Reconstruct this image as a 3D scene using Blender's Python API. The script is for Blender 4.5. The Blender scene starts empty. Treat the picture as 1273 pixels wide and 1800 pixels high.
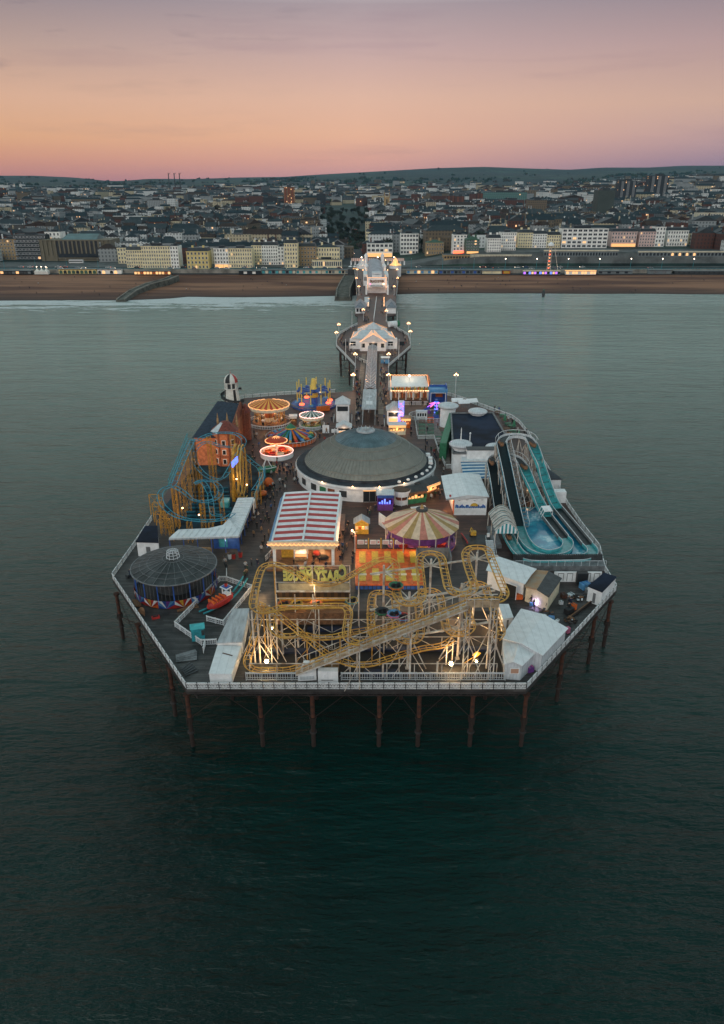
import bpy, bmesh, math, random
from mathutils import Vector, Matrix, noise
R=math.radians; PI=math.pi; sin=math.sin; cos=math.cos
C=bpy.context.scene.collection
F,W,H,CZ=1300.0,1273.0,1800.0,62.0
PITCH=math.atan((900-318)/F)
cp,sp=cos(PITCH),sin(PITCH)
SEA=-11.0
def ray(px,py):
    dx=(px-636.5)/F; dy=-(py-900)/F
    return Vector((dx, cp+dy*sp, -sp+dy*cp))
def P(px,py,z=0.0):
    """ground point seen at a pixel of the 1273x1800 photograph"""
    d=ray(px,py); t=(z-CZ)/d.z
    return Vector((d.x*t,d.y*t,z))
def XY(px,py,z=0.0):
    p=P(px,py,z); return (p.x,p.y)
def at_y(px,py,Y):
    d=ray(px,py); t=Y/d.y
    return Vector((d.x*t,Y,CZ+d.z*t))
def proj(v):
    x=v[0]; y=v[1]; z=v[2]-CZ
    dep=y*cp-z*sp; up=y*sp+z*cp
    return (636.5+F*x/dep, 900-F*up/dep)
def mpp(px,py,z=0.0):
    p=P(px,py,z); return (p.y*cp-(p.z-CZ)*sp)/F   # metres per pixel

# ---------------------------------------------------------------- materials
MATS={}
def hexc(h):
    v=[int(h[i:i+2],16)/255 for i in (0,2,4)]
    return tuple(c/12.92 if c<=0.04045 else ((c+.055)/1.055)**2.4 for c in v)
def mat(name,col=None,rough=.7,metal=0.0,var=.25,scale=1.2,bump=0.0,emit=0.0,col2=None,alpha=1.0,spec=.5,detail=6,stretch=None,ecol=None):
    if name in MATS: return MATS[name]
    m=bpy.data.materials.new(name); m.use_nodes=True; nt=m.node_tree; n=nt.nodes; l=nt.links
    b=n['Principled BSDF']
    if isinstance(col,str): col=hexc(col)
    if isinstance(col2,str): col2=hexc(col2)
    b.inputs['Roughness'].default_value=rough; b.inputs['Metallic'].default_value=metal
    b.inputs['Specular IOR Level'].default_value=spec
    if emit:
        b.inputs['Emission Color'].default_value=(*(hexc(ecol) if ecol else col),1); b.inputs['Emission Strength'].default_value=emit
        b.inputs['Base Color'].default_value=(*col,1)
        MATS[name]=m; return m
    if var>0 or col2:
        tc=n.new('ShaderNodeTexCoord'); nz=n.new('ShaderNodeTexNoise'); nz.inputs['Scale'].default_value=scale; nz.inputs['Detail'].default_value=detail
        nz.inputs['Roughness'].default_value=.65
        src=tc.outputs['Object']
        if stretch:
            mp=n.new('ShaderNodeMapping'); mp.inputs['Scale'].default_value=stretch; l.new(src,mp.inputs[0]); src=mp.outputs[0]
        l.new(src,nz.inputs['Vector'])
        rp=n.new('ShaderNodeValToRGB'); l.new(nz.outputs[0],rp.inputs[0])
        c2=col2 if col2 else tuple(c*(1-var*1.6) for c in col)
        c1=col if col2 else tuple(min(1,c*(1+var*.5)) for c in col)
        rp.color_ramp.elements[0].position=.33; rp.color_ramp.elements[1].position=.62
        rp.color_ramp.elements[0].color=(*[max(0,c) for c in c2],1); rp.color_ramp.elements[1].color=(*c1,1)
        l.new(rp.outputs[0],b.inputs['Base Color'])
        if bump:
            bp=n.new('ShaderNodeBump'); bp.inputs['Strength'].default_value=bump; bp.inputs['Distance'].default_value=.05
            l.new(nz.outputs[0],bp.inputs['Height']); l.new(bp.outputs[0],b.inputs['Normal'])
    else: b.inputs['Base Color'].default_value=(*col,1)
    if alpha<1: b.inputs['Alpha'].default_value=alpha
    MATS[name]=m; return m
def stripes(name,ca,cb,period,axis='X',rough=.6,duty=.5,grime=.3,off=0.0):
    """two coloured bands repeating every <period> metres along a local axis"""
    if name in MATS: return MATS[name]
    m=mat(name,ca,rough=rough,var=0); nt=m.node_tree; n=nt.nodes; l=nt.links; b=n['Principled BSDF']
    tc=n.new('ShaderNodeTexCoord'); sx=n.new('ShaderNodeSeparateXYZ'); l.new(tc.outputs['Object'],sx.inputs[0])
    def mth(op,a,bv=None):
        q=n.new('ShaderNodeMath'); q.operation=op
        l.new(a,q.inputs[0]) if not isinstance(a,float) else None
        if bv is not None: q.inputs[1].default_value=bv
        return q.outputs[0]
    v=mth('ADD',sx.outputs[axis],1000*period+off); v=mth('DIVIDE',v,period); v=mth('FRACT',v); v=mth('GREATER_THAN',v,duty)
    mx=n.new('ShaderNodeMix'); mx.data_type='RGBA'; l.new(v,mx.inputs[0])
    A=hexc(ca) if isinstance(ca,str) else ca; B=hexc(cb) if isinstance(cb,str) else cb
    mx.inputs[6].default_value=(*A,1); mx.inputs[7].default_value=(*B,1)
    nz=n.new('ShaderNodeTexNoise'); nz.inputs['Scale'].default_value=.9; nz.inputs['Detail'].default_value=8; l.new(tc.outputs['Object'],nz.inputs['Vector'])
    m2=n.new('ShaderNodeMix'); m2.data_type='RGBA'; m2.blend_type='MULTIPLY'; m2.inputs[0].default_value=grime
    l.new(mx.outputs[2],m2.inputs[6]); 
    rr=n.new('ShaderNodeValToRGB'); l.new(nz.outputs[0],rr.inputs[0]); rr.color_ramp.elements[0].position=.35; rr.color_ramp.elements[1].position=.6
    l.new(rr.outputs[0],m2.inputs[7]); l.new(m2.outputs[2],b.inputs['Base Color'])
    return m
def M_(m):
    if isinstance(m,bpy.types.Material): return m
    return MATS[m]

# ---------------------------------------------------------------- mesh builder
class MB:
    def __init__(s): s.v=[]; s.f=[]; s.mi=[]; s.mats=[]; s.cur=0; s.sm=[]; s.smooth=False
    def use(s,m):
        m=M_(m)
        if m not in s.mats: s.mats.append(m)
        s.cur=s.mats.index(m); return s
    def face(s,idx): s.f.append(tuple(idx)); s.mi.append(s.cur); s.sm.append(s.smooth)
    def add(s,vs,fs):
        o=len(s.v); s.v.extend([tuple(v) for v in vs])
        for f in fs: s.face([o+i for i in f])
        return s
    def quad(s,a,b,c,d): return s.add([a,b,c,d],[(0,1,2,3)])
    def poly(s,pts): return s.add(pts,[tuple(range(len(pts)))])
    def box(s,c,d,rz=0.0,M=None):
        x,y,z=d[0]/2,d[1]/2,d[2]/2
        vs=[Vector((i*x,j*y,k*z)) for k in (-1,1) for j in (-1,1) for i in (-1,1)]
        if rz: r=Matrix.Rotation(rz,3,'Z'); vs=[r@v for v in vs]
        if M: vs=[M@v for v in vs]
        vs=[v+Vector(c) for v in vs]
        return s.add(vs,[(0,2,3,1),(4,5,7,6),(0,1,5,4),(2,6,7,3),(0,4,6,2),(1,3,7,5)])
    def bx(s,x0,x1,y0,y1,z0,z1): return s.box(((x0+x1)/2,(y0+y1)/2,(z0+z1)/2),(abs(x1-x0),abs(y1-y0),abs(z1-z0)))
    def prism(s,poly,z0,z1,top=True,bottom=True):
        n=len(poly)
        a=sum(poly[i][0]*poly[(i+1)%n][1]-poly[(i+1)%n][0]*poly[i][1] for i in range(n))
        if a<0: poly=poly[::-1]
        z0f=z0 if callable(z0) else (lambda x,y:z0); z1f=z1 if callable(z1) else (lambda x,y:z1)
        vs=[(p[0],p[1],z0f(p[0],p[1])) for p in poly]+[(p[0],p[1],z1f(p[0],p[1])) for p in poly]
        fs=[(i,(i+1)%n,n+(i+1)%n,n+i) for i in range(n)]
        if top: fs.append(tuple(range(n,2*n)))
        if bottom: fs.append(tuple(range(n-1,-1,-1)))
        return s.add(vs,fs)
    def lathe(s,prof,n=32,c=(0,0,0),cap=True,a0=0,sx=1,sy=1):
        """prof: list of (r,z)"""
        vs=[]; fs=[]
        for r,z in prof:
            for i in range(n):
                a=a0+2*PI*i/n; vs.append((c[0]+r*cos(a)*sx,c[1]+r*sin(a)*sy,c[2]+z))
        for k in range(len(prof)-1):
            for i in range(n):
                j=(i+1)%n; fs.append((k*n+i,k*n+j,(k+1)*n+j,(k+1)*n+i))
        if cap:
            if prof[-1][0]>1e-4: fs.append(tuple(range((len(prof)-1)*n,len(prof)*n)))
            if prof[0][0]>1e-4: fs.append(tuple(range(n-1,-1,-1)))
        return s.add(vs,fs)
    def cyl(s,c,r,z0,z1,n=12,r2=None): return s.lathe([(r,z0),(r if r2 is None else r2,z1)],n,(c[0],c[1],0))
    def tube(s,pts,r,n=6,closed=False,cap=True):
        pts=[Vector(p) for p in pts]; N=len(pts); vs=[]; fs=[]
        up=Vector((0,0,1))
        for i,p in enumerate(pts):
            a=pts[(i-1)%N] if (closed or i>0) else p; b=pts[(i+1)%N] if (closed or i<N-1) else p
            t=(b-a); 
            if t.length<1e-9: t=Vector((0,0,1))
            t.normalize(); u=up
            if abs(t.z)>.95: u=Vector((1,0,0))
            sd=t.cross(u).normalized(); uu=sd.cross(t).normalized()
            rr=r[i] if isinstance(r,(list,tuple)) else r
            for k in range(n):
                an=2*PI*(k+.5)/n; vs.append(p+sd*cos(an)*rr+uu*sin(an)*rr)
        for i in range(N if closed else N-1):
            j=(i+1)%N
            for k in range(n):
                k2=(k+1)%n; fs.append((i*n+k,i*n+k2,j*n+k2,j*n+k))
        if cap and not closed: fs.append(tuple(range(n-1,-1,-1))); fs.append(tuple(range((N-1)*n,N*n)))
        return s.add(vs,fs)
    def bar(s,a,b,r,n=4): return s.tube([a,b],r,n)
    def ring(s,c,r,t=.05,n=32,z=0,seg=4): return s.tube([(c[0]+r*cos(2*PI*i/n),c[1]+r*sin(2*PI*i/n),z) for i in range(n)],t,seg,closed=True)
    def ball(s,c,r,n=8,sz=1.0):
        k=max(3,n//2); s.lathe([(max(1e-4,r*sin(PI*i/k)),-r*cos(PI*i/k)*sz) for i in range(k+1)],n,c,cap=False); return s
    def gable(s,x0,x1,y0,y1,z0,zr,axis='X',over=.2,t=.12):
        """pitched roof, ridge along axis, as closed solid"""
        x0-=over;x1+=over;y0-=over;y1+=over
        if axis=='X':
            ym=(y0+y1)/2
            vs=[(x0,y0,z0),(x0,ym,zr),(x0,y1,z0),(x1,y0,z0),(x1,ym,zr),(x1,y1,z0)]
        else:
            xm=(x0+x1)/2
            vs=[(x0,y0,z0),(xm,y0,zr),(x1,y0,z0),(x0,y1,z0),(xm,y1,zr),(x1,y1,z0)]
            return s.add(vs,[(0,2,1),(3,4,5),(0,1,4,3),(1,2,5,4),(0,3,5,2)])
        return s.add(vs,[(0,1,2),(3,5,4),(0,3,4,1),(1,4,5,2),(0,2,5,3)])
    def hip(s,x0,x1,y0,y1,z0,zr,over=.2,inset=None):
        x0-=over;x1+=over;y0-=over;y1+=over
        w,d=x1-x0,y1-y0
        if w>=d:
            i=d/2 if inset is None else inset; ym=(y0+y1)/2; r0=(x0+i,ym,zr); r1=(x1-i,ym,zr)
            return s.add([(x0,y0,z0),(x1,y0,z0),(x1,y1,z0),(x0,y1,z0),r0,r1],[(0,1,5,4),(2,3,4,5),(3,0,4),(1,2,5),(3,2,1,0)])
        i=w/2 if inset is None else inset; xm=(x0+x1)/2; r0=(xm,y0+i,zr); r1=(xm,y1-i,zr)
        return s.add([(x0,y0,z0),(x1,y0,z0),(x1,y1,z0),(x0,y1,z0),r0,r1],[(0,1,4),(1,2,5,4),(2,3,5),(3,0,4,5),(3,2,1,0)])
    def mesh(s,name):
        me=bpy.data.meshes.new(name); me.from_pydata(s.v,[],s.f)
        for m in s.mats: me.materials.append(m)
        me.polygons.foreach_set('material_index',s.mi)
        me.polygons.foreach_set('use_smooth',s.sm); me.update()
        return me
    def build(s,name,m=None,parent=None,loc=(0,0,0),rz=0.0,**kw):
        if m is not None:
            mm=M_(m)
            if not s.mats: s.mats=[mm]
        o=link(name,s.mesh(name),parent,loc,rz)
        if kw: tag(o,**kw)
        return o
def link(name,data,parent=None,loc=(0,0,0),rz=0.0,scale=None):
    o=bpy.data.objects.new(name,data); C.objects.link(o)
    o.location=loc
    if rz: o.rotation_euler=(0,0,rz)
    if scale: o.scale=scale
    if parent: o.parent=parent
    return o
def tag(o,label=None,cat=None,group=None,kind=None):
    if label: o['label']=label
    if cat: o['category']=cat
    if group: o['group']=group
    if kind: o['kind']=kind
    return o
def thing(name,label,cat,loc=(0,0,0),rz=0.0,group=None,scale=None):
    o=link(name,None,None,loc,rz,scale); o.empty_display_size=.5; return tag(o,label,cat,group)
def B(m=None):
    b=MB()
    if m is not None: b.use(m)
    return b
def kids(o): return [c for c in bpy.data.objects if c.parent==o]
def lamp(name,loc,power,col=(1,.6,.3),r=.25):
    L=bpy.data.lights.new(name,'POINT'); L.energy=power; L.color=col; L.shadow_soft_size=r
    o=bpy.data.objects.new(name,L); C.objects.link(o); o.location=loc; return o
def spline(pts,n=8,closed=False):
    pts=[Vector(p) for p in pts]; N=len(pts); out=[]
    for i in range(N if closed else N-1):
        if closed: a,b,c,d=pts[(i-1)%N],pts[i],pts[(i+1)%N],pts[(i+2)%N]
        else: b,c=pts[i],pts[i+1]; a=pts[i-1] if i>0 else b*2-c; d=pts[i+2] if i<N-2 else c*2-b
        for k in range(n):
            t=k/n; out.append(.5*((2*b)+(c-a)*t+(2*a-5*b+4*c-d)*t*t+(3*b-a-3*c+d)*t**3))
    if not closed: out.append(pts[-1])
    return out
mat('white_paint',(.80,.82,.84),rough=.55,var=.12,scale=.7)
mat('white_rail',(.72,.74,.76),rough=.5,var=.2,scale=2)
mat('cream_paint',(.70,.62,.46),rough=.6,var=.15)
stripes('white_roof',(.74,.77,.80),(.62,.65,.68),1.15,'X',rough=.5,duty=.93,grime=.14)
mat('grey_roof',(.42,.45,.48),rough=.55,var=.25,scale=.6,stretch=(3,.5,1))
stripes('pale_metal',(.60,.64,.68),(.50,.54,.58),.42,'X',rough=.5,duty=.75,grime=.2)
mat('dark_roof',(.04,.048,.06),rough=.75,spec=.2,var=.35,scale=.3)
mat('navy_roof',(.010,.020,.045),rough=.75,var=.5,scale=.12,detail=9,spec=.15)
mat('slate',(.028,.042,.068),rough=.7,spec=.2,var=.35,scale=1.5)
mat('rust',(.022,.013,.010),rough=.85,var=.6,scale=1.5,col2=(.03,.018,.014))
mat('rust_light',(.10,.034,.018),rough=.85,var=.5,scale=1.2,col2=(.02,.012,.010))
mat('iron',(.035,.03,.03),rough=.7,var=.4,scale=1)
mat('black',(.012,.012,.014),rough=.6,var=0)
mat('dark_grey',(.045,.05,.055),rough=.6,var=.3)
mat('mid_grey',(.16,.17,.18),rough=.6,var=.3)
mat('asphalt',(.035,.04,.045),rough=.85,var=.3,scale=.2)
mat('brick_red',(.24,.075,.04),rough=.85,var=.35,scale=3)
mat('orange_brick',(.46,.16,.07),rough=.85,var=.3,scale=1.5)
mat('red_tile',(.20,.045,.03),rough=.7,var=.35,scale=2)
mat('red',(.42,.03,.025),rough=.5,var=.2)
mat('orange',(.60,.13,.02),rough=.5,var=.25,scale=2)
mat('orange_mat',(.68,.13,.02),rough=.7,var=.25,scale=1)
mat('yellow',(.62,.38,.05),rough=.5,var=.25,scale=2)
mat('yellow_mat',(.62,.44,.06),rough=.7,var=.2,scale=2)
mat('track_yellow',(.68,.40,.07),rough=.5,var=.4,scale=1.2,col2=(.34,.15,.04))
mat('steel_yellow',(.60,.29,.03),rough=.55,var=.35,scale=1)
mat('white_steel',(.62,.60,.56),rough=.5,var=.3,scale=.9,col2=(.30,.20,.13))
mat('track_blue',(.04,.28,.40),rough=.5,var=.3,scale=1)
mat('teal',(.03,.28,.34),rough=.4,var=.3,scale=1)
mat('teal_light',(.08,.42,.46),rough=.35,var=.25,scale=1)
mat('blue',(.03,.10,.38),rough=.45,var=.25)
mat('blue_light',(.10,.30,.55),rough=.45,var=.25)
mat('green',(.03,.18,.09),rough=.55,var=.25)
mat('purple',(.16,.05,.25),rough=.5,var=.2)
mat('pink',(.60,.16,.28),rough=.5,var=.2)
mat('skin',(.45,.26,.18),rough=.6,var=0)
mat('wood',(.20,.10,.05),rough=.8,var=.35,scale=2,stretch=(1,8,1))
mat('wood_pale',(.38,.24,.12),rough=.8,var=.35,scale=2)
mat('glass_dark',(.02,.025,.03),rough=.12,var=0)
mat('canopy_glass',(.10,.12,.13),rough=.15,var=.2)
mat('bulb_warm',(1,.50,.22),emit=9)
mat('bulb_white',(1,.78,.55),emit=11)
mat('trim_warm',(1,.45,.18),emit=1.3)
mat('trim_pink',(1,.55,.50),emit=2.2)
mat('flood',(1,.72,.34),emit=60)
mat('neon_blue',(.12,.2,1),emit=1.8)
mat('neon_purple',(.5,.15,1),emit=1.4)
mat('neon_pink',(1,.2,.45),emit=1.6)
mat('neon_red',(1,.12,.05),emit=3)
mat('lit_sign',(1,.52,.20),emit=.75)
mat('weld',(.75,.55,1),emit=45)
mat('concrete',(.26,.24,.21),rough=.9,var=.35,scale=.15)
mat('stone_dark',(.10,.10,.085),rough=.9,var=.45,scale=.3)
sc=bpy.context.scene
cam=bpy.data.cameras.new('camera'); camo=bpy.data.objects.new('camera',cam); C.objects.link(camo)
camo.location=(0,0,CZ); camo.rotation_euler=(PI/2-PITCH,0,0)
cam.sensor_fit='VERTICAL'; cam.sensor_height=36; cam.sensor_width=25.46; cam.lens=36*F/H
cam.clip_start=.5; cam.clip_end=40000
sc.camera=camo
sc.view_settings.view_transform='Standard'; sc.view_settings.look='None'; sc.view_settings.gamma=1; sc.view_settings.exposure=0
sc.cycles.use_denoising=True; sc.cycles.max_bounces=5; sc.cycles.transparent_max_bounces=6; sc.cycles.diffuse_bounces=2; sc.cycles.glossy_bounces=2
sc.cycles.volume_bounces=0; sc.cycles.sample_clamp_indirect=3
try: sc.cycles.denoiser='OPENIMAGEDENOISE'
except Exception: pass
# ---- dusk sky: gradient by direction (sunset low on the left), unseen upper dome brightened, faint nishita underneath
w=bpy.data.worlds.new('World'); sc.world=w; w.use_nodes=True; nt=w.node_tree; n=nt.nodes; l=nt.links
bg=n['Background']; tc=n.new('ShaderNodeTexCoord'); sx=n.new('ShaderNodeSeparateXYZ'); l.new(tc.outputs['Generated'],sx.inputs[0])
def wm(op,a,b=None,clamp=False):
    q=n.new('ShaderNodeMath'); q.operation=op; q.use_clamp=clamp
    for i,v in enumerate((a,b)):
        if v is None: continue
        if isinstance(v,(int,float)): q.inputs[i].default_value=v
        else: l.new(v,q.inputs[i])
    return q.outputs[0]
def ramp(src,stops):
    r=n.new('ShaderNodeValToRGB'); l.new(src,r.inputs[0]); e=r.color_ramp.elements
    while len(e)<len(stops): e.new(.5)
    for k,(p,c) in enumerate(stops):
        e[k].position=p; e[k].color=(*(hexc(c) if isinstance(c,str) else c),1)
    r.color_ramp.interpolation='EASE' if False else 'LINEAR'
    return r.outputs[0]
zz=wm('MAXIMUM',sx.outputs['Z'],0.0)
t=zz
UP=[(.225,(.80,.84,.82)),(.33,(.92,1.0,1.0)),(.46,(.88,.98,1.0)),(.60,(.34,.52,.54)),(.78,(.11,.26,.28)),(1,(.06,.19,.21))]  # sky above the frame, brightened beyond natural dusk to light sea and roofs
left=ramp(t,[(0,'b5787a'),(.012,'cd8a7c'),(.045,'dca680'),(.085,'d8ac92'),(.135,'b59a90'),(.18,'908389')]+UP)
mid=ramp(t,[(0,'c4929a'),(.015,'dca196'),(.05,'e8b498'),(.09,'e0b6a2'),(.14,'c5a8a6'),(.18,'ab9ba1')]+UP)
right=ramp(t,[(0,'746a86'),(.017,'907e96'),(.045,'b8999c'),(.08,'cba899'),(.135,'b39797'),(.18,'93858e')]+UP)
az=wm('DIVIDE',sx.outputs['X'],wm('MAXIMUM',wm('POWER',wm('ADD',wm('POWER',sx.outputs['X'],2.0),wm('POWER',sx.outputs['Y'],2.0)),.5),.01))
fl=wm('DIVIDE',wm('ADD',az,.46),.46,True)
fr=wm('DIVIDE',az,.46,True)
def mixc(f,a,b,bt='MIX'):
    q=n.new('ShaderNodeMix'); q.data_type='RGBA'; q.blend_type=bt
    if isinstance(f,(int,float)): q.inputs[0].default_value=f
    else: l.new(f,q.inputs[0])
    for i,v in ((6,a),(7,b)):
        if isinstance(v,tuple): q.inputs[i].default_value=(*v,1)
        else: l.new(v,q.inputs[i])
    return q.outputs[2]
col=mixc(fr,mixc(fl,left,mid),right)
# faint streaks of cloud, long and level
mp=n.new('ShaderNodeMapping'); mp.inputs['Scale'].default_value=(2.2,2.2,26); l.new(tc.outputs['Generated'],mp.inputs[0])
nz=n.new('ShaderNodeTexNoise'); nz.inputs['Scale'].default_value=1.6; nz.inputs['Detail'].default_value=7; nz.inputs['Roughness'].default_value=.55; l.new(mp.outputs[0],nz.inputs['Vector'])
st=n.new('ShaderNodeMapRange'); st.inputs[1].default_value=.56; st.inputs[2].default_value=.74; l.new(nz.outputs[0],st.inputs[0])
col=mixc(wm('MULTIPLY',st.outputs[0],.2),col,hexc('8a6f84'))
mp2=n.new('ShaderNodeMapping'); mp2.inputs['Scale'].default_value=(9,9,60); mp2.inputs['Location'].default_value=(3.1,1.7,.4); l.new(tc.outputs['Generated'],mp2.inputs[0])
nz2=n.new('ShaderNodeTexNoise'); nz2.inputs['Scale'].default_value=1.0; nz2.inputs['Detail'].default_value=5; l.new(mp2.outputs[0],nz2.inputs['Vector'])
st2=n.new('ShaderNodeMapRange'); st2.inputs[1].default_value=.58; st2.inputs[2].default_value=.68; l.new(nz2.outputs[0],st2.inputs[0])
dark=wm('MULTIPLY',wm('MULTIPLY',st2.outputs[0],wm('DIVIDE',wm('SUBTRACT',sx.outputs['Z'],.08),.08,True)),wm('SUBTRACT',1.0,fl))
col=mixc(wm('MULTIPLY',dark,.7),col,hexc('6d6171'))
sky=n.new('ShaderNodeTexSky'); sky.sky_type='NISHITA'; sky.sun_disc=False; sky.sun_elevation=R(2); sky.sun_rotation=R(-60); sky.altitude=60
col=mixc(1.0,col,mixc(1.0,(0,0,0),wm('MULTIPLY',0,0) if False else mixc(1.0,sky.outputs[0],(.006,.006,.006),'MULTIPLY'),'ADD'),'ADD')
l.new(col,bg.inputs[0]); bg.inputs[1].default_value=1.0
sun=bpy.data.lights.new('sun','SUN'); sun.energy=.8; sun.angle=R(45); sun.color=(1,.93,.86)
so=bpy.data.objects.new('sun',sun); C.objects.link(so); so.rotation_euler=(R(56),0,R(-25)); 

# ---- sea
def sea_mat():
    m=bpy.data.materials.new('sea_water'); m.use_nodes=True; nt=m.node_tree; n=nt.nodes; l=nt.links; b=n['Principled BSDF']
    b.inputs['Roughness'].default_value=.16; b.inputs['IOR'].default_value=1.33
    tc=n.new('ShaderNodeTexCoord')
    def nz(scale,sx,sy,det,rough=.55,rot=0):
        mp=n.new('ShaderNodeMapping'); mp.inputs['Scale'].default_value=(sx,sy,1); mp.inputs['Rotation'].default_value=(0,0,rot); l.new(tc.outputs['Object'],mp.inputs[0])
        q=n.new('ShaderNodeTexNoise'); q.inputs['Scale'].default_value=scale; q.inputs['Detail'].default_value=det; q.inputs['Roughness'].default_value=rough
        l.new(mp.outputs[0],q.inputs['Vector']); return q.outputs[0]
    a=nz(.04,.5,2.0,5,.6,.08); c=nz(.28,.45,1.7,6,.62,-.1); d=nz(1.6,.7,1.3,4,.6,.2)
    def mt(op,x,y,k=None):
        q=n.new('ShaderNodeMath'); q.operation=op
        for i,v in enumerate((x,y)):
            if isinstance(v,(int,float)): q.inputs[i].default_value=v
            else: l.new(v,q.inputs[i])
        if k is not None: q.inputs[2].default_value=k
        return q.outputs[0]
    h=mt('ADD',mt('MULTIPLY',a,1.6),mt('ADD',mt('MULTIPLY',c,.55),mt('MULTIPLY',d,.10)))
    bp=n.new('ShaderNodeBump'); bp.inputs['Strength'].default_value=1; bp.inputs['Distance'].default_value=1.7; l.new(h,bp.inputs['Height']); l.new(bp.outputs[0],b.inputs['Normal'])
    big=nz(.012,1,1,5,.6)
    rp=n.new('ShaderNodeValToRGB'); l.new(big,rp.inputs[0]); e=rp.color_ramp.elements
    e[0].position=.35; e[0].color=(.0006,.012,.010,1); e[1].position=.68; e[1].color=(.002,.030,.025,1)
    # paler with distance: shoreward silt plus grazing sky reflection put into the colour
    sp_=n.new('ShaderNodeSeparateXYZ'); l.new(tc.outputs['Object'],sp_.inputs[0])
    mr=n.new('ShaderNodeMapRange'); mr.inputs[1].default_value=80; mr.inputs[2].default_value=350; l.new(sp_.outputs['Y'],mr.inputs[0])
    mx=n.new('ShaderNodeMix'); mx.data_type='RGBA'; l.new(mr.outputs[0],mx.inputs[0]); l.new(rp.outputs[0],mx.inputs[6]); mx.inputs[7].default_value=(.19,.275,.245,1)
    # foam where the waves break on the shingle
    y0,y1=P(0,540,SEA).y,P(0,522,SEA).y
    fo=nz(.05,.6,2.6,8,.75); 
    band=n.new('ShaderNodeMapRange'); band.inputs[1].default_value=y0-30; band.inputs[2].default_value=y1-4; l.new(sp_.outputs['Y'],band.inputs[0])
    ff=mt('GREATER_THAN',mt('ADD',mt('MULTIPLY',band.outputs[0],.34),fo),.67)
    ff=mt('MULTIPLY',mt('MULTIPLY',ff,mt('GREATER_THAN',band.outputs[0],.02)),mt('MULTIPLY',nz(.3,1,2.5,6,.8),1.6))
    lm=n.new('ShaderNodeMapRange'); lm.inputs[1].default_value=60; lm.inputs[2].default_value=-40; l.new(sp_.outputs['X'],lm.inputs[0])
    ff=mt('MULTIPLY',ff,mt('ADD',mt('MULTIPLY',lm.outputs[0],.85),.15))
    mx2=n.new('ShaderNodeMix'); mx2.data_type='RGBA'; l.new(ff,mx2.inputs[0]); l.new(mx.outputs[2],mx2.inputs[6]); mx2.inputs[7].default_value=(.62,.66,.68,1)
    l.new(mx2.outputs[2],b.inputs['Base Color'])
    rr=mt('ADD',mt('MULTIPLY',ff,.5),.12); l.new(rr,b.inputs['Roughness'])
    return m
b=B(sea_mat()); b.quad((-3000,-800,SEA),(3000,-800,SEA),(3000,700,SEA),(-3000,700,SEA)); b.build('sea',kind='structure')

# ---- land: one terrain sheet from below the waterline to the downs
shore_px=[(-300,536),(0,531),(140,532),(205,533),(235,527),(330,525),(480,525),(560,523),(620,523),(700,518),(950,518),(1130,518),(1273,520),(1600,521)]
shore=[P(x,y,SEA) for x,y in shore_px]
SH=P(636,520,SEA).y
def shore_y(x):
    for a,b_ in zip(shore,shore[1:]):
        if a.x<=x<=b_.x: t=(x-a.x)/(b_.x-a.x); return a.y+(b_.y-a.y)*t
    return shore[0].y if x<shore[0].x else shore[-1].y
YPROM=P(636,481,-6).y       # seaward edge of promenade
PROMZ=-3.0
def sm(t): t=max(0,min(1,t)); return t*t*(3-2*t)
ridge_px=[(-400,308),(0,309),(60,309),(130,312),(190,318),(215,319),(260,315),(330,315),(420,312),(500,311),(560,307),(640,303),(700,300),(760,297),(850,295),(930,298),(1000,300),(1060,296),(1140,296),(1200,293),(1273,293),(1700,291)]
RY=6400.0
ridge=[(at_y(x,y,RY).x,at_y(x,y,RY).z) for x,y in ridge_px]
def ridge_z(x,y):
    xr=x*RY/max(y,800)
    for (a,za),(b_,zb) in zip(ridge,ridge[1:]):
        if a<=xr<=b_: t=(xr-a)/(b_-a); return za+(zb-za)*t
    return ridge[0][1] if xr<ridge[0][0] else ridge[-1][1]
def tz(x,y):
    ys=shore_y(x)
    if y<YPROM:
        t=(y-ys)/max(1,(YPROM-ys)); return SEA-.35+max(-4,t*5.3)
    if y<YPROM+2: return -6
    z=PROMZ
    if y>700: z+=sm((y-700)/1500)*24
    if y>1700: z+=sm((y-1700)/2600)*26
    if y>3000:
        z=z*(1-sm((y-3000)/3400))+ridge_z(x,y)*sm((y-3000)/3400)
    if y>YPROM+24: z+=10.5*sm((x/max(y,1)-.035)/.13)*sm((y-YPROM-24)/6)*(1-.6*sm((y-850)/500))
    # eastern hill rising sooner, and a gentler western one
    u=x/max(y,1)
    if y>800: z+=sm((u-.20)/.28)*sm((y-800)/1500)*34*(1-sm((y-2600)/2600))
    if y>900: z+=sm((-u-.26)/.25)*sm((y-900)/1500)*14*(1-sm((y-2600)/2600))
    if y>2200: z+=noise.noise(Vector((x*.0011,y*.0011,3)))*16*sm((y-2200)/1500)*(1-sm((y-5000)/1400))
    if y>RY: z-=(y-RY)*.05
    return z
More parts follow.
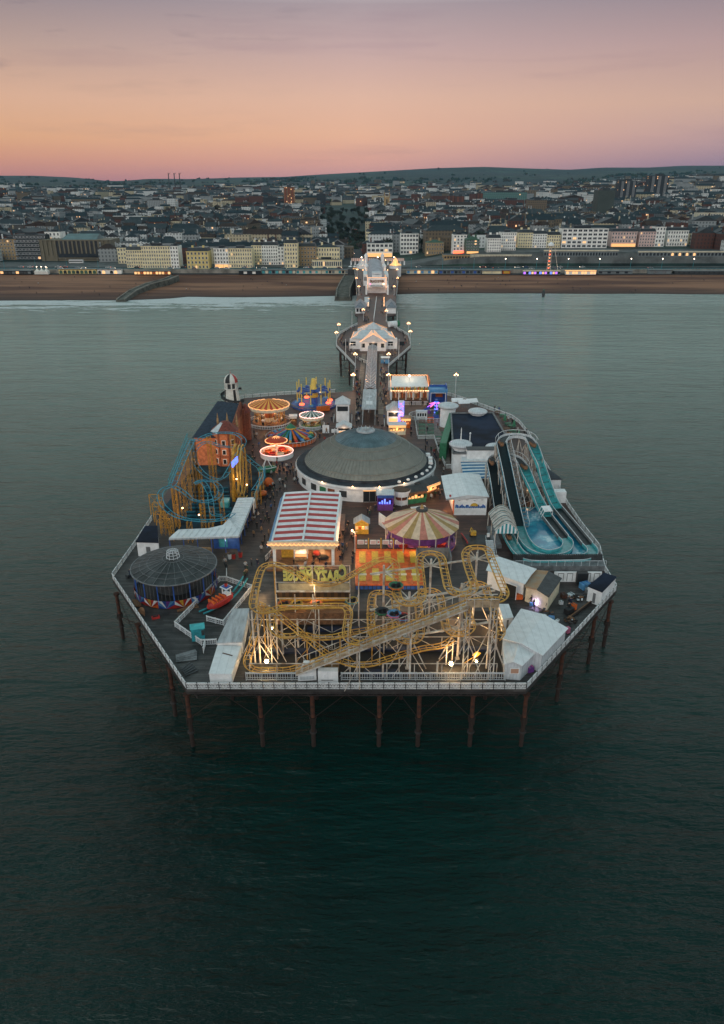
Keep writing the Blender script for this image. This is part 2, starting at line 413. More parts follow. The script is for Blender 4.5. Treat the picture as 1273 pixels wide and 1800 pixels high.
def land_mat():
    m=mat('downland',(.02,.05,.035),rough=.95,var=0); nt=m.node_tree; n=nt.nodes; l=nt.links; b=n['Principled BSDF']
    tc=n.new('ShaderNodeTexCoord')
    def nz(sc_,d=6,r=.6):
        q=n.new('ShaderNodeTexNoise'); q.inputs['Scale'].default_value=sc_; q.inputs['Detail'].default_value=d; q.inputs['Roughness'].default_value=r; l.new(tc.outputs['Object'],q.inputs['Vector']); return q.outputs[0]
    r1=n.new('ShaderNodeValToRGB'); l.new(nz(.0022,8,.65),r1.inputs[0]); e=r1.color_ramp.elements
    e[0].position=.38; e[0].color=(.006,.024,.030,1); e[1].position=.60; e[1].color=(.038,.080,.055,1); k=e.new(.52); k.color=(.014,.038,.032,1)
    r2=n.new('ShaderNodeValToRGB'); l.new(nz(.02,8,.7),r2.inputs[0]); e=r2.color_ramp.elements
    e[0].position=.4; e[0].color=(.2,.2,.2,1); e[1].position=.65; e[1].color=(1.3,1.3,1.3,1)
    mx=n.new('ShaderNodeMix'); mx.data_type='RGBA'; mx.blend_type='MULTIPLY'; mx.inputs[0].default_value=1
    l.new(r1.outputs[0],mx.inputs[6]); l.new(r2.outputs[0],mx.inputs[7]); l.new(mx.outputs[2],b.inputs['Base Color'])
    return m
def shingle():
    m=mat('shingle',(.2,.1,.06),rough=.95,var=0); nt=m.node_tree; n=nt.nodes; l=nt.links; b=n['Principled BSDF']
    tc=n.new('ShaderNodeTexCoord'); mp=n.new('ShaderNodeMapping'); mp.inputs['Scale'].default_value=(.12,1,1); l.new(tc.outputs['Object'],mp.inputs[0])
    q=n.new('ShaderNodeTexNoise'); q.inputs['Scale'].default_value=.075; q.inputs['Detail'].default_value=9; q.inputs['Roughness'].default_value=.6; l.new(mp.outputs[0],q.inputs['Vector'])
    r=n.new('ShaderNodeValToRGB'); l.new(q.outputs[0],r.inputs[0]); e=r.color_ramp.elements
    e[0].position=.42; e[0].color=(.10,.036,.019,1); e[1].position=.58; e[1].color=(.27,.125,.068,1)
    sx_=n.new('ShaderNodeSeparateXYZ'); l.new(tc.outputs['Object'],sx_.inputs[0])
    mr=n.new('ShaderNodeMapRange'); mr.inputs[1].default_value=SEA+.1; mr.inputs[2].default_value=SEA+1.5; l.new(sx_.outputs['Z'],mr.inputs[0])
    mx=n.new('ShaderNodeMix'); mx.data_type='RGBA'; l.new(mr.outputs[0],mx.inputs[0]); mx.inputs[6].default_value=(.045,.02,.014,1); l.new(r.outputs[0],mx.inputs[7]); l.new(mx.outputs[2],b.inputs['Base Color'])
    return m
def sheet(name,m,xs,ys,f,kind='structure'):
    b=B(m); b.smooth=True; nx=len(xs)
    vs=[]
    for y in ys:
        for x in xs: vs.append((x,y,f(x,y)))
    fs=[(j*nx+i,j*nx+i+1,(j+1)*nx+i+1,(j+1)*nx+i) for j in range(len(ys)-1) for i in range(nx-1)]
    b.add(vs,fs); return b.build(name,kind=kind)
xs=[-2000+i*40 for i in range(101)]
ys=[470+i*4 for i in range(int((YPROM-470)/4)+1)]+[YPROM+4]
sheet('beach',shingle(),xs,ys,lambda x,y:(lambda ys_:SEA-.35+max(-4,(y-ys_)/max(1,YPROM-ys_)*5.3)+.25*noise.noise(Vector((x*.02,y*.08,0))))(shore_y(x)))
# land as a fan (wider with distance)
us=[-.6+i*.01 for i in range(121)]
b=B(land_mat()); b.smooth=True
ys=[YPROM+4,YPROM+14,YPROM+23]+[YPROM+26+k*4 for k in range(12)]+[YPROM+80+k*12 for k in range(56)]; 
while ys[-1]<6900: ys.append(ys[-1]*1.022)
vs=[];nu=len(us)
for y in ys:
    for u in us:
        x=u*(y+400); vs.append((x,y,tz(x,max(y,YPROM+3))))
b.add(vs,[(j*nu+i,j*nu+i+1,(j+1)*nu+i+1,(j+1)*nu+i) for j in range(len(ys)-1) for i in range(nu-1)])
b.build('downs_terrain',kind='structure')
print('SHORE',SH,'PROM',YPROM)
def deck_mat():
    m=mat('deck_planks',(.12,.075,.055),rough=.75,var=0); nt=m.node_tree; n=nt.nodes; l=nt.links; b=n['Principled BSDF']
    tc=n.new('ShaderNodeTexCoord'); sx=n.new('ShaderNodeSeparateXYZ'); l.new(tc.outputs['Object'],sx.inputs[0])
    def mt(op,x,y=None):
        q=n.new('ShaderNodeMath'); q.operation=op
        for i,v in enumerate((x,y)):
            if v is None: continue
            if isinstance(v,(int,float)): q.inputs[i].default_value=v
            else: l.new(v,q.inputs[i])
        return q.outputs[0]
    pl=mt('MULTIPLY',mt('ADD',sx.outputs['Y'],sx.outputs['X'] if False else 0),2.6)
    row=mt('FLOOR',pl); gap=mt('LESS_THAN',mt('FRACT',pl),.2)
    seg=mt('FLOOR',mt('ADD',mt('MULTIPLY',sx.outputs['X'],.28),mt('MULTIPLY',row,.37)))
    cmb=n.new('ShaderNodeCombineXYZ'); l.new(row,cmb.inputs[0]); l.new(seg,cmb.inputs[1])
    wn=n.new('ShaderNodeTexWhiteNoise'); l.new(cmb.outputs[0],wn.inputs['Vector'])
    q=n.new('ShaderNodeTexNoise'); q.inputs['Scale'].default_value=.16; q.inputs['Detail'].default_value=10; q.inputs['Roughness'].default_value=.72; l.new(tc.outputs['Object'],q.inputs['Vector'])
    # seaward boards are weathered to grey, the trodden middle is browner
    fr=n.new('ShaderNodeMapRange'); fr.inputs[1].default_value=112; fr.inputs[2].default_value=135; l.new(mt('ADD',sx.outputs['Y'],mt('MULTIPLY',sx.outputs['X'],.35)),fr.inputs[0])
    ra=n.new('ShaderNodeValToRGB'); l.new(q.outputs[0],ra.inputs[0]); e=ra.color_ramp.elements
    e[0].position=.36; e[0].color=(.012,.011,.012,1); e[1].position=.66; e[1].color=(.085,.08,.078,1)
    rb=n.new('ShaderNodeValToRGB'); l.new(q.outputs[0],rb.inputs[0]); e=rb.color_ramp.elements
    e[0].position=.36; e[0].color=(.032,.015,.013,1); e[1].position=.66; e[1].color=(.125,.062,.050,1)
    mx=n.new('ShaderNodeMix'); mx.data_type='RGBA'; l.new(fr.outputs[0],mx.inputs[0]); l.new(ra.outputs[0],mx.inputs[6]); l.new(rb.outputs[0],mx.inputs[7])
    k=mt('MULTIPLY',mt('ADD',mt('MULTIPLY',wn.outputs[0],.8),.6),mt('SUBTRACT',1,mt('MULTIPLY',gap,.65)))
    vm=n.new('ShaderNodeVectorMath'); vm.operation='SCALE'; l.new(mx.outputs[2],vm.inputs[0]); l.new(k,vm.inputs['Scale']); l.new(vm.outputs[0],b.inputs['Base Color'])
    rr=n.new('ShaderNodeMapRange'); rr.inputs[3].default_value=.35; rr.inputs[4].default_value=.85; l.new(q.outputs[0],rr.inputs[0]); l.new(rr.outputs[0],b.inputs['Roughness'])
    return m
deck_px=[(328,1212),(925,1212),(1083,1038),(1062,1003),(1053,966),(1021,925),(998,891),(976,851),(962,825),(953,812),(929,765),(912,744),(899,735),(840,713),(811,703),(794,697),(757,687),(684,687),
 (683,645),(722,611),(721,601),(717,590),(701,581),(693,576),(680,568),(680,556),(696,553),(697,523),(700,497),(698,467),
 (622,467),(626,497),(627,523),(624,553),(629,556),(629,571),(615,578),(598,587),(593,596),(591,609),(625,645),(621,687),(590,690),(500,694),(430,700),(405,706),(393,720),(338,790),(272,900),(268,914),(240,957),(198,1017)]
deck=[XY(*p) for p in deck_px]
pier=thing('pier','long wooden pleasure pier on rusty iron piles running out from the beach','pier',(0,0,0))
b=B(deck_mat()); b.prism(deck,-.35,0); b.build('deck',parent=pier)
b=B('iron')
dk=[Vector((x,y,0)) for x,y in deck]
cen=Vector((0,140,0))
for i in range(len(dk)):
    a,c=dk[i],dk[(i+1)%len(dk)]
    d=(c-a); L=d.length; d.normalize(); nn=Vector((-d.y,d.x,0))
    # plate girder on the edge, lattice truss below
    def off(p,k,z): return Vector((p.x,p.y,0))+nn*k+Vector((0,0,z))
    for z0,z1,k0 in ((-.75,-.36,.06),):
        b.add([off(a,-.02,z0),off(c,-.02,z0),off(c,.25,z0),off(a,.25,z0),off(a,-.02,z1),off(c,-.02,z1),off(c,.25,z1),off(a,.25,z1)],[(0,3,2,1),(4,5,6,7),(0,1,5,4),(2,3,7,6),(0,4,7,3),(1,2,6,5)])
b.build('edge_girder',parent=pier)
def truss(a,c,z0,z1,n,th=.07):
    b=B('iron'); a=Vector(a);c=Vector(c)
    b.bar((a.x,a.y,z0),(c.x,c.y,z0),.10); b.bar((a.x,a.y,z1),(c.x,c.y,z1),.10)
    for i in range(n):
        p=a.lerp(c,i/n); q=a.lerp(c,(i+1)/n)
        b.bar((p.x,p.y,z0),(q.x,q.y,z1),th,3); b.bar((p.x,p.y,z1),(q.x,q.y,z0),th,3)
    return b
fl,fr_=dk[0],dk[1]
inn=Vector((0,1.6,0))
for k in range(4):
    y=fl.y+1.2+k*9
    xa=fl.x+1-k*3.2; xb=fr_.x-1+k*3.6
    truss((xa,y,0),(xb,y,0),-1.9,-.8,34+k*4).build('lattice_girder',parent=pier)
for a,c in ((dk[0],dk[-1]),(dk[1],dk[2])):
    i2=Vector((1.2,.6,0)) if a is dk[0] else Vector((-1.2,.6,0))
    truss(a+i2,c+i2,-1.9,-.8,16).build('lattice_girder',parent=pier)
# piles: cast iron column with flanges
def pile_mesh(h,r=.30,top=-1.9):
    b=B('rust_light'); zs=SEA-2
    b.cyl((0,0),r,top-h*.45,top,10)
    b.use('rust'); b.cyl((0,0),r*1.03,zs,top-h*.45,10)
    for z,m in ((top-.15,'rust_light'),(top-h*.45,'rust'),(top-h*.72,'iron')):
        b.use(m); b.cyl((0,0),r*1.7,z-.12,z+.12,10)
    b.use('rust'); 
    for k in range(4):
        a=PI/4+k*PI/2; b.box((r*1.5*cos(a),r*1.5*sin(a),top-h*.45-.5),(.12,.12,1.0),a)
    return b.mesh('pile')
pm=pile_mesh(9.1); nP=0
piles=[]
for x in (340,463,552,666,734,825,915): p=P(x,1308,SEA); piles.append((p.x,fl.y+1.6))
for x,y in ((214,1122),(251,1180),(305,1258)): p=P(x,y,SEA); piles.append((p.x+.3,p.y))
for x,y in ((1064,1136),(1037,1166),(982,1232)): p=P(x,y,SEA); piles.append((p.x-.3,p.y))
front=list(piles)
def inside(x,y,poly=deck):
    c=False; n=len(poly)
    for i in range(n):
        (x1,y1),(x2,y2)=poly[i],poly[(i+1)%n]
        if (y1>y)!=(y2>y) and x<(x2-x1)*(y-y1)/(y2-y1)+x1: c=not c
    return c
y=fl.y+12
while y<225:
    for x in range(-46,50,13):
        if inside(x-1,y) and inside(x+1,y) and all((x-a)**2+(y-c)**2>20 for a,c in piles): piles.append((x,y))
    y+=15
neck_rows=[]
for py,xl,xr in ((672,624,680),(660,625,681),(648,627,681),(628,612,700),(614,597,716),(600,596,717),(590,603,711),(578,622,690),(566,631,678),(556,631,678),(547,628,693),(537,628,693),(528,629,694),(519,629,695),(510,629,696),(502,629,697),(494,629,697)):
    a=P(xl,py,0); c=P(xr,py,0); neck_rows.append((a,c)); piles+= [(a.x+.5,a.y),(c.x-.5,c.y)]
print('piles',len(piles))
for x,y in piles[:100]: link('pile',pm,pier,(x,y,0))
# tie rods between the visible piles
b=B('rust')
def xbr(b,p,q,z0=-9.3,z1=-2.2,t=.06):
    b.bar((p[0],p[1],z0),(q[0],q[1],z1),t,4); b.bar((p[0],p[1],z1),(q[0],q[1],z0),t,4)
f7=front[:7]
for p,q in zip(f7,f7[1:]):
    m=(p[0]+q[0])/2; b.bar((p[0],p[1],-6.2),(m,p[1],-2),.05); b.bar((q[0],q[1],-6.2),(m,p[1],-2),.05)
L3=[front[0]]+front[7:10][::-1]; R3=[front[6]]+front[10:13][::-1]
for ch in (L3,R3):
    for p,q in zip(ch,ch[1:]): xbr(b,p,q,-6.5,-2)
b.build('tie_rod',parent=pier)
b=B('iron')
for (a,c),(a2,c2) in zip(neck_rows,neck_rows[1:]):
    xbr(b,a,c,-8.5,-1.2,.08); xbr(b,a,a2,-8,-1.2,.07); xbr(b,c,c2,-8,-1.2,.07)
    b.bar((a.x,a.y,-4.5),(c.x,c.y,-4.5),.09); b.bar((a.x,a.y,-1.0),(c.x,c.y,-1.0),.16)
    b.bar((a.x,a.y,-8.0),(c.x,c.y,-8.0),.08)
b.build('cross_bracing',parent=pier)

# ---- railings round the edge: one per straight run, posts and panels as parts
def panel_mesh(w,h=.95,fine=True,m='white_rail'):
    b=B(m); t=.035 if fine else .05
    b.bx(-w/2,w/2,-.03,.03,.10,.17); b.bx(-w/2,w/2,-.03,.03,h-.12,h-.04)
    if fine:
        n=4; s=w/n
        for k in range(n):
            x0=-w/2+k*s; x1=x0+s
            b.bar((x0,0,.17),(x1,0,h-.12),t*.7,4); b.bar((x0,0,h-.12),(x1,0,.17),t*.7,4)
        b.tube([(.28*cos(a*PI/4),0,h/2+.05+.28*sin(a*PI/4)) for a in range(8)],t*.8,4,closed=True)
        b.bx(-w/2,w/2,-.02,.02,.45,.50)
        for k in range(9):
            x=-w/2+w*(k+.5)/9; b.bx(x-.02,x+.02,-.015,.015,.15,h-.1)
    else:
        n=max(4,int(w/.32))
        for k in range(n):
            x=-w/2+w*(k+.5)/n; b.bx(x-.03,x+.03,-.02,.02,.15,h-.1)
        b.bx(-w/2,w/2,-.02,.02,.45,.50)
    return b.mesh('panel')
RP={}
def railing(a,c,label,bay=1.45,fine=False,h=1.1,group=None,postm='black',panel_m='white_rail',name='railing',top='white_rail',z=0,pw=.09):
    a=Vector((a[0],a[1],z)); c=Vector((c[0],c[1],z)); d=c-a; L=d.length; n=max(1,round(L/bay)); w=L/n; rz=math.atan2(d.y,d.x)
    r=thing(name,label,'railing',a,rz,group)
    key=(round(w,2),fine,h,panel_m)
    if key not in RP: RP[key]=panel_mesh(w-pw,h-.1,fine,panel_m)
    pk=('post',postm,h,pw)
    if pk not in RP: RP[pk]=B(postm).box((0,0,h/2),(pw,pw,h)).use(postm).box((0,0,h+.02),(pw*1.5,pw*1.5,.06)).mesh('post')
    B(top).bx(0,L,-.06,.06,h-.08,h).build('handrail',parent=r)
    for i in range(n): link('panel',RP[key],r,((i+.5)*w,0,0))
    for i in range(n+1): link('post',RP[pk],r,(i*w,-.0,0))
    return r
ins=.15
RG='white railings round the edge of the pier'
def edge(i,j,label,**k):
    a,c=dk[i%len(dk)],dk[j%len(dk)]; railing(a,c,label,group=RG,**k)
edge(0,1,'white filigree railing with black posts along the seaward front edge of the pier',fine=True,bay=1.45)
edge(-1,0,'white railing on the left diagonal edge beside the dark round ride',fine=True,bay=1.6)
edge(1,2,'white railing on the right diagonal edge beside the workshop yard',fine=True,bay=1.6)
names=['between the dark roofed white hut and the log flume','beside the long log flume pool','along the log flume pool halfway up','beside the tall flume chute','past the white box by the flume','next to the dark flume shed','short run behind the flume supports','beside the bar terrace tables','at the bend of the bar terrace','behind the bar terrace parasols','curving behind the navy roofed bar','behind the white caps of the bar','short run at the tall lamp','behind the blue ride facade','behind the bright carousel pavilion']
for k,i in enumerate(range(2,17)): edge(i,i+1,'white railing on the right edge '+names[k],bay=2.4)
nk=['right side of the neck below the round platform','lower right side of the round platform','right tip of the round platform','upper right tip of the round platform','upper right side of the round platform','short run right of the far snack barrel','right bend above the round platform','short run below the right kiosk']
for k,i in enumerate(range(17,25)): edge(i,i+1,'white railing on the '+nk[k],bay=2.6)
lk=['left side of the neck beyond the kiosks by the palace hall','left side of the neck beside the palace hall']
edge(27,28,'white railing on the right side of the neck beside the palace hall',bay=3.5)
edge(30,31,'white railing on the left side of the neck near the shore',bay=3.5); edge(31,32,'white railing on the left side of the neck beside the palace hall',bay=3.5)
nl=['left bend above the round platform','upper left side of the round platform','upper left tip of the round platform','far left tip of the round platform','left corner of the round platform','lower left side of the round platform']
for k,i in enumerate(range(35,40)): edge(i,i+1,'white railing on the '+nl[k],bay=2.6)
edge(40,41,'white railing on the left side of the neck below the round platform',bay=2.6)
nl=['behind the blue paratrooper ride','behind the large striped carousel','beside the white helter skelter base','short run under the helter skelter','behind the helter skelter','behind the brick haunted house','on the sea side of the blue coaster','at the blue coaster outer supports','beside the left white hut','beside the dark round ride roof']
for k,i in enumerate(range(42,51)):
    if k not in (4,5,6): edge(i,i+1,'white railing on the left edge '+nl[k],bay=2.4)

# ---- pier lamp posts
def lamp_post(p,label,h=5.2,heads=3,group='lamp posts along the edges of the pier',power=0):
    t=thing('lamp_post',label,'lamp post',p,0,group)
    b=B('white_rail'); b.lathe([(.16,0),(.16,.6),(.08,.8),(.06,h-.5)],8); 
    b.bar((-.5,0,h-.5),(.5,0,h-.5),.035); b.bar((-.35,0,h-.75),(0,0,h-.4),.03); pole=b.build('pole',parent=t)
    for k in range(heads):
        x=(-.5,.5,0)[k]; z=h-.2 if k<2 else h+.15
        bb=B('bulb_warm'); bb.ball((x,0,z),.19,8); bb.build('globe',parent=pole)
    if power: 
        q=lamp('lamp_light',(0,0,h+.5),power,(1,.5,.22),.3); q.parent=t
    return t
LP=[(621,686,'at the mouth of the neck, left side',1),(683,686,'at the mouth of the neck, right side',1),(625,647,'where the neck meets the round platform, left side',1),(683,647,'where the neck meets the round platform, right side',1),
 (592,606,'on the left tip of the round platform',0),(721,604,'on the right tip of the round platform',0),(596,591,'behind the left tip of the round platform',0),(718,589,'behind the right tip of the round platform',0),
 (639,563,'above the round platform, left of the walkway',0),(679,565,'above the round platform, right of the walkway',0),
 (631,519,'left of the palace hall front',0),(693,519,'right of the palace hall front',0),(627,503,'left of the palace hall, second from its front',0),(699,503,'right of the palace hall, second from its front',0),
 (628,487,'left of the palace hall back',0),(698,487,'right of the palace hall back',0)]
for x,y,s,pw in LP: lamp_post(P(x,y),'white lamp post with lit warm globes '+s,power=900 if pw else 250)
lamp_post(P(800,700),'tall lone lamp post with a lit globe at the right rear railing',h=7.5,heads=3,power=600)
def ctr(px,py,z): p=P(px,py,z); return Vector((p.x,p.y,0))
# ================= big domed arcade
c=ctr(643,806,4.1); t=thing('domed_arcade','huge grey ribbed dome with blue crown and low white wall, mid pier','building',c)
RD=107*mpp(643,806,4.1)
m=mat('dome_zinc',(.21,.215,.195),rough=.55,var=.12,scale=.8)
b=B(m); b.smooth=False
prof=[]
for k in range(15):
    f=1-k/14; prof.append((RD*f if k<14 else .01,4.1+6.7*(1-f**1.9)))
# standing seams: slightly faceted, 96 sides, ribs as raised strips
b.lathe(prof[:8],96); 
for i in range(96):
    an=2*PI*(i)/96; 
    b.tube([(r*cos(an),r*sin(an),z+.05) for r,z in prof[:8]],.075,3)
for r,z in (prof[1],prof[4],prof[6]): b.ring((0,0),r+.05,.12,96,z+.06)
dome_=b.build('dome_roof',parent=t)
b=B(mat('dome_blue',(.11,.17,.20),rough=.4,var=.25,scale=.5)); b.lathe(prof[7:],64)
for i in range(48):
    an=2*PI*i/48; b.tube([(r*cos(an),r*sin(an),z+.05) for r,z in prof[7:13]],.04,3)

b.build('dome_crown',parent=dome_)
b=B('grey_roof'); b.lathe([(2.1,10.7),(2.1,11.0),(1.6,11.15),(1.6,10.95),(.9,11.0),(.9,11.4),(.1,11.6)],24)
for i in range(12): b.box((1.85*cos(i*PI/6),1.85*sin(i*PI/6),11.25),(.15,.15,.3))
b.build('roof_vent',parent=dome_)
b=B('dark_roof'); b.lathe([(RD*.99,4.1),(RD+.25,3.95),(RD+.3,3.7),(RD+2.0,3.4),(RD+2.05,3.2)],72,cap=False); b.build('apron_roof',parent=t)
b=B('white_paint'); b.lathe([(RD+1.8,0),(RD+1.8,3.25)],72,cap=False)
b.lathe([(RD+1.95,2.8),(RD+2.1,2.9),(RD+2.1,3.3),(RD+1.9,3.45)],72,cap=False)
b.build('drum_wall',parent=t)
RW=RD+1.82
def arcbox(b,a0,a1,z0,z1,r0,r1,n=3):
    for k in range(n):
        x0=a0+(a1-a0)*k/n; x1=a0+(a1-a0)*(k+1)/n
        b.add([(r0*cos(x0),r0*sin(x0),z0),(r1*cos(x0),r1*sin(x0),z0),(r1*cos(x1),r1*sin(x1),z0),(r0*cos(x1),r0*sin(x1),z0),(r0*cos(x0),r0*sin(x0),z1),(r1*cos(x0),r1*sin(x0),z1),(r1*cos(x1),r1*sin(x1),z1),(r0*cos(x1),r0*sin(x1),z1)],[(0,1,2,3),(7,6,5,4),(1,0,4,5),(3,2,6,7),(2,1,5,6),(0,3,7,4)])
b=B('glass_dark'); arcbox(b,R(-92),R(-64),.1,2.5,RW-.1,RW+.05,6); b.use('mid_grey')
for k in range(7): a=R(-92+k*28/6); b.box((RW*cos(a),RW*sin(a),1.25),(.15,.15,2.5),a)
b.build('entrance_glazing',parent=t)
b=B('lit_sign'); arcbox(b,R(-92),R(-64),2.55,2.7,RW,RW+.12,6); b.build('entrance_light',parent=t)
for k,(a,mm) in enumerate(((-118,'brick_red'),(-126,'green'),(-136,'dark_grey'),(-150,'dark_grey'),(-108,'dark_grey'),(-58,'dark_grey'),(-40,'dark_grey'),(-25,'dark_grey'))):
    b=B(mm); arcbox(b,R(a-3),R(a+3),.3 if k==1 else .9,2.3,RW,RW+.09,2); b.build('door' if k==1 else 'window',parent=t)
for k in range(7):
    a=R(-62+k*9); b=B('white_paint'); b.smooth=True; b.lathe([(.35,0),(.4,.18),(.3,.4),(.1,.5)],12,((RD+1.1)*cos(a),(RD+1.1)*sin(a),3.5)); b.build('vent_cowl',parent=t)
for k,(a,rr) in enumerate(((12,.4),(2,.4),(-8,.3))):
    b=B('white_paint'); b.box(((RD+.9)*cos(R(a)),(RD+.9)*sin(R(a)),3.9),(.9,.9,.7),R(a)); b.build('air_conditioning_unit',parent=t)
for a in (-100,-60,-125,-80):
    b=B('bulb_warm'); b.ball(((RW+.5)*cos(R(a)),(RW+.3)*sin(R(a)),3.6),.13); b.build('wall_lamp',parent=t)
    q=lamp('lamp_light',((RW+1.0)*cos(R(a)),(RW+1.0)*sin(R(a)),4.0),70); q.parent=t

# ================= red and white striped dodgem hall
z=5.0
A,D_=P(478,953,z),P(588,953,z); Bk,Ck=P(501,867,z),P(598,867,z)
t=thing('dodgem_hall','long open pavilion with red and white striped roof and a lit scalloped front','building',(0,0,0))
roofm=stripes('dodgem_stripes','b01a14','e8e4e8',2.45,'Y',rough=.5,duty=.5,grime=.18)
def lerp(a,b_,k): return a+(b_-a)*k
mF=lerp(A,D_,.5)+Vector((0,0,.35)); mB=lerp(Bk,Ck,.47)+Vector((0,0,.35))
b=B(roofm)
N=24
for (l0,l1,r0,r1) in ((A,Bk,mF,mB),(mF,mB,D_,Ck)):
    for k in range(N):
        p=[lerp(l0,l1,k/N),lerp(r0,r1,k/N),lerp(r0,r1,(k+1)/N),lerp(l0,l1,(k+1)/N)]
        s=Vector((0,0,-.18 if k%2 else 0)); m_=(p[0]+p[1])/2
        b.quad(*[q for q in p])
b.quad(*[p+Vector((0,0,-.3)) for p in (A,Bk,mB,mF)][::1]); b.quad(*[p+Vector((0,0,-.3)) for p in (mF,mB,Ck,D_)])
sr_=b.build('striped_roof',parent=t)
b=B('white_paint'); b.tube([mF+Vector((0,0,.08)),mB+Vector((0,0,.08))],.22,4); b.tube([A,Bk],.22,4); b.tube([D_,Ck],.22,4); b.tube([Bk,mB,Ck],.22,4); b.build('roof_trim',parent=sr_)
b=B('blue_light'); ex=Vector((-.9,0,-1.1)); b.quad(A,A+ex,Bk+ex,Bk); b.quad(A+Vector((-.1,0,-.1)),Bk+Vector((-.1,0,-.1)),Bk+ex*1.08,A+ex*1.08); b.build('side_fascia',parent=t)
b=B('white_paint'); ex=Vector((.5,0,-1.1)); b.quad(D_,Ck,Ck+ex,D_+ex); b.build('side_fascia',parent=t)
W2=(D_.x-A.x)+1.6; cx=(A.x+D_.x)/2; yf=A.y-.4
b=B('trim_warm'); n=16
b.tube([(cx-W2/2+W2*k/64,yf-.15,z-.1-.28*abs(sin(k*PI/4))) for k in range(65)],.10,4); b.build('light_strip',parent=t)
b=B('cream_paint'); pts=[(cx-W2/2,yf,z+.25),(cx+W2/2,yf,z+.25),(cx+W2/2-.8,yf+.2,z-1.3),(cx-W2/2+.8,yf+.2,z-1.3)]
b.add(pts+[(x,y+.25,zz_) for x,y,zz_ in pts],[(0,3,2,1),(4,5,6,7),(0,1,5,4),(2,3,7,6),(0,4,7,3),(1,2,6,5)]); b.build('front_fascia',parent=t)
for s,px_ in ((-1,A.x),(1,D_.x)):
    for k,f in enumerate((0,.33,.66,1)):
        pp=lerp(A,Bk,f) if s<0 else lerp(D_,Ck,f)
        b=B('white_paint'); b.box((pp.x-s*.3,pp.y+.3,z/2),(.5,.5,z)); 
        if k==0:
            for q in range(4): b.box((pp.x-s*.3,pp.y+.02,1+q*.9),(.3,.1,.5))
        b.build('column',parent=t)
b=B(mat('dodgem_floor',(.22,.11,.06),rough=.35,var=.3)); b.prism([(A.x-1,A.y-1.4),(D_.x+1.2,D_.y-1.4),(Ck.x+1,Ck.y),(Bk.x-1.0,Bk.y)],.01,.45); b.build('floor',parent=t)
b=B('white_paint'); b.add([(Bk.x,Bk.y-.2,.45),(Ck.x,Ck.y-.2,.45),(Ck.x,Ck.y-.2,4.9),(Bk.x,Bk.y-.2,4.9)],[(0,1,2,3)]); b.build('rear_wall',parent=t)
b=B('yellow'); b.box((A.x+2.3,A.y+3,1.9),(2.2,.2,2.8)); b.build('wall_panel',parent=t)
for s in range(4):
    q=lamp('hall_light',(cx+(-2.5 if s%2 else 2.5),A.y+3+s*4.5,4.2),520,(1,.55,.22),.4); q.parent=t
for x,y,cm in ((2,4,'red'),(4,7,'blue'),(-2.4,5,'blue'),(0,10,'red'),(3.2,2.6,'black')):
    g=thing('dodgem_car',{'red':'red bumper car parked under the striped hall roof, '+('near the front' if y<5 else 'deep inside'),'blue':'blue bumper car under the striped hall roof, '+('on the left' if x<0 else 'on the right'),'black':'black bumper car with a round orange sign near the hall front'}[cm],'bumper car',(cx+x,A.y+y,.45),x,'dodgem cars in the striped hall')
    b=B(cm); b.lathe([(.75,.15),(.8,.35),(.7,.55),(.35,.62)],14,sx=1.2,sy=.8); b.build('body',parent=g)
    b=B('black'); b.lathe([(.86,.1),(.9,.2),(.86,.3)],14,sx=1.2,sy=.82); b.build('bumper',parent=g); b=B('mid_grey'); b.bar((.5,0,.6),(.5,0,3.6),.025); b.build('pole',parent=g)
# ticket booth before the hall
c=ctr(530,985,0); t=thing('popcorn_booth','white framed glass booth lit from inside in front of the striped hall','booth',c)
b=B('wood_pale'); b.bx(-1.2,1.2,-.9,.9,0,.9); b.build('counter',parent=t)
b=B('white_paint')
for sx in (-1,1):
    for sy in (-1,1): b.bx(sx*1.15-.08,sx*1.15+.08,sy*.85-.08,sy*.85+.08,.9,2.8)
b.bx(-1.2,1.2,-.9,.9,1.7,1.78); b.build('frame',parent=t)
b=B('white_roof'); b.bx(-1.35,1.35,-1.05,1.05,2.8,3.0); b.build('roof',parent=t)
b=B('lit_sign'); b.bx(-1.05,1.05,-.5,.5,1.0,1.65); b.build('popcorn_display',parent=t)
q=lamp('booth_light',(0,-.2,2.4),90); q.parent=t
# small queue fence, front left of hall
railing(P(466,988),P(478,975),'short white queue fence at the left front of the striped hall',bay=1.2,z=.0)

# ================= pink and yellow tent over a round ride
c=ctr(741,919,4.3); r=67*mpp(741,919,4.3)
t=thing('striped_tent_ride','round ride under a pink, cream and ochre striped canvas tent','ride',c)
cols=['tent_cream','tent_ochre','tent_cream','tent_pink']
mat('tent_cream',(.66,.50,.36),rough=.8,var=.15); mat('tent_ochre',(.40,.26,.10),rough=.8,var=.15); mat('tent_pink',(.52,.20,.15),rough=.8,var=.15)
b=B('tent_cream'); n=14; seq=['tent_cream','tent_ochre','tent_pink','tent_cream','tent_cream','tent_ochre','tent_cream','tent_pink']
S=4
for i in range(n):
    for j in range(S):
        u0=i+j/S; u1=i+(j+1)/S
        b.use(seq[(j//2+i*2+(i//3))%8])
        rings=6
        def pt(u,k):
            f=k/rings; rr=r*f; sag=1-.14*abs(sin(PI*u))*f**2
            zz_=4.2+3.2*(1-f)**1.0-.15*sin(PI*f)
            a=2*PI*u/n+.1; ch=cos(PI/n)/cos((u%1-.5)*2*PI/n)
            return (rr*ch*cos(a),rr*ch*sin(a),zz_)
        for k in range(rings): b.quad(pt(u0,k),pt(u0,k+1),pt(u1,k+1),pt(u1,k))
b.build('canopy',parent=t)
b=B('tent_ochre'); b.cyl((0,0),.35,7.4,8.0,10,.1); b.build('finial',parent=t)
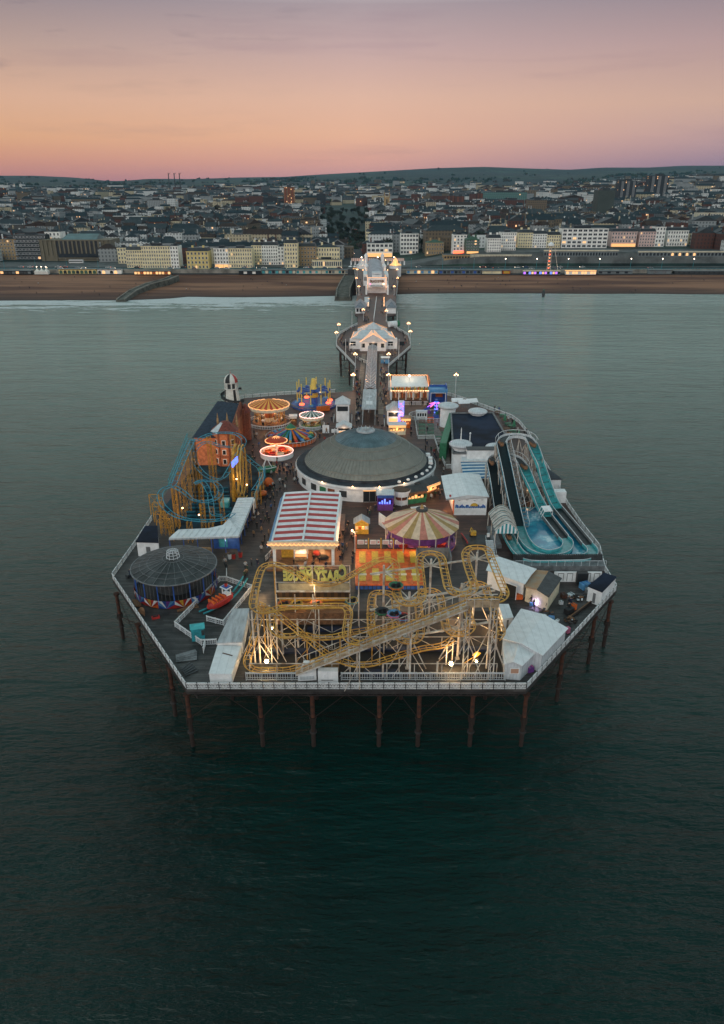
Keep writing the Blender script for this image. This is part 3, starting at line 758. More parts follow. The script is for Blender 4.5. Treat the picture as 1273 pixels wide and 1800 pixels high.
b=B('purple'); b.lathe([(r*.86,2.5),(r*.95,4.0)],n*2,cap=False); b.build('valance',parent=t)
b=B('purple'); b.lathe([(r*.9,0),(r*.92,.9),(r*.86,.9),(r*.86,.5),(.1,.5)],28); b.build('platform',parent=t)
b=B('tent_pink')
b.tube([(r*.93*cos(a*PI/20),r*.93*sin(a*PI/20),.65+.15*sin(a*1.5)) for a in range(40)],.08,4,closed=True); b.build('painted_scrollwork',parent=t)
for i in range(n):
    b=B('white_steel'); a=2*PI*i/n+.1; b.cyl((r*.94*cos(a),r*.94*sin(a)),.09,.9,4.2,6); b.build('post',parent=t)
b=B('dark_grey'); b.cyl((0,0),1.1,.5,7.2,12); 
for i in range(8): a=i*PI/4; b.bar((0,0,1.5),(4.5*cos(a),4.5*sin(a),1.2),.12)
b.build('centre_drive',parent=t)
for i in range(8):
    a=i*PI/4; b=B('red' if i%2 else 'yellow'); b.smooth=True; b.lathe([(.2,0),(.8,.3),(.85,1.0)],10,(4.9*cos(a),4.9*sin(a),.8),cap=False); b.build('car',parent=t)
b=B('white_paint'); p0=P(672,925); b.box((p0.x-c.x,p0.y-c.y-.5,1.4),(.15,2.6,2.6),.5); b.use('tent_pink'); b.box((p0.x-c.x+1.3,p0.y-c.y-1.2,1.2),(2.2,1.6,.12),.5,Matrix.Rotation(.3,3,'X')); b.build('entrance_board',parent=t)

# ================= trampolines
t=thing('trampoline_park','orange framed trampoline beds, two rows of five yellow mats','trampolines',(0,0,0))
fl_,frr=P(625,1028,.9),P(745,1028,.9); bl,br=P(630,965,.9),P(745,965,.9)
b=B('orange_mat'); 
q0,q1,q2,q3=fl_,frr,Vector((frr.x,bl.y,.9)),Vector((fl_.x,bl.y,.9))
x0,x1,y0,y1=q0.x,q1.x,q0.y,bl.y
b.bx(x0,x1,y0,y1,.75,.95); b.build('padding',parent=t)
b=B('orange'); 
for k in range(7): xx=x0+(x1-x0)*k/6; b.bx(xx-.06,xx+.06,y0,y1,.96,1.02)
b.build('pad_seams',parent=t)
dx=(x1-x0)/5; dy=(y1-y0)/2
for r_ in range(2):
    for k in range(5):
        b=B('yellow_mat'); cx_=x0+dx*(k+.5); cy_=y0+dy*(r_+.5)-.1*r_
        b.bx(cx_-dx*.26,cx_+dx*.26,cy_-dy*.33,cy_+dy*.33,1.03,1.05); b.build('bed',parent=t)
        if r_==0: b=B('cream_paint'); b.bx(cx_-dx*.33,cx_+dx*.33,cy_-.3,cy_+.35,1.06,1.09); b.build('end_mat',parent=t)
b=B('blue')
for k in range(16): xx=x0+(x1-x0)*(k+.5)/16; b.bx(xx-.28,xx+.28,y0-.15,y0-.02,.1,.7)
b.build('front_skirt',parent=t)
b=B('dark_grey'); b.bx(x0,x1,y0,y1,.02,.7); b.build('base',parent=t)
for k in range(6):
    b=B('orange' if k in(0,5) else 'yellow'); xx=x0+(x1-x0)*k/5; b.cyl((xx,y1),.10,0,3.1 if k not in (0,5) else 3.6,8); b.build('post',parent=t)
for k in range(5):
    b=B('white_paint'); xx=x0+dx*k+dx*.12; b.bx(xx,xx+dx*.52,y1-.1,y1-.02,1.9,2.75); b.use('red')
    for q in range(3): b.bx(xx+.12,xx+dx*.52-.12,y1-.13,y1-.105,2.05+.22*q,2.13+.22*q)
    b.use('white_paint'); b.bx(xx+dx*.58,xx+dx*.78,y1-.1,y1-.02,1.9,2.75); b.use('red'); b.bx(xx+dx*.62,xx+dx*.74,y1-.13,y1-.105,2.2,2.5); b.build('rules_board',parent=t)
b=B('dark_grey'); b.bx(x0,x1,y1-.05,y1+.02,.9,1.1); b.bx(x0,x1,y1-.05,y1+.02,2.85,2.95); b.build('rear_rail',parent=t)
for i,(x,y,s) in enumerate(((x0-.2,y1+.5,'left'),(x1+.1,y1+.3,'right'))):
    lamp_post((x,y,0),'white lamp post with bright warm globe at the back %s corner of the trampolines'%s,h=4.6,heads=1,group='lamp posts by the trampolines',power=1300)

# ================= small stall left of the tent
c=ctr(636,935,0); t=thing('snack_stall','small yellow stall with grey pitched roof between the striped hall and the tent','stall',c)
b=B('yellow'); b.bx(-1.3,1.3,-1.0,1.0,0,1.0); b.build('counter',parent=t)
b=B('cream_paint'); 
for sx in(-1,1):
    for sy in(-1,1): b.bx(sx*1.2-.1,sx*1.2+.1,sy*.9-.1,sy*.9+.1,1,2.3)
b.bx(-1.3,1.3,.8,1.0,1,2.3); b.build('frame',parent=t)
b=B('grey_roof'); b.gable(-1.5,1.5,-1.2,1.2,2.3,3.3,'Y',.1); b.build('roof',parent=t)
b=B('yellow'); b.add([(-1.4,-1.32,2.3),(1.4,-1.32,2.3),(0,-1.32,3.15),(-1.4,-1.36,2.3),(1.4,-1.36,2.3),(0,-1.36,3.15)],[(0,1,2),(3,5,4),(0,3,4,1)]); b.bx(-1.3,1.3,-1.45,-1.3,2.0,2.35); b.build('sign_board',parent=t)
for k,m_ in enumerate(('lit_sign','orange','lit_sign','white_paint')):
    b=B(m_); b.bx(-1.15+k*.6,-.7+k*.6,-.9,-.5,1.0,1.45); b.build('snack_display',parent=t)
q=lamp('stall_light',(0,-.6,1.9),60); q.parent=t

# ================= stalls hugging the dome on the right
def stall(px,py,name,label,w,d,h,wall,roof,rz=0,hr=.8,kind='gable',sign=None,light=60,lit=None,window=True):
    c=ctr(px,py,0); t=thing(name,label,'kiosk',c,rz)
    b=B(wall); b.bx(-w/2,w/2,-d/2,d/2,0,h*.38); b.bx(-w/2,w/2,d/2-.15,d/2,h*.38,h)
    for s in(-1,1): b.bx(s*w/2-.12,s*w/2+.12,-d/2-.02,-d/2+.22,h*.38,h)
    b.bx(-w/2,-w/2+.1,-d/2,d/2,h*.38,h); b.bx(w/2-.1,w/2,-d/2,d/2,h*.38,h); b.build('walls',parent=t)
    b=B(roof)
    if kind=='gable': b.gable(-w/2,w/2,-d/2,d/2,h,h+hr,'X',.35)
    elif kind=='gableY': b.gable(-w/2,w/2,-d/2,d/2,h,h+hr,'Y',.3)
    elif kind=='hip': b.hip(-w/2,w/2,-d/2,d/2,h,h+hr,.35,min(w,d)/2+.3)
    else: b.bx(-w/2-.25,w/2+.25,-d/2-.25,d/2+.25,h,h+.25)
    b.build('roof',parent=t)
    if sign: b=B(sign); b.bx(-w/2-.05,w/2+.05,-d/2-.3,-d/2-.12,h-.5,h+.1); b.build('sign_board',parent=t)
    if lit: b=B(lit); [b.bx(-w/2+.3+(w-.6)*k/5,-w/2+.1+(w-.6)*(k+1)/5,-d/2+.3,-d/2+.5,h*.4,h*(.5+.1*(k%3))) for k in range(5)]; b.build('serving_hatch',parent=t)
    if light: q=lamp('stall_light',(0,-d/2-.2,h*.8),light*.45,(1,.55,.25)); q.parent=t
    return t
stall(677,893,'games_kiosk','blue and purple games kiosk with white roof frame below the dome',3.2,2.6,3.4,'purple','pale_metal',0,.5,'flat','blue',90,'neon_blue')
c=ctr(705,884,0); t=thing('round_kiosk','small round white kiosk with brown top below the dome','kiosk',c)
b=B('white_paint'); b.lathe([(1.9,2.0),(2.0,3.2)],16,cap=False); b.lathe([(1.5,0),(1.5,1.0)],16)
for i in range(8): a=i*PI/4; b.cyl((1.8*cos(a),1.8*sin(a)),.07,0,2.1,5)
b.build('walls',parent=t); b=B(mat('felt_brown',(.09,.06,.045),rough=.9)); b.lathe([(1.9,3.15),(1.3,3.35),(.05,3.5)],16,cap=False); b.build('roof',parent=t); b=B('brick_red'); b.cyl((0,0),1.2,1.0,2.8,12); b.build('core',parent=t)
stall(728,880,'dark_roof_stall','dark pitched roof stall with green counter hugging the dome, nearest the round kiosk',4.2,3.0,2.6,'green','dark_grey',.35,1.0,'gable','wood',120,'lit_sign')
stall(750,868,'dark_roof_stall','dark pitched roof stall with warm lights hugging the right of the dome, farther up',4.6,3.0,2.6,'wood','dark_grey',.75,1.0,'gable','lit_sign',260,'lit_sign')
c=ctr(735,897,0); t=thing('bench','pale green bench counter beside the dark roof stalls','bench',c,.3); b=B('white_paint'); b.bx(-1.6,1.6,-.35,.35,.7,.8); b.build('top',parent=t); b=B('green'); b.bx(-1.4,1.4,-.2,.2,0,.7); b.build('base',parent=t)

# ================= glazed windshelter down the middle of the neck
t=thing('glazed_walkway','long glass roofed walkway down the middle of the neck ending in a solid canopy','walkway',(0,0,0))
def shelter(y0,y1,xa0,xa1,h,n,seg,solid):
    pa=P(*y0); pb=P(*y1)
    return
a,bb_=P(648,748),P(655,622)
hw=1.75; h=3.0
d=(bb_-a); L=d.length; d.normalize(); nx=Vector((d.y,-d.x,0))
def swp(f,k,z): return a+d*(L*f)+nx*k+Vector((0,0,z))
nb=34
f1=.30
b=B('canopy_glass'); b.quad(swp(f1,-hw,h),swp(f1,0,h+.7),swp(1,0,h+.7),swp(1,-hw,h)); b.quad(swp(f1,0,h+.7),swp(f1,hw,h),swp(1,hw,h),swp(1,0,h+.7)); b.build('glass_roof',parent=t)
b=B('pale_metal')
for k in range(nb+1):
    f=f1+(1-f1)*k/nb
    b.bar(swp(f,-hw,h+.03),swp(f,0,h+.75),.06); b.bar(swp(f,0,h+.75),swp(f,hw,h+.03),.06); b.bar(swp(f,-hw,0),swp(f,-hw,h),.05); b.bar(swp(f,hw,0),swp(f,hw,h),.05)
for k,z in ((-hw,h),(0,h+.76),(hw,h),(-hw,1.0),(hw,1.0),(-hw,.2),(hw,.2)): b.bar(swp(0,k,z),swp(1,k,z),.06)
b.build('frame',parent=t)
b=B('canopy_glass'); b.quad(swp(.0,0,.3),swp(1,0,.3),swp(1,0,2.6),swp(.0,0,2.6)); b.build('centre_screen',parent=t)
b=B('grey_roof'); b.add([swp(.06,-hw-.3,h-.1),swp(.06,hw+.3,h-.1),swp(.29,hw+.3,h-.1),swp(.29,-hw-.3,h-.1),swp(.06,-hw-.3,h+.25),swp(.06,hw+.3,h+.25),swp(.29,hw+.3,h+.25),swp(.29,-hw-.3,h+.25)],[(0,3,2,1),(4,5,6,7),(0,1,5,4),(2,3,7,6),(0,4,7,3),(1,2,6,5)]); b.build('solid_canopy',parent=t)
b=B('white_roof'); pc=swp(.12,0,h+.3); b.box(pc,(1.9,3.2,.35)); b.use('pale_metal'); b.box(swp(.19,0,h+.3),(1.4,1.6,.3)); b.build('skylight',parent=t)
b=B(mat('walk_boards',(.30,.24,.20),rough=.8,var=.3,scale=.6))
for s in(-1,1):
    b.add([swp(.12,s*3.4-.8,.012),swp(.12,s*3.4+.8,.012),swp(1,s*3.4+.8,.012),swp(1,s*3.4-.8,.012)],[(0,1,2,3)])
b.build('pale_footway',parent=t)

# ================= left-side fairground rides
def seat_ring(): pass
# big carousel
c=ctr(473,712,5.2); r=34.5*mpp(473,712,5.2)
def carousel(c,r,h,hr,name,label,ca,cb,n,trim,deckm,lit,fence,rim,front):
    t=thing(name,label,'carousel',c); b=B(ca)
    for i in range(n):
        b.use(ca if i%2 else cb); a0=2*PI*i/n; a1=2*PI*(i+1)/n
        b.add([(0,0,h+hr),(r*cos(a0),r*sin(a0),h),(r*cos(a1),r*sin(a1),h)],[(0,1,2)])
    b.build('roof',parent=t)
    b=B(rim); b.lathe([(r,h-.75),(r+.15,h-.75),(r+.15,h+.05),(r-.05,h+.1)],48,cap=False); b.lathe([(r-.1,h-.7),(r-.1,h-.05)],48,cap=False); b.build('rounding_board',parent=t)
    b=B(trim); k=96; b.tube([((r+.22)*cos(2*PI*i/k),(r+.22)*sin(2*PI*i/k),h+.05+.18*abs(sin(PI*i/4))) for i in range(k)],.09,4,closed=True); b.build('light_garland',parent=t)
    b=B(deckm); b.lathe([(r*.9,0),(r*.9,.6),(.1,.6)],36); b.build('platform',parent=t)
    b=B(rim); b.lathe([(1.3,.6),(1.2,h-.2)],12,cap=False); b.use('brick_red'); b.lathe([(1.25,h*.3),(1.35,h*.5),(1.25,h*.7)],12,cap=False); b.build('centre_drum',parent=t)
    b=B('yellow'); k=18
    for i in range(k):
        for rr in (.6,.78): a=2*PI*(i+(.5 if rr<.7 else 0))/k; b.cyl((r*rr*cos(a),r*rr*sin(a)),.04,.6,h-.2,4)
    b.build('poles',parent=t)
    for i in range(12):
        rr=.78 if i%2 else .6; a=2*PI*i/12+.1; x,y=r*rr*cos(a),r*rr*sin(a); z=1.2+.25*(i%3); tg=Vector((-sin(a),cos(a),0))
        b=B(('white_paint','wood','cream_paint','dark_grey')[i%4]); cc=Vector((x,y,z))
        b.tube([cc-tg*.55,cc-tg*.2,cc+tg*.25,cc+tg*.5+Vector((0,0,.3)),cc+tg*.62+Vector((0,0,.62))],[.16,.24,.24,.15,.09],6)
        b.bar(cc+tg*.6+Vector((0,0,.6)),cc+tg*.85+Vector((0,0,.45)),.09)
        for q in (-.35,.3):
            for s_ in(-.1,.1): b.bar(cc+tg*q+Vector((s_,0,-.1)),cc+tg*(q+.15)+Vector((s_,0,-.55)),.05)
        b.bar(cc-tg*.5,cc-tg*.8-Vector((0,0,.3)),.05); b.build('horse',parent=t)
    for i in range(3): q=lamp('ride_light',(r*.5*cos(i*2.1-.5),r*.5*sin(i*2.1-.5),h-.9),lit,(1,.5,.2),.4); q.parent=t
    fr=r*1.12; b=B(fence); k=56
    b.lathe([(fr,.7),(fr+.1,.7),(fr+.1,.95),(fr,.95)],k,cap=False); b.lathe([(fr,.1),(fr+.08,.1),(fr+.08,.25)],k,cap=False)
    for i in range(k): a=2*PI*i/k; b.box((fr*cos(a),fr*sin(a),.5),(.12,.12,1.0),a)
    b.build('picket_fence',parent=t)
    return t
mat('canvas_orange',(.85,.42,.08),rough=.7,var=.1); mat('canvas_red',(.55,.06,.02),rough=.7,var=.15); mat('canvas_white',(.66,.66,.62),rough=.7,var=.1); mat('canvas_green',(.035,.07,.05),rough=.7,var=.15); mat('canvas_pink',(.6,.22,.34),rough=.7)
carousel(c,r,5.2,1.9,'carousel','large galloper carousel with orange and red striped cone roof edged in lights','canvas_orange','canvas_red',36,'trim_warm','wood',420,'white_rail','cream_paint',True)
c=ctr(548,730,3.3); r=20*mpp(548,730,3.3)
carousel(c,r,3.3,1.3,'small_carousel','small carousel with dark green and white striped cone roof','canvas_white','canvas_green',24,'trim_pink','green',120,'white_rail','cream_paint',True)
# paratrooper style ride in blue and yellow
c=ctr(552,712,0); t=thing('paratrooper_ride','blue and yellow ride with tall yellow poles round a cone on a blue platform','ride',c)
r=40*mpp(552,712)
b=B('blue'); b.lathe([(r,0),(r,.5),(.1,.6)],48); b.build('platform',parent=t)
b=B('mid_grey'); b.lathe([(r+.2,.9),(r+.3,.9),(r+.3,1.15),(r+.2,1.15)],48,cap=False)
for i in range(48): a=2*PI*i/48; b.cyl((r*1.03*cos(a),r*1.03*sin(a)),.05,0,1.1,4)
b.build('fence',parent=t)
b=B('blue'); b.cyl((0,0),1.2,.5,2.6,16,.9); b.use('yellow'); b.cyl((0,0),1.35,2.6,3.9,16,1.2); b.use('blue'); b.cyl((0,0),.9,3.9,5.0,16); b.build('hub',parent=t)
b=B(mat('lamp_yellow',(.75,.55,.12),rough=.5,var=.1)); b.lathe([(1.0,5.0),(.75,7.0),(.5,8.2)],16); b.build('centre_cone',parent=t)
b=B('blue')
for i in range(10):
    a=2*PI*i/10+.2; b.bar((0,0,4.4),(r*.68*cos(a),r*.68*sin(a),5.0),.28); b.ball((r*.68*cos(a),r*.68*sin(a),4.6),.5)
b.build('arms',parent=t)
for i in range(10):
    a=2*PI*i/10+.2; b=B('lamp_yellow'); b.cyl((r*.72*cos(a),r*.72*sin(a)),.17,1.0,7.4,8); b.use('neon_red' if i%3==0 else 'blue_light'); b.lathe([(.15,0),(.8,.2),(.75,.6)],10,(r*.72*cos(a),r*.72*sin(a),.9)); b.build('gondola_pole',parent=t)
b=B('orange'); b.box((r*.45,-r*.93,.8),(4,.8,1.4),.35); b.build('step_panel',parent=t)
for x,y in ((2,-4),(-4,2)): q=lamp('ride_light',(x,y,5),120,(1,.6,.3)); q.parent=t
# octopus ride
c=ctr(512,772,0); t=thing('octopus_ride','multicoloured ride with spokes of many colours in a low round fence','ride',c)
r=44*mpp(512,772)
b=B('dark_grey'); b.lathe([(r*.95,0),(r*.95,.35),(.1,.35)],40); b.build('platform',parent=t)
b=B('orange'); b.lathe([(r,0),(r,.75),(r-.12,.75),(r-.12,0)],48,cap=False); b.build('fence_panels',parent=t)
b=B('pale_metal'); b.lathe([(r,1.05),(r+.08,1.12),(r,1.2)],48,cap=False)
for i in range(40): a=2*PI*i/40; b.cyl((r*cos(a),r*sin(a)),.05,0,1.15,4)
b.build('fence_rail',parent=t)
arm=['blue','orange','yellow','red','blue_light','orange','teal','green','yellow','blue','red','teal','blue','green','teal','blue_light','orange','blue','yellow','red']
for i in range(20):
    a=2*PI*i/20+.05; k=.78; b=B(arm[i]); d_=Vector((cos(a),sin(a),0)); n_=Vector((-sin(a),cos(a),0))
    p0=d_*.8+Vector((0,0,3.0)); p1=d_*(r*k)+Vector((0,0,1.0))
    b.add([p0-n_*.15,p0+n_*.15,p1+n_*.42,p1-n_*.42,p0-n_*.15-Vector((0,0,.2)),p0+n_*.15-Vector((0,0,.2)),p1+n_*.42-Vector((0,0,.2)),p1-n_*.42-Vector((0,0,.2))],[(0,3,2,1),(4,5,6,7),(0,1,5,4),(2,3,7,6),(0,4,7,3),(1,2,6,5)])
    b.build('arm',parent=t)
    b=B(arm[(i+7)%20]); b.smooth=True; b.tube([p1-n_*.1+d_*-.5,p1+d_*.2+Vector((0,0,.15)),p1+d_*.9],[.3,.42,.2],8); b.build('car',parent=t)
b=B('green'); b.lathe([(1.0,.3),(1.0,2.8),(1.4,3.1),(.9,3.7),(.35,4.1),(.05,4.5)],14); b.use('yellow'); b.lathe([(1.45,3.0),(1.5,3.15),(1.45,3.3)],14,cap=False); b.build('hub',parent=t)
# cup ride, orange lit
c=ctr(487,801,0); t=thing('teacup_ride','small ride with glowing orange round roof inside a white ring fence','ride',c)
r=29*mpp(487,803)
b=B('white_paint'); b.lathe([(r,0),(r,1.25),(r-.12,1.25),(r-.12,0)],40,cap=False); b.build('ring_fence',parent=t)
b=B('trim_pink'); b.lathe([(r+.03,1.22),(r+.08,1.3),(r,1.36)],40,cap=False); b.build('fence_lights',parent=t)
b=B(mat('tea_floor',(.32,.12,.06),rough=.6,var=.3)); b.lathe([(r*.98,0),(r*.98,.25),(.1,.28)],32); b.build('floor',parent=t)
q_=(-.2,1.6)
b=B('canvas_red'); b.lathe([(r*.66,3.4),(r*.5,3.9),(.2,4.4)],32,(q_[0],q_[1],0),cap=False); b.build('roof',parent=t)
b=B('trim_warm'); k=64; rr=r*.67; b.tube([(q_[0]+rr*cos(2*PI*i/k),q_[1]+rr*sin(2*PI*i/k),3.35+.1*abs(sin(PI*i/4))) for i in range(k)],.11,4,closed=True)
for i in range(10): a=2*PI*i/10; b.bar((q_[0]+.3*cos(a),q_[1]+.3*sin(a),4.45),(q_[0]+rr*.7*cos(a),q_[1]+rr*.7*sin(a),3.75),.07)
b.build('roof_lights',parent=t)
b=B('white_paint'); b.cyl(q_,.3,.2,3.8,8); b.build('centre_post',parent=t)
for i in range(6):
    a=2*PI*i/6; b=B(('orange','red','cream_paint')[i%3]); b.smooth=True; b.lathe([(.4,0),(.85,.4),(.95,.95),(.85,.95)],12,(r*.5*cos(a),r*.5*sin(a)+.4,.3),cap=False); b.build('cup',parent=t)
for a in(0,2.1,4.2): q=lamp('ride_light',(2*cos(a),1.6+2*sin(a)-1,2.8),300,(1,.35,.12),.3); q.parent=t
# helter skelter
c=ctr(409,712,0); t=thing('helter_skelter','white and black striped helter skelter tower with red, white and black dome','slide tower',c)
b=B('canvas_white'); n=16; m_='black'
for i in range(n):
    b.use('canvas_white' if i%4!=1 else 'black'); a0=2*PI*i/n; a1=2*PI*(i+1)/n
    for (r0,z0,r1,z1) in ((2.3,0,1.75,4.4),):
        b.quad((r0*cos(a0),r0*sin(a0),z0),(r0*cos(a1),r0*sin(a1),z0),(r1*cos(a1),r1*sin(a1),z1),(r1*cos(a0),r1*sin(a0),z1))
b.build('tower',parent=t)
b=B('canvas_white'); b.lathe([(1.75,4.4),(1.9,4.45),(1.9,4.7),(1.7,4.7)],16,cap=False)
for i in range(8): a=2*PI*i/8+.2; b.box((1.65*cos(a),1.65*sin(a),5.4),(.35,.35,1.5),a)
b.lathe([(1.8,6.0),(1.85,6.2),(1.7,6.3)],16); b.build('lookout',parent=t)
b=B('dark_grey'); b.cyl((0,0),1.3,4.4,6.1,10); b.build('stair_core',parent=t)
b=B('red'); cc=['canvas_white','black','canvas_white','red']
for i in range(16):
    b.use(cc[(i//2+0)%4] if i%2==0 else cc[(i//2)%4]); a0=2*PI*i/16; a1=2*PI*(i+1)/16; pr=[(1.85,6.2),(1.75,7.0),(1.35,7.7),(.7,8.2),(.02,8.4)]
    for (r0,z0),(r1,z1) in zip(pr,pr[1:]): b.quad((r0*cos(a0),r0*sin(a0),z0),(r0*cos(a1),r0*sin(a1),z0),(r1*cos(a1),r1*sin(a1),z1),(r1*cos(a0),r1*sin(a0),z1))
b.build('dome',parent=t)
b=B('red'); b.cyl((0,0),.08,8.3,9.3,6,.03); b.build('finial',parent=t); t.scale=(1.12,1.12,1.15)
b=B('dark_grey'); pts=[]
for k in range(60):
    f=k/59; a=.3+f*2.2*PI; rr=2.0+.6*f; pts.append((rr*cos(a),rr*sin(a),3.6*(1-f)+.4))
for (p,q) in zip(pts,pts[1:]):
    def o(v,s,dz): x,y,z_=v; L_=math.hypot(x,y); return (x*(1+s/L_),y*(1+s/L_),z_+dz)
    b.quad(p,q,o(q,.7,0),o(p,.7,0)); b.quad(o(p,.7,-.1),o(q,.7,-.1),o(q,.75,.5),o(p,.75,.5)); b.quad(p,o(p,0,.3),o(q,0,.3),q)
b.build('slide',parent=t)
# ticket booth white/brown near the small carousel
stall(516,745,'pay_box','tiny pay box with white roof and brown counter near the small carousel',1.8,1.6,2.3,'wood','white_paint',.1,.2,'flat','canvas_white',60,'lit_sign')
# twin kiosks left of the neck mouth
def kiosk_house(px,py,label,w,d,h,hr,shop,light=150,lit='lit_sign',roof='pale_metal',kind='gableY'):
    c=ctr(px,py,0); t=thing('kiosk_house',label,'kiosk',c)
    b=B('white_paint'); b.bx(-w/2,w/2,-d/2,d/2,0,h); b.build('walls',parent=t)
    b=B(roof); (b.gable(-w/2,w/2,-d/2,d/2,h,h+hr,'Y',.35) if kind=='gableY' else b.hip(-w/2,w/2,-d/2,d/2,h,h+hr,.35,None)); b.build('roof',parent=t)
    b=B('glass_dark'); b.bx(-w/2+.3,w/2-.3,-d/2-.06,-d/2+.01,h*.62,h*.88); b.build('window',parent=t)
    if lit: b=B(lit); b.bx(-w/2+.5,w/2-.5,-d/2-.05,-d/2+.01,h*.2,h*.5); b.build('serving_hatch',parent=t)
    b=B('white_rail'); b.bx(-w/2-.8,-w/2-.7,-d/2-.5,d/2,0,1.0); b.bx(w/2+.7,w/2+.8,-d/2-.5,d/2,0,1.0); b.build('screen',parent=t)
    if light: q=lamp('kiosk_light',(0,-d/2-.8,h*.8),light,(1,.6,.35)); q.parent=t
kiosk_house(603,738,'white two storey kiosk with pale hipped roof left of the glazed walkway',3.6,4.5,5.2,1.8,1,0,None,'pale_metal','hip')
kiosk_house(605,762,'small brown fronted kiosk with pale pitched roof beside the dome, left of the walkway',3.6,3.0,2.2,1.0,1,40,'lit_sign')
c=ctr(573,762,0)
for k in range(2):
    t=thing('notice_board',('tall blank white notice board standing left of the small brown kiosk','low white planter box standing left of the small brown kiosk')[k],'board',(c.x+k*2.3,c.y+k*.3,0)); b=B('white_paint'); 
    b.bx(-.9+k*.1,.9,-.12,.12,.15,2.3-1.2*k); b.build('panel',parent=t); b=B('dark_grey'); b.bx(-.8,-.7,-.08,.08,0,.15); b.bx(.7,.8,-.08,.08,0,.15); b.build('feet',parent=t)
# ================= bright swing/carousel pavilion at the neck, right
p0,p1=P(687,703),P(753,703); bk=P(690,682)
cx=(p0.x+p1.x)/2; w=p1.x-p0.x; D=max(5,min(8,bk.y-p0.y)); cy=p0.y+D/2
t=thing('gallery_pavilion','bright long pavilion with glowing white roof and flowered fascia beside the neck','building',(cx,cy,0))
b=B('white_paint'); b.bx(-w/2,w/2,D/2-.2,D/2,0,4.2)
for k in range(6): x=-w/2+.2+(w-.4)*k/5; b.bx(x-.12,x+.12,-D/2,-D/2+.25,0,4.2)
for s in (-1,1): b.bx(s*w/2-.12,s*w/2+.12,-D/2,D/2,0,4.2)
b.build('walls',parent=t)
b=B(mat('lit_roof',(.85,.85,.84),rough=.5,var=.08)); b.add([(-w/2,-D/2,4.2),(w/2,-D/2,4.2),(w/2-.6,D/2,5.6),(-w/2+.6,D/2,5.6)],[(0,1,2,3)]); b.bx(-w/2,w/2,-D/2,D/2,4.0,4.18); b.build('roof',parent=t)
b=B('trim_warm'); b.tube([(-w/2+w*k/60,D/2-.1,5.8+.15*abs(sin(k*PI/5))) for k in range(61)],.1,4); b.tube([(-w/2,-D/2,4.2),(-w/2,D/2,5.9)],.08,4); b.tube([(w/2,-D/2,4.2),(w/2,D/2,5.9)],.08,4); b.build('light_strip',parent=t)
b=B('orange'); b.bx(w/2+.05,w/2+.4,-D/2,D/2,3,6.2); b.build('side_board',parent=t)
random.seed(4)
for nm,z0,z1,mm in (('flower_border',3.2,4.3,('green','yellow','orange','teal')),('bulb_row',2.9,3.2,('bulb_warm',)),('prize_display',.5,2.6,('brick_red','wood','orange','cream_paint'))):
    b=B(mm[0]); n=46
    for k in range(n):
        b.use(random.choice(mm)); x=-w/2+w*(k+.5)/n; q=random.uniform(.5,1)
        y_=-D/2-.25 if nm!='prize_display' else -D/2+1
        if nm=='bulb_row':
            if k%3==0: b.ball((x,y_,z0+.1),.12,6)
        else: b.box((x,y_,z0+(z1-z0)*q/2),(w/n*.95,.3,(z1-z0)*q))
    b.build(nm,parent=t)
for k in range(3): q=lamp('hall_light',(-w/3+k*w/3,-1,3.4),300,(1,.58,.28),.4); q.parent=t
q=lamp('hall_light',(0,1,7.2),110,(1,.75,.5),.4); q.parent=t
b=B('bulb_white'); b.ball((0,0,6.6),.32,8); b.use('pale_metal'); b.cyl((0,0),.08,5,6.4,6); b.build('roof_lamp',parent=t)
railing(P(688,712),P(752,712),'white picket fence in front of the bright long pavilion',bay=2)
# blue funhouse
c=ctr(769,708,0); t=thing('blue_funhouse','blue fronted ride booth with white framed stage beside the bright pavilion','ride',c)
b=B('blue'); b.bx(-2.6,2.6,1.4,1.7,0,5.2); b.bx(-2.6,-2.3,-1.5,1.7,0,4.2); b.bx(2.3,2.6,-1.5,1.7,0,5.8); b.bx(-2.6,2.6,-1.5,1.5,0,.6); b.build('shell',parent=t)
b=B('blue_light'); b.bx(-2.8,2.8,-1.7,-1.45,3.6,4.5); b.bx(-2.8,2.8,-1.7,1.7,4.5,4.65); b.build('sign_board',parent=t)
b=B('white_paint'); b.bx(-2.3,2.3,-1.6,-1.5,3.4,3.6); b.bx(-2.3,-2.15,-1.6,-1.5,.6,3.4); b.bx(2.15,2.3,-1.6,-1.5,.6,3.4); b.build('frame',parent=t)
b=B('orange'); b.bx(-.5,1.6,1.2,1.38,1.5,3.2); b.build('painted_scene',parent=t)
# neon spinning ride
c=ctr(766,735,0); t=thing('neon_spin_ride','small ride with pink and blue neon arms inside an oval white fence','ride',c)
b=B('blue'); b.lathe([(1.0,0),(.8,1.0),(.5,1.5),(.45,5.5)],12); b.build('hub',parent=t)
b=B('neon_blue'); 
for k in range(4): b.lathe([(.5,1.6+k),(.62,1.75+k),(.5,1.9+k)],10,cap=False)
b.build('neon_column',parent=t)
for i in range(8):
    a=2*PI*i/8; b=B('neon_pink' if i%2 else 'neon_purple'); b.bar((.4*cos(a),.4*sin(a),4.6),(2.5*cos(a),2.5*sin(a),3.3+.5*(i%2)),.12); b.build('neon_arm',parent=t)
    b=B(('blue','purple','green','blue')[i%4]); b.smooth=True; b.lathe([(.2,-.3),(.55,0),(.5,.5)],8,(3.0*cos(a),3.0*sin(a),2.2),cap=False); b.build('car',parent=t)
for a in(0,2,4): q=lamp('neon_light',(1.8*cos(a),1.8*sin(a)-.5,3.2),30,(.8,.25,.9),.2); q.parent=t
b=B('white_rail'); k=40; b.tube([(6.6*cos(2*PI*i/k)-1,4.4*sin(2*PI*i/k)+.6,1.0) for i in range(k)],.07,4,closed=True)
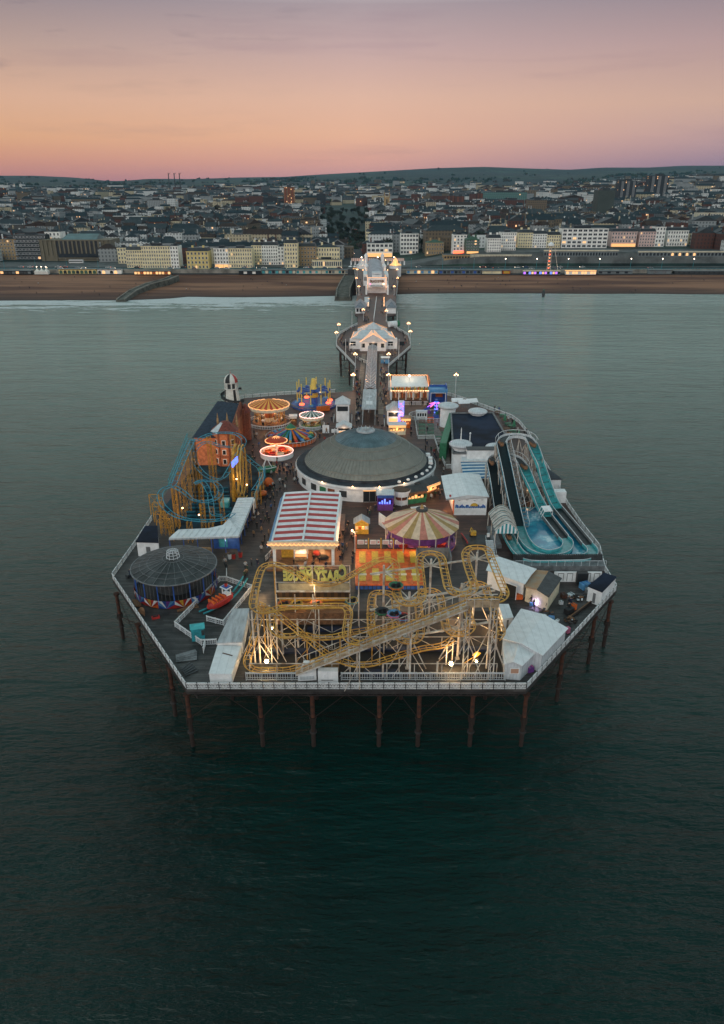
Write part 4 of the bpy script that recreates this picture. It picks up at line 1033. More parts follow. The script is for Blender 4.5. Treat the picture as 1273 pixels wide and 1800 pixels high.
for i in range(k): b.cyl((6.6*cos(2*PI*i/k)-1,4.4*sin(2*PI*i/k)+.6),.06,0,1,4)
b.build('oval_fence',parent=t)
# kiosks right of the neck mouth
kiosk_house(693,745,'white gabled kiosk with grey roof right of the glazed walkway',4.0,4.0,4.4,1.6,1,160,'lit_sign','grey_roof')
c=ctr(703,747,0); t=thing('light_tower','slim tower sign with rows of blue and pink lights right of the walkway','sign tower',(c.x+.2,c.y-.8,0))
b=B('white_paint'); b.bx(-.75,.75,-.3,.3,0,7.2); b.build('tower',parent=t)
for k in range(9):
    for s in (-1,0,1):
        b=B(('neon_blue','neon_purple','neon_pink')[(k+s)%3]); b.smooth=True; b.ball((s*.45,-.38,.9+k*.68),.17,6); b.build('light',parent=t)
b=B('neon_blue'); b.bx(-.8,-.72,-.4,-.32,.2,7.2); b.bx(.72,.8,-.4,-.32,.2,7.2); b.build('edge_light',parent=t)
q=lamp('neon_light',(0,-1.5,4),35,(.5,.35,1),.3); q.parent=t
stall(698,762,'lit_booth','low open fronted booth with warm lit counters below the light tower',4.4,2.4,2.6,'cream_paint','pale_metal',0,.4,'flat','lit_sign',220,'lit_sign')
stall(713,750,'lit_booth','narrow open fronted booth with orange counter right of the light tower',2.4,2.4,2.6,'orange','wood_pale',0,.4,'flat','lit_sign',200,'lit_sign')
# beer garden with picnic tables
def picnic(x,y,m,lab,rz=0,grp='picnic tables in the fenced garden'):
    t=thing('picnic_table',lab,'picnic table',(x,y,0),rz,grp)
    b=B(m); b.bx(-.9,.9,-.38,.38,.70,.76); b.build('tabletop',parent=t)
    for s in (-1,1): b=B(m); b.bx(-.9,.9,s*.72-.14,s*.72+.14,.42,.47); b.build('bench_seat',parent=t)
    b=B(m)
    for s in (-.7,.7): b.bar((s,-.72,.42),(s,.72,.42),.04); b.bar((s,-.6,0),(s,-.2,.7),.04); b.bar((s,.6,0),(s,.2,.7),.04)
    b.build('trestle',parent=t)
G0=P(731,771); b=B(mat('terrace_boards',(.24,.21,.19),rough=.8,var=.3,scale=.8)); b.prism([XY(729,737),XY(785,737),XY(792,823),XY(783,823),XY(766,772),XY(734,772)],.003,.012); b.build('terrace_floor',kind='structure')
cols_=[('green','green'),('wood','brown'),('orange_mat','red brown')]
k=0
for j,py in enumerate((738,744,750,757,764)):
    for i,px in enumerate((742,757)):
        mm,cn=(('dark_grey','dark'),('wood','brown'),('green','green'),('green','green'),('green','green'))[j] if i==0 else (('orange_mat','red brown'),('orange_mat','red brown'),('green','green'),('green','green'),('green','green'))[j]
        row=('backmost row','second row from the back','middle row','row before the front','front row')[j]
        p=P(px,py); picnic(p.x,p.y,mm,'%s picnic table in the %s of the garden, %s column'%(cn,row,'left' if i==0 else 'right'))
for q,(x,y) in enumerate(((778,757),(782,764),(772,772))):
    p=P(x,y); picnic(p.x,p.y,('wood','green','green')[q],('brown','green','dark green')[q]+' picnic table against the green bar wall, '+('farthest','middle','nearest')[q],.1)
fn=[((729,737),(734,772),'white fence on the left side of the picnic garden'),((734,772),(763,771),'white fence on the front of the picnic garden'),((763,771),(769,790),'white fence stepping down beside the dome path'),((765,777),(775,777),'short white cross fence below the picnic garden'),((781,778),(793,778),'short white fence panel before the bar door'),((784,788),(794,788),'short white fence panel nearer the bar tower'),
 ((767,790),(776,789),'short white fence at the bend of the dome path'),((769,791),(783,822),'long white fence leading down past the dome to the flume building'),((783,824),(804,823),'white fence closing the lower bar terrace')]
for a,c2,l_ in fn: railing(P(*a),P(*c2),l_,bay=1.8,group='white fences of the bar garden')
for x,y,l_ in ((741,727,'white drinks cabin at the back of the picnic garden'),):
    c=ctr(x,y+10,0); t=thing('drinks_cabin',l_,'cabin',c); b=B('white_paint'); b.bx(-1.5,1.5,-.8,.8,0,2.4); b.build('walls',parent=t); b=B('pale_metal'); b.bx(-1.6,1.6,-.9,.9,2.4,2.55); b.build('roof',parent=t); b=B('glass_dark')
    for k in range(4): b.bx(-1.3+k*.7,-.8+k*.7,-.83,-.79,1.1,2.0)
    b.build('window',parent=t)
p=P(800,812); t=thing('round_table','round white cafe table on the lower bar terrace','table',(p.x,p.y,0)); b=B('white_paint'); b.cyl((0,0),.65,.72,.77,14); b.build('tabletop',parent=t); b=B('dark_grey'); b.cyl((0,0),.06,0,.72,6); b.build('leg',parent=t)
for k,(x,y) in enumerate(((806,803),(797,795))):
    p=P(x,y); t=thing('parasol',('folded dark green parasol on the lower bar terrace near the white table','folded dark green parasol on the lower bar terrace by the white wall')[k],'parasol',(p.x,p.y,0)); b=B('green'); b.lathe([(.45,.9),(.3,2),(.05,2.7)],8); b.build('canopy',parent=t); b=B('dark_grey'); b.cyl((0,0),.05,0,1,6); b.build('pole',parent=t)

# ================= bar building with navy flat roof and capped towers
z=5.0
q=[P(797,797,z),P(793,727,z),P(866,726,z),P(893,773,z),P(868,797,z)]
base=[(v.x,v.y) for v in q]
t=thing('pier_bar','white walled bar with large dark navy flat roof and four domed caps','building',(0,0,0))
b=B('white_paint'); b.prism(base,.0,4.75,top=False); b.build('walls',parent=t)
b=B('navy_roof'); b.prism(base,4.76,4.95); b.build('flat_roof',parent=t)
b=B('mid_grey')
for i in range(5):
    a,c2=q[i],q[(i+1)%5]; b.bar((a.x,a.y,5.05),(c2.x,c2.y,5.05),.28)
b.build('parapet',parent=t)
b=B('green'); a=q[1];c2=q[0]
gx=[Vector((a.x-.35,a.y+1,.3)),Vector((c2.x-2.2,c2.y+9,.3)),Vector((c2.x-2.2,c2.y+9,4.4)),Vector((a.x-.35,a.y+1,4.9))]
b.add([gx[0],gx[1],gx[2],gx[3],gx[0]+Vector((1.6,0,0)),gx[1]+Vector((1.6,0,0)),gx[2]+Vector((1.6,0,0)),gx[3]+Vector((1.6,0,0))],[(0,1,2,3),(7,6,5,4),(3,2,6,7),(1,5,6,2),(0,3,7,4)]); b.build('green_side_wall',parent=t)
for (x,y,hh,rr,zz) in ((788,712,5.9,2.9,1),(840,722,5.9,2.6,0),(810,779,6.4,2.7,1),(873,785,5.6,2.6,0)):
    p=P(x,y,hh); b=B('white_paint')
    b.smooth=False; b.lathe([(rr*.72,0 if zz else 4.9),(rr*.72,hh-.3)],20,(p.x,p.y,0))
    ct_=b.build('cap_tower',parent=t); b=B('pale_metal'); b.smooth=True; b.lathe([(rr*.7,hh-.6),(rr*.97,hh-.45),(rr,hh-.1),(rr*.92,hh+.15),(rr*.6,hh+.45),(.05,hh+.8)],28,(p.x,p.y,0)); b.build('domed_cap',parent=ct_)
p=P(810,779,6.4); b=B('white_paint'); b.lathe([(.18,7.0),(.1,8.2),(.12,8.6),(.1,9.0),(.12,9.6),(.02,10.2)],8,(p.x,p.y,0)); b.build('finial',parent=t)
v0,v1=P(812,808,3.2),P(847,797,3.2)
b=B('white_paint'); b.bx(q[0].x+3,q[0].x+10.5,q[0].y-1.6,q[0].y+.6,0,6.3); b.build('stair_block',parent=t); b=B('dark_grey'); b.bx(q[0].x+2.9,q[0].x+10.6,q[0].y-1.7,q[0].y+.7,6.31,6.45); b.build('stair_roof',parent=t)
b=B('pale_metal'); b.bx(q[0].x+11,q[0].x+12.6,q[0].y-.5,q[0].y+1.2,5,6.0); b.cyl((q[0].x+11.8,q[0].y+.3),.6,6.0,6.2,12); b.build('roof_plant',parent=t)
b=B('white_paint'); pz=P(826,775,5); b.cyl((pz.x,pz.y),.12,5,6.8,6); b.ball((pz.x,pz.y,6.9),.25); b.build('roof_flue',parent=t)
# low white extension roof and blue striped awning
q2=[P(811,810,4.3),P(811,797,4.3),P(872,795,4.3),P(872,810,4.3)]
t=thing('white_extension','low white roofed extension between the bar and the striped awning','building',(0,0,0))
b=B('white_paint'); b.prism([(v.x,v.y) for v in q2],0,4.1,top=False); b.build('walls',parent=t); b=B('white_roof'); b.prism([(v.x,v.y) for v in q2],4.12,4.3); b.build('roof',parent=t)
t=thing('striped_awning','blue and white striped awning between the white extension and the white hall','awning',(0,0,0))
sa=stripes('awning_stripe','1f6f9c','cfd6da',.62,'Z',rough=.6,duty=.5,grime=.15)
A1,A2,A3,A4=P(810,812,4.2),P(858,813,4.2),P(862,842,2.9),P(815,838,2.9)
sa2=stripes('awning_stripe_y','1a6a9a','d2d8dc',1.25,'Y',rough=.6,duty=.5,grime=.15)
b=B(sa2); b.quad(A1,A4,A3,A2); b.quad(A1+Vector((0,0,-.08)),A2+Vector((0,0,-.08)),A3+Vector((0,0,-.08)),A4+Vector((0,0,-.08))); b.build('canopy',parent=t)
b=B('white_steel')
for v in (A3,A4,lerp(A3,A4,.5)): b.bar(v,(v.x,v.y,0),.07)
b.build('frame',parent=t)
# terrace right of the bar : tables, parasols
k=0
random.seed(11)
tl=[(887,741,'wood'),(893,748,'green'),(899,752,'green'),(890,757,'wood'),(901,761,'green'),(893,765,'wood'),(884,733,'green'),(905,768,'orange_mat'),(893,773,'orange_mat'),(876,727,'wood')]
tn={'wood':'brown','green':'green','orange_mat':'red brown'}
side=['left of the first parasol','beside the open white parasol','at the terrace rail bend','near the navy roof corner','close to the red clothed figure','in the middle of the terrace','at the far end of the terrace','nearest the flume top','beside the flume lift top','in the farthest corner']
for (x,y,m_),s_ in zip(tl,side):
    p=P(x,y); picnic(p.x,p.y,m_,'%s picnic table on the sea side bar terrace %s'%(tn[m_],s_),random.uniform(-.5,.5),'picnic tables on the sea side bar terrace')
for x,y,s_ in ((887,745,'near the navy roof'),(903,755,'at the terrace rail'),(911,773,'by the flume top')):
    p=P(x,y); t=thing('parasol','folded green parasol on the sea side bar terrace '+s_,'parasol',(p.x,p.y,0)); b=B('green'); b.lathe([(.5,1),(.3,2.2),(.05,2.9)],8); b.build('canopy',parent=t); b=B('mid_grey'); b.cyl((0,0),.05,0,1,6); b.build('pole',parent=t)
for i,(x,y) in enumerate(((803,716),(814,719),(828,717))):
    p=P(x,y); t=thing('white_awning','small white pitched awning behind the navy roof, %s'%('leftmost','middle','rightmost')[i],'awning',(p.x,p.y,0),.15*i); b=B('white_paint'); b.gable(-1.6,1.6,-1.2,1.2,2.0,2.9,'X',.1); b.build('canopy',parent=t); b=B('mid_grey')
    for sx in(-1,1):
        for sy in(-1,1): b.cyl((sx*1.5,sy*1.1),.05,0,2,5)
    b.build('frame',parent=t)

# ================= white hall with painted wave mural
z=4.6
A,Bq,Cq,Dq=P(797,873,z),P(856,874,z),P(845,838,z),P(782,833,z)
A,Bq,Cq,Dq=P(798,872,4.2),P(857,872,4.2),P(841,834,4.2),P(782,834,4.2)
t=thing('white_hall','white hall with pale pitched roof and a blue wave mural on its front','building',(0,0,0))
yF=A.y; 
b=B('white_paint'); b.prism([(A.x+.2,A.y),(Bq.x,A.y),(Cq.x,Cq.y),(Dq.x+.5,Dq.y)],0,4.0,top=False); b.build('walls',parent=t)
b=B('white_roof'); ax=lerp(A,Bq,.02); r0=lerp(A,Bq,.42)+Vector((0,0,.4)); r1=lerp(Dq,Cq,.42)+Vector((0,0,.4)); o_=Vector((0,-.4,0))
b.quad(A+o_-Vector((1.6,0,.5)),r0+o_,r1,Dq-Vector((.8,0,.3))); b.quad(r0+o_,Bq+o_+Vector((.3,0,0)),Cq+Vector((.3,0,0)),r1)
b.add([A+o_-Vector((1.6,0,.5)),r0+o_,Bq+o_+Vector((.3,0,0)),Bq+Vector((.3,0,-.45)),A-Vector((1.6,0,.95))],[(0,4,3,2,1)]); b.build('roof',parent=t)
b=B('white_paint'); b.add([(A.x+.2,yF,4.0),(Bq.x,yF,4.0),(r0.x,yF,r0.z-.1)],[(0,1,2)]); b.build('gable_wall',parent=t)
wd=Bq.x-A.x-.6; x0=A.x+.4
b=B('blue'); 
top=[(x0+wd*k/40,yF-.03,2.15+.22*sin(k*.9)+.12*sin(k*2.3)) for k in range(41)]
for k in range(40): b.quad((top[k][0],yF-.03,1.55+.05*(k%3)),(top[k+1][0],yF-.03,1.55+.05*((k+1)%3)),top[k+1],top[k])
b.use('blue_light')
for k in range(0,40,4): b.quad((top[k][0],yF-.05,1.7),(top[k+1][0]+.2,yF-.05,1.75),(top[k+1][0]+.2,yF-.05,1.9),(top[k][0],yF-.05,1.95))
b.use('yellow')
for k in range(12): a0=PI*k/12; a1=PI*(k+1)/12; xm=x0+wd*.62; b.add([(xm,yF-.06,2.0),(xm+.8*cos(a0),yF-.06,2.0+.7*sin(a0)),(xm+.8*cos(a1),yF-.06,2.0+.7*sin(a1))],[(0,1,2)])
b.build('wave_mural',parent=t)
b=B('dark_grey')
for k in range(4):
    x=x0+wd*(.12+.25*k); zz=3.15+.15*(k%2)
    b.add([(x-.35,yF-.04,zz+.1),(x,yF-.04,zz),(x+.1,yF-.04,zz+.12)],[(0,1,2)]); b.add([(x,yF-.04,zz),(x+.4,yF-.04,zz+.15),(x+.1,yF-.04,zz+.12)],[(0,1,2)])
b.build('painted_gulls',parent=t)
b=B('red'); b.box((A.x-.7,yF+.2,4.2),(.35,.35,.35)); b.build('corner_lamp',parent=t); 
b=B('orange'); b.add([(A.x+.15,yF-.02,0),(A.x+.15,yF+6,0),(A.x+.15,yF+6,3.6),(A.x+.15,yF-.02,3.6)],[(0,3,2,1)]); b.build('lit_side_wall',parent=t)
q=lamp('wall_light',(A.x-1.0,yF+3,2.8),420,(1,.45,.15),.3); q.parent=t

# ================= log flume
def resample(pts,ds):
    out=[Vector(pts[0])]; acc=0
    for a,b_ in zip(pts,pts[1:]):
        a=Vector(a);b_=Vector(b_);L=(b_-a).length
        while acc+L>=ds:
            t_=(ds-acc)/L; a=a.lerp(b_,t_); out.append(a.copy()); L=(b_-a).length; acc=0
            if L<1e-6: break
        acc+=L
    out.append(Vector(pts[-1])); return out
def frames(pts):
    r=[]
    for i,p in enumerate(pts):
        a=pts[max(0,i-1)]; b_=pts[min(len(pts)-1,i+1)]; tn=(b_-a).normalized(); sd=Vector((tn.y,-tn.x,0))
        sd=sd.normalized() if sd.length>1e-5 else Vector((1,0,0)); r.append((p,tn,sd,sd.cross(tn)))
    return r
def trough(pts,w,hw,floor,wall,rim='white_rail',slats=None,t=.08):
    fr=frames(resample(pts,.8)); b=B(floor)
    for (p,_,s,u),(q,_,s2,u2) in zip(fr,fr[1:]):
        b.use(floor); b.quad(p-s*w/2,p+s*w/2,q+s2*w/2,q-s2*w/2); b.quad(p+s*w/2-u*.12,p-s*w/2-u*.12,q-s2*w/2-u2*.12,q+s2*w/2-u2*.12)
        b.use(wall)
        for k in (-1,1):
            b.quad(p+s*k*w/2,q+s2*k*w/2,q+s2*k*w/2+u2*hw,p+s*k*w/2+u*hw)
            b.quad(p+s*k*(w/2+t)-u*.12,p+s*k*(w/2+t)+u*hw,q+s2*k*(w/2+t)+u2*hw,q+s2*k*(w/2+t)-u2*.12)
    b.use(rim)
    for k in (-1,1): b.tube([p+s*k*(w/2+t/2)+u*hw for p,_,s,u in fr],.07,4)
    if slats:
        b.use(slats)
        for i,(p,tn,s,u) in enumerate(fr):
            if i%2==0: b.quad(p-s*w*.48+u*.03-tn*.06,p+s*w*.48+u*.03-tn*.06,p+s*w*.48+u*.03+tn*.06,p-s*w*.48+u*.03+tn*.06)
    return b
def legs(b,pts,z0,w,every,r=.1,m='white_steel',brace=True):
    b.use(m); last=None
    for p in resample(pts,every):
        if p.z-z0<1.2: last=None; continue
        for s in(-1,1): b.bar((p.x+s*w,p.y,z0),(p.x+s*w*.8,p.y,p.z-.15),r)
        b.bar((p.x-w,p.y,z0+.3),(p.x+w,p.y,p.z-.4),r*.6)
        if p.z>4: b.bar((p.x+w,p.y,z0+.3),(p.x-w,p.y,p.z-.4),r*.6)
        if last and brace: b.bar((last.x-w,last.y,z0+.3),(p.x-w,p.y,p.z-.5),r*.7); b.bar((last.x+w,last.y,last.z-.5),(p.x+w,p.y,z0+.3),r*.7)
        last=p
t=thing('log_flume','teal and black water chutes looping over a bright blue pool on the right','water ride',(0,0,0))
pool=[P(x,y,.35) for x,y in ((903,968),(912,905),(917,893),(950,893),(985,905),(1046,986),(915,988))]
pm_=mat('pool_water',(.02,.22,.36),rough=.12,var=0); nt=pm_.node_tree; n_=nt.nodes; l_=nt.links
tc=n_.new('ShaderNodeTexCoord'); nz=n_.new('ShaderNodeTexNoise'); nz.inputs['Scale'].default_value=.22; nz.inputs['Detail'].default_value=9; nz.inputs['Roughness'].default_value=.65; l_.new(tc.outputs['Object'],nz.inputs['Vector'])
rp=n_.new('ShaderNodeValToRGB'); l_.new(nz.outputs[0],rp.inputs[0]); e=rp.color_ramp.elements; e[0].position=.30; e[0].color=(.006,.08,.19,1); e[1].position=.66; e[1].color=(.42,.60,.66,1); k_=e.new(.5); k_.color=(.02,.21,.33,1); k_=e.new(.58); k_.color=(.05,.32,.44,1)
l_.new(rp.outputs[0],n_['Principled BSDF'].inputs['Base Color'])
b=B(pm_); b.prism([(v.x,v.y) for v in pool],.05,.35); b.build('pool_water',parent=t)
b=B('teal')
for a,c2 in zip(pool,pool[1:]+pool[:1]): b.bar((a.x,a.y,.4),(c2.x,c2.y,.4),.16)
b.build('pool_edge',parent=t)
def PP(*l): return [P(x,y,z) for x,y,z in l]
lift1=PP((878,897,.9),(873,862,3.6),(868,832,6.2),(864,813,7.6))
lift2=spline(PP((912,925,.7),(905,893,2.8),(896,850,6.0),(889,815,8.9),(881,779,11.2)),6)
ch1=spline(PP((920,821,7.5),(927,838,6.6),(937,862,4.4),(948,885,2.3),(961,909,.9)),6)
ch2=spline(PP((936,782,11),(943,800,9.9),(953,830,6.8),(963,860,4.0),(972,882,2.0),(980,895,1.1)),6)
run1=spline(PP((961,909,.9),(975,927,.8),(990,946,.8)),5)
run2=spline(PP((980,895,1.0),(1005,925,.9),(1032,958,.9)),5)
low1=spline(PP((990,946,.8),(998,955,.8),(995,967,.8),(982,973,.8),(962,975,.8),(942,969,.8),(928,959,.8),(919,945,.8),(912,925,.8)),6)
low2=spline(PP((1032,958,.9),(1041,968,.9),(1040,977,.9),(1026,983,.9),(1005,984,.9),(960,985,.9),(930,984,.9),(914,975,.9),(904,962,.9),(896,948,.9),(890,935,.9)),6)
bl_m=mat('flume_belt',(.006,.010,.013),rough=.5,var=.3)
for pts,nm,fm,wm_,w_,h_,sl in ((lift1,'lift_belt',bl_m,'track_blue',2.0,.45,None),(lift2,'lift_belt',bl_m,'track_blue',2.0,.45,None),(ch1,'chute',mat('chute_teal',(.04,.27,.29),rough=.25,var=.25),'teal_light',1.9,.55,'dark_grey'),(ch2,'chute','chute_teal','teal_light',1.9,.55,'dark_grey'),(run1,'runout',bl_m,'mid_grey',1.9,.6,'dark_grey'),(run2,'runout',bl_m,'mid_grey',1.9,.6,'dark_grey'),(low1,'channel','chute_teal','teal_light',1.8,.5,None),(low2,'channel','chute_teal','teal_light',1.8,.5,None)):
    trough(pts,w_,h_,fm,wm_,'white_rail' if 'lift' in nm or nm=='runout' else 'pale_metal',sl).build(nm,parent=t)
# curved crest bridges with handrails
for pts,z in ((spline(PP((864,813,7.6),(868,806,7.9),(880,802,8.0),(896,803,8.0),(910,808,7.9),(920,821,7.5)),6),8),(spline(PP((881,779,11.2),(887,771,11.5),(900,767,11.6),(918,768,11.6),(929,772,11.5),(936,782,11)),6),11)):
    trough(pts,1.7,.4,'dark_grey','pale_metal').build('crest_channel',parent=t)
    b=B('white_rail')
    fr=frames(resample(pts,1.0))
    for sd in (-1.25,1.25):
        b.tube([p+s*sd+Vector((0,0,1.1)) for p,_,s,u in fr],.05,4)
        for p,_,s,u in fr[::2]: b.bar(p+s*sd,p+s*sd+Vector((0,0,1.1)),.04)
    b.build('handrail',parent=t)
b=B('white_steel')
for pts in (lift1,lift2,ch1,ch2): legs(b,pts,.0,1.3,4.2)
for pts in (PP((864,813,7.4),(890,803,7.6),(920,821,7.3)),PP((881,779,11),(910,768,11.3),(936,782,10.8))): legs(b,pts,.0,1.0,4.5,.13)
b.build('support_legs',parent=t)
# walkway stairs beside each lift
b=B('mid_grey')
for pts in (lift1,lift2):
    fr=frames(resample(pts,.9))
    for p,_,s,u in fr: b.box(p+s*1.55+Vector((0,0,-.1)),(.7,.5,.06))
    b.use('white_rail'); b.tube([p+s*2.0+Vector((0,0,1.0)) for p,_,s,u in fr],.05,4); 
    for p,_,s,u in fr[::2]: b.bar(p+s*2.0,p+s*2.0+Vector((0,0,1.0)),.04)
    b.use('mid_grey')
b.build('stairway',parent=t)
pa=P(955,917,2.0); b=B('white_paint'); fr=frames(resample(ch1,.8)); 
for k,(p,tn,s,u) in enumerate(fr[-3:]): b.tube([p-s*1.1+u*.2,p-s*.9+u*1.6,p+s*.9+u*1.6,p+s*1.1+u*.2],.10,4)
b.quad(*[fr[-3][0]+fr[-3][2]*k+fr[-3][3]*1.6 for k in (-.9,.9)],*[fr[-1][0]+fr[-1][2]*k+fr[-1][3]*1.6 for k in (.9,-.9)]); b.build('splash_cover',parent=t)
# boats on the flume
for k,(x,y,z,s_) in enumerate(((894,944,1.2,'leaving the barrel roofed station'),(881,781,11.5,'at the top of the taller lift'),(864,814,7.9,'at the top of the shorter lift'),(921,822,7.8,'at the crest of the shorter chute'),(936,783,11.3,'at the crest of the taller chute'))):
    p=P(x,y,z); g=thing('log_boat','brown log shaped boat '+s_,'boat',p,0 if k<3 else .2,'log flume boats')
    b=B('wood'); b.smooth=True; b.tube([(0,-1.3,.35),(0,-1.1,.28),(0,0,.25),(0,1.0,.28),(0,1.3,.38)],[.2,.45,.5,.45,.2],10); b.build('hull',parent=g); b=B('black'); b.bx(-.28,.28,-.8,-.1,.3,.78); b.bx(-.28,.28,.1,.8,.3,.8); b.build('seat',parent=g)
# barrel roofed station
A,D_=P(871,935,3.4),P(911,935,3.4); E_,F_=P(859,902,3.4),P(901,902,3.4)
t=thing('flume_station','barrel roofed station with teal and white hooped canopy at the flume boarding point','station',(0,0,0))
b=B('teal'); nseg=22; ncr=12
hoop=stripes('hoop','31707a','c3c8c8',1.15,'Y',rough=.45,duty=.45,grime=.3)
b=B(hoop)
def hp(j,i):
    f=j/nseg; l0=lerp(A,E_,f); r0=lerp(D_,F_,f); u=i/ncr; p=lerp(l0,r0,u); return p+Vector((0,0,1.7*sin(PI*u)))
for j in range(nseg):
    for i in range(ncr): b.quad(hp(j,i),hp(j,i+1),hp(j+1,i+1),hp(j+1,i))
b.build('barrel_roof',parent=t)
b=B('white_steel')
for j in range(0,nseg+1,2): b.tube([hp(j,i)+Vector((0,0,.04)) for i in range(ncr+1)],.08,4)
b.build('roof_hoops',parent=t)
for k in range(12):
    b=B('teal' if k%2 else 'white_paint'); u0=k/12;u1=(k+1)/12; a0=hp(0,k)+Vector((0,-.06,0)); a1=hp(0,k+1)+Vector((0,-.06,0)); lo=Vector((a0.x,a0.y,3.1)); l1=Vector((a1.x,a1.y,3.1)); b.add([lo,l1,a1,a0],[(0,1,2,3)]); b.build('valance_panel',parent=t)
for v in (A,D_,E_,F_,lerp(A,E_,.5),lerp(D_,F_,.5)): b=B('white_steel'); b.bar((v.x,v.y,0),v,.1); b.build('post',parent=t)
b=B('mid_grey'); b.prism([(A.x-.2,A.y),(A.x+1.4,A.y),(E_.x+1.4,E_.y),(E_.x-.2,E_.y)],.01,.7); b.build('platform',parent=t)
b=B('pale_metal'); p,q_=P(866,902,3.4),P(878,940,.0)
a=Vector((A.x-1.2,A.y-3.5,.1)); 
for k in range(9): b.bx(A.x-1.7,A.x-.3,A.y-3.6+k*.4,A.y-3.2+k*.4,k*.2,k*.2+.12)
for s in(-1.75,-.25): b.bar((A.x+s,A.y-3.6,1),(A.x+s,A.y,2.7),.05); b.bar((A.x+s,A.y-3.6,0),(A.x+s,A.y-3.6,1),.04)
b.build('stairs',parent=t)
# plant shed under the chutes, small white box, dark shed
A,D_=P(924,880,0),P(958,880,0); 
t=thing('pump_house','grey flat roofed pump house beneath the log flume chutes','shed',((A.x+D_.x)/2,A.y,0)); w=D_.x-A.x
b=B(mat('render_grey',(.30,.29,.28),rough=.8,var=.3)); b.bx(-w/2,w/2,0,6,0,3.0); b.build('walls',parent=t); b=B('mid_grey'); b.bx(-w/2-.2,w/2+.2,-.2,6.2,3.01,3.2); b.build('roof',parent=t); b=B('glass_dark'); b.bx(-.5,1.2,-.05,.02,1.2,2.3); b.build('window',parent=t); b=B('dark_grey'); b.bx(-2.3,-1.4,-.05,.02,.1,2.2); b.build('door',parent=t)
q=lamp('wall_light',(-w/2+.4,-.6,2.2),40); q.parent=t
c=ctr(982,882,0); t=thing('white_store_box','small white store box on the outer edge beside the tall chute','box',c); b=B('white_paint'); b.bx(-1.2,1.2,-.9,.9,.1,2.6); b.build('body',parent=t); b=B('mid_grey'); b.bx(-1.1,1.1,-.8,.8,0,.1); b.build('base',parent=t)
v=[P(963,852,2.6),P(983,868,2.6),P(962,868,2.6),P(951,838,2.6),P(953,823,2.6)]
c=ctr(968,860,0); t=thing('dark_shed','long low shed with black roof on the sea edge behind the tall chute','shed',c,-.0)
b=B('white_paint'); b.prism([(-1.5,0),(2.1,0),(-.3,9),(-2.8,9)],0,2.3,top=False); b.build('walls',parent=t); b=B('dark_roof'); b.prism([(-1.7,-.2),(2.3,-.2),(-.1,9.2),(-3.0,9.2)],2.31,2.5); b.build('roof',parent=t)
# grey screen fence in front of the pool
p0,p1=P(905,1004),P(1064,1004)
t=thing('corrugated_screen','long grey corrugated screen walkway in front of the flume pool','screen',(p0.x,p0.y,0))
L=p1.x-p0.x; b=B('mid_grey'); b.bx(0,L,0,2.2,.02,1.0); b.build('gangway',parent=t); b=B('dark_grey')
for k in range(40): b.bx(L*k/40,L*k/40+.12,2.2,2.3,.1,2.2)
b.bx(0,L,2.24,2.3,2.1,2.2); b.bx(0,L,2.27,2.3,.1,2.0); b.build('slatted_fence',parent=t)
b=B('pale_metal')
for k in range(12): b.cyl((L*k/11,.1),.04,1,2.0,5)
b.bx(0,L,.06,.12,1.95,2.02); b.build('handrail',parent=t)
# ================= sheds on the right front
def shed(pts,h,hr,name,label,wall,roof,ridge=(0,1),cat='shed',extra=None,rt=None):
    """pts FL,FR,BR,BL at eave height, ridge from middle of side pair"""
    t=thing(name,label,cat,(0,0,0)); b=B(wall); b.prism([(v.x,v.y) for v in pts],0,h,top=False); 
    A_,B_,C_,D2=[Vector((v.x,v.y,h)) for v in pts]
    if ridge==(0,1): r0=(A_+B_)/2; r1=(D2+C_)/2; e0=(A_,B_); 
    else: r0=(A_+D2)/2; r1=(B_+C_)/2
    r0=r0+Vector((0,0,hr)); r1=r1+Vector((0,0,hr))
    if ridge==(0,1): b.add([A_,B_,r0],[(0,1,2)]); b.add([C_,D2,r1],[(0,1,2)])
    else: b.add([D2,A_,r0],[(0,1,2)]); b.add([B_,C_,r1],[(0,1,2)])
    b.build('walls',parent=t)
    ov=lambda v,c_:v+(v-c_).normalized()*.35
    cc=(A_+B_+C_+D2)/4; A2,B2,C2,D3=[ov(v,cc) for v in (A_,B_,C_,D2)]; R0,R1=ov(r0,cc),ov(r1,cc)
    up=Vector((0,0,.12)); up2=Vector((0,0,.03))
    fs=((A2,R0,R1,D3),(R0,B2,C2,R1)) if ridge==(0,1) else ((A2,B2,R1,R0),(R0,R1,C2,D3))
    for i,f in enumerate(fs):
        b=B(roof if (i==0 or rt is None) else rt); b.add([v+up for v in f]+[v+up2 for v in f],[(0,1,2,3),(7,6,5,4),(0,4,5,1),(1,5,6,2),(2,6,7,3),(3,7,4,0)]); b.build('roof_slope',parent=t)
    return t
def Q4(z,*l): return [P(x,y,z) for x,y in l]
t=shed(Q4(2.9,(884,1122),(953,1151),(995,1106),(917,1073)),2.9,.55,'metal_shed','large pale grey metal shed with low ridge roof at the right front corner','pale_metal','white_roof',(0,1))
t2=shed(Q4(2.5,(888,1167),(917,1169),(942,1145),(885,1118)),2.5,.5,'metal_shed','narrow pale grey annexe joining the large metal shed at the front railing','pale_metal','white_roof',(0,1))
g=P(899,1183,1.2); b=B('white_paint'); b.box((g.x+.4,g.y-.05,1.6),(1.3,.14,.95)); b.build('window_frame',parent=t2); b=B('skin'); b.box((g.x+.4,g.y-.13,1.6),(1.05,.06,.7)); b.build('window',parent=t2)
shed(Q4(3.0,(858,1003),(921,1026),(940,1001),(870,978)),3.0,.35,'workshop','long white workshop with pale pitched roof and open dark doorway behind the yellow coaster','white_paint','white_roof',(1,0))
w_=P(893,1040,0); 
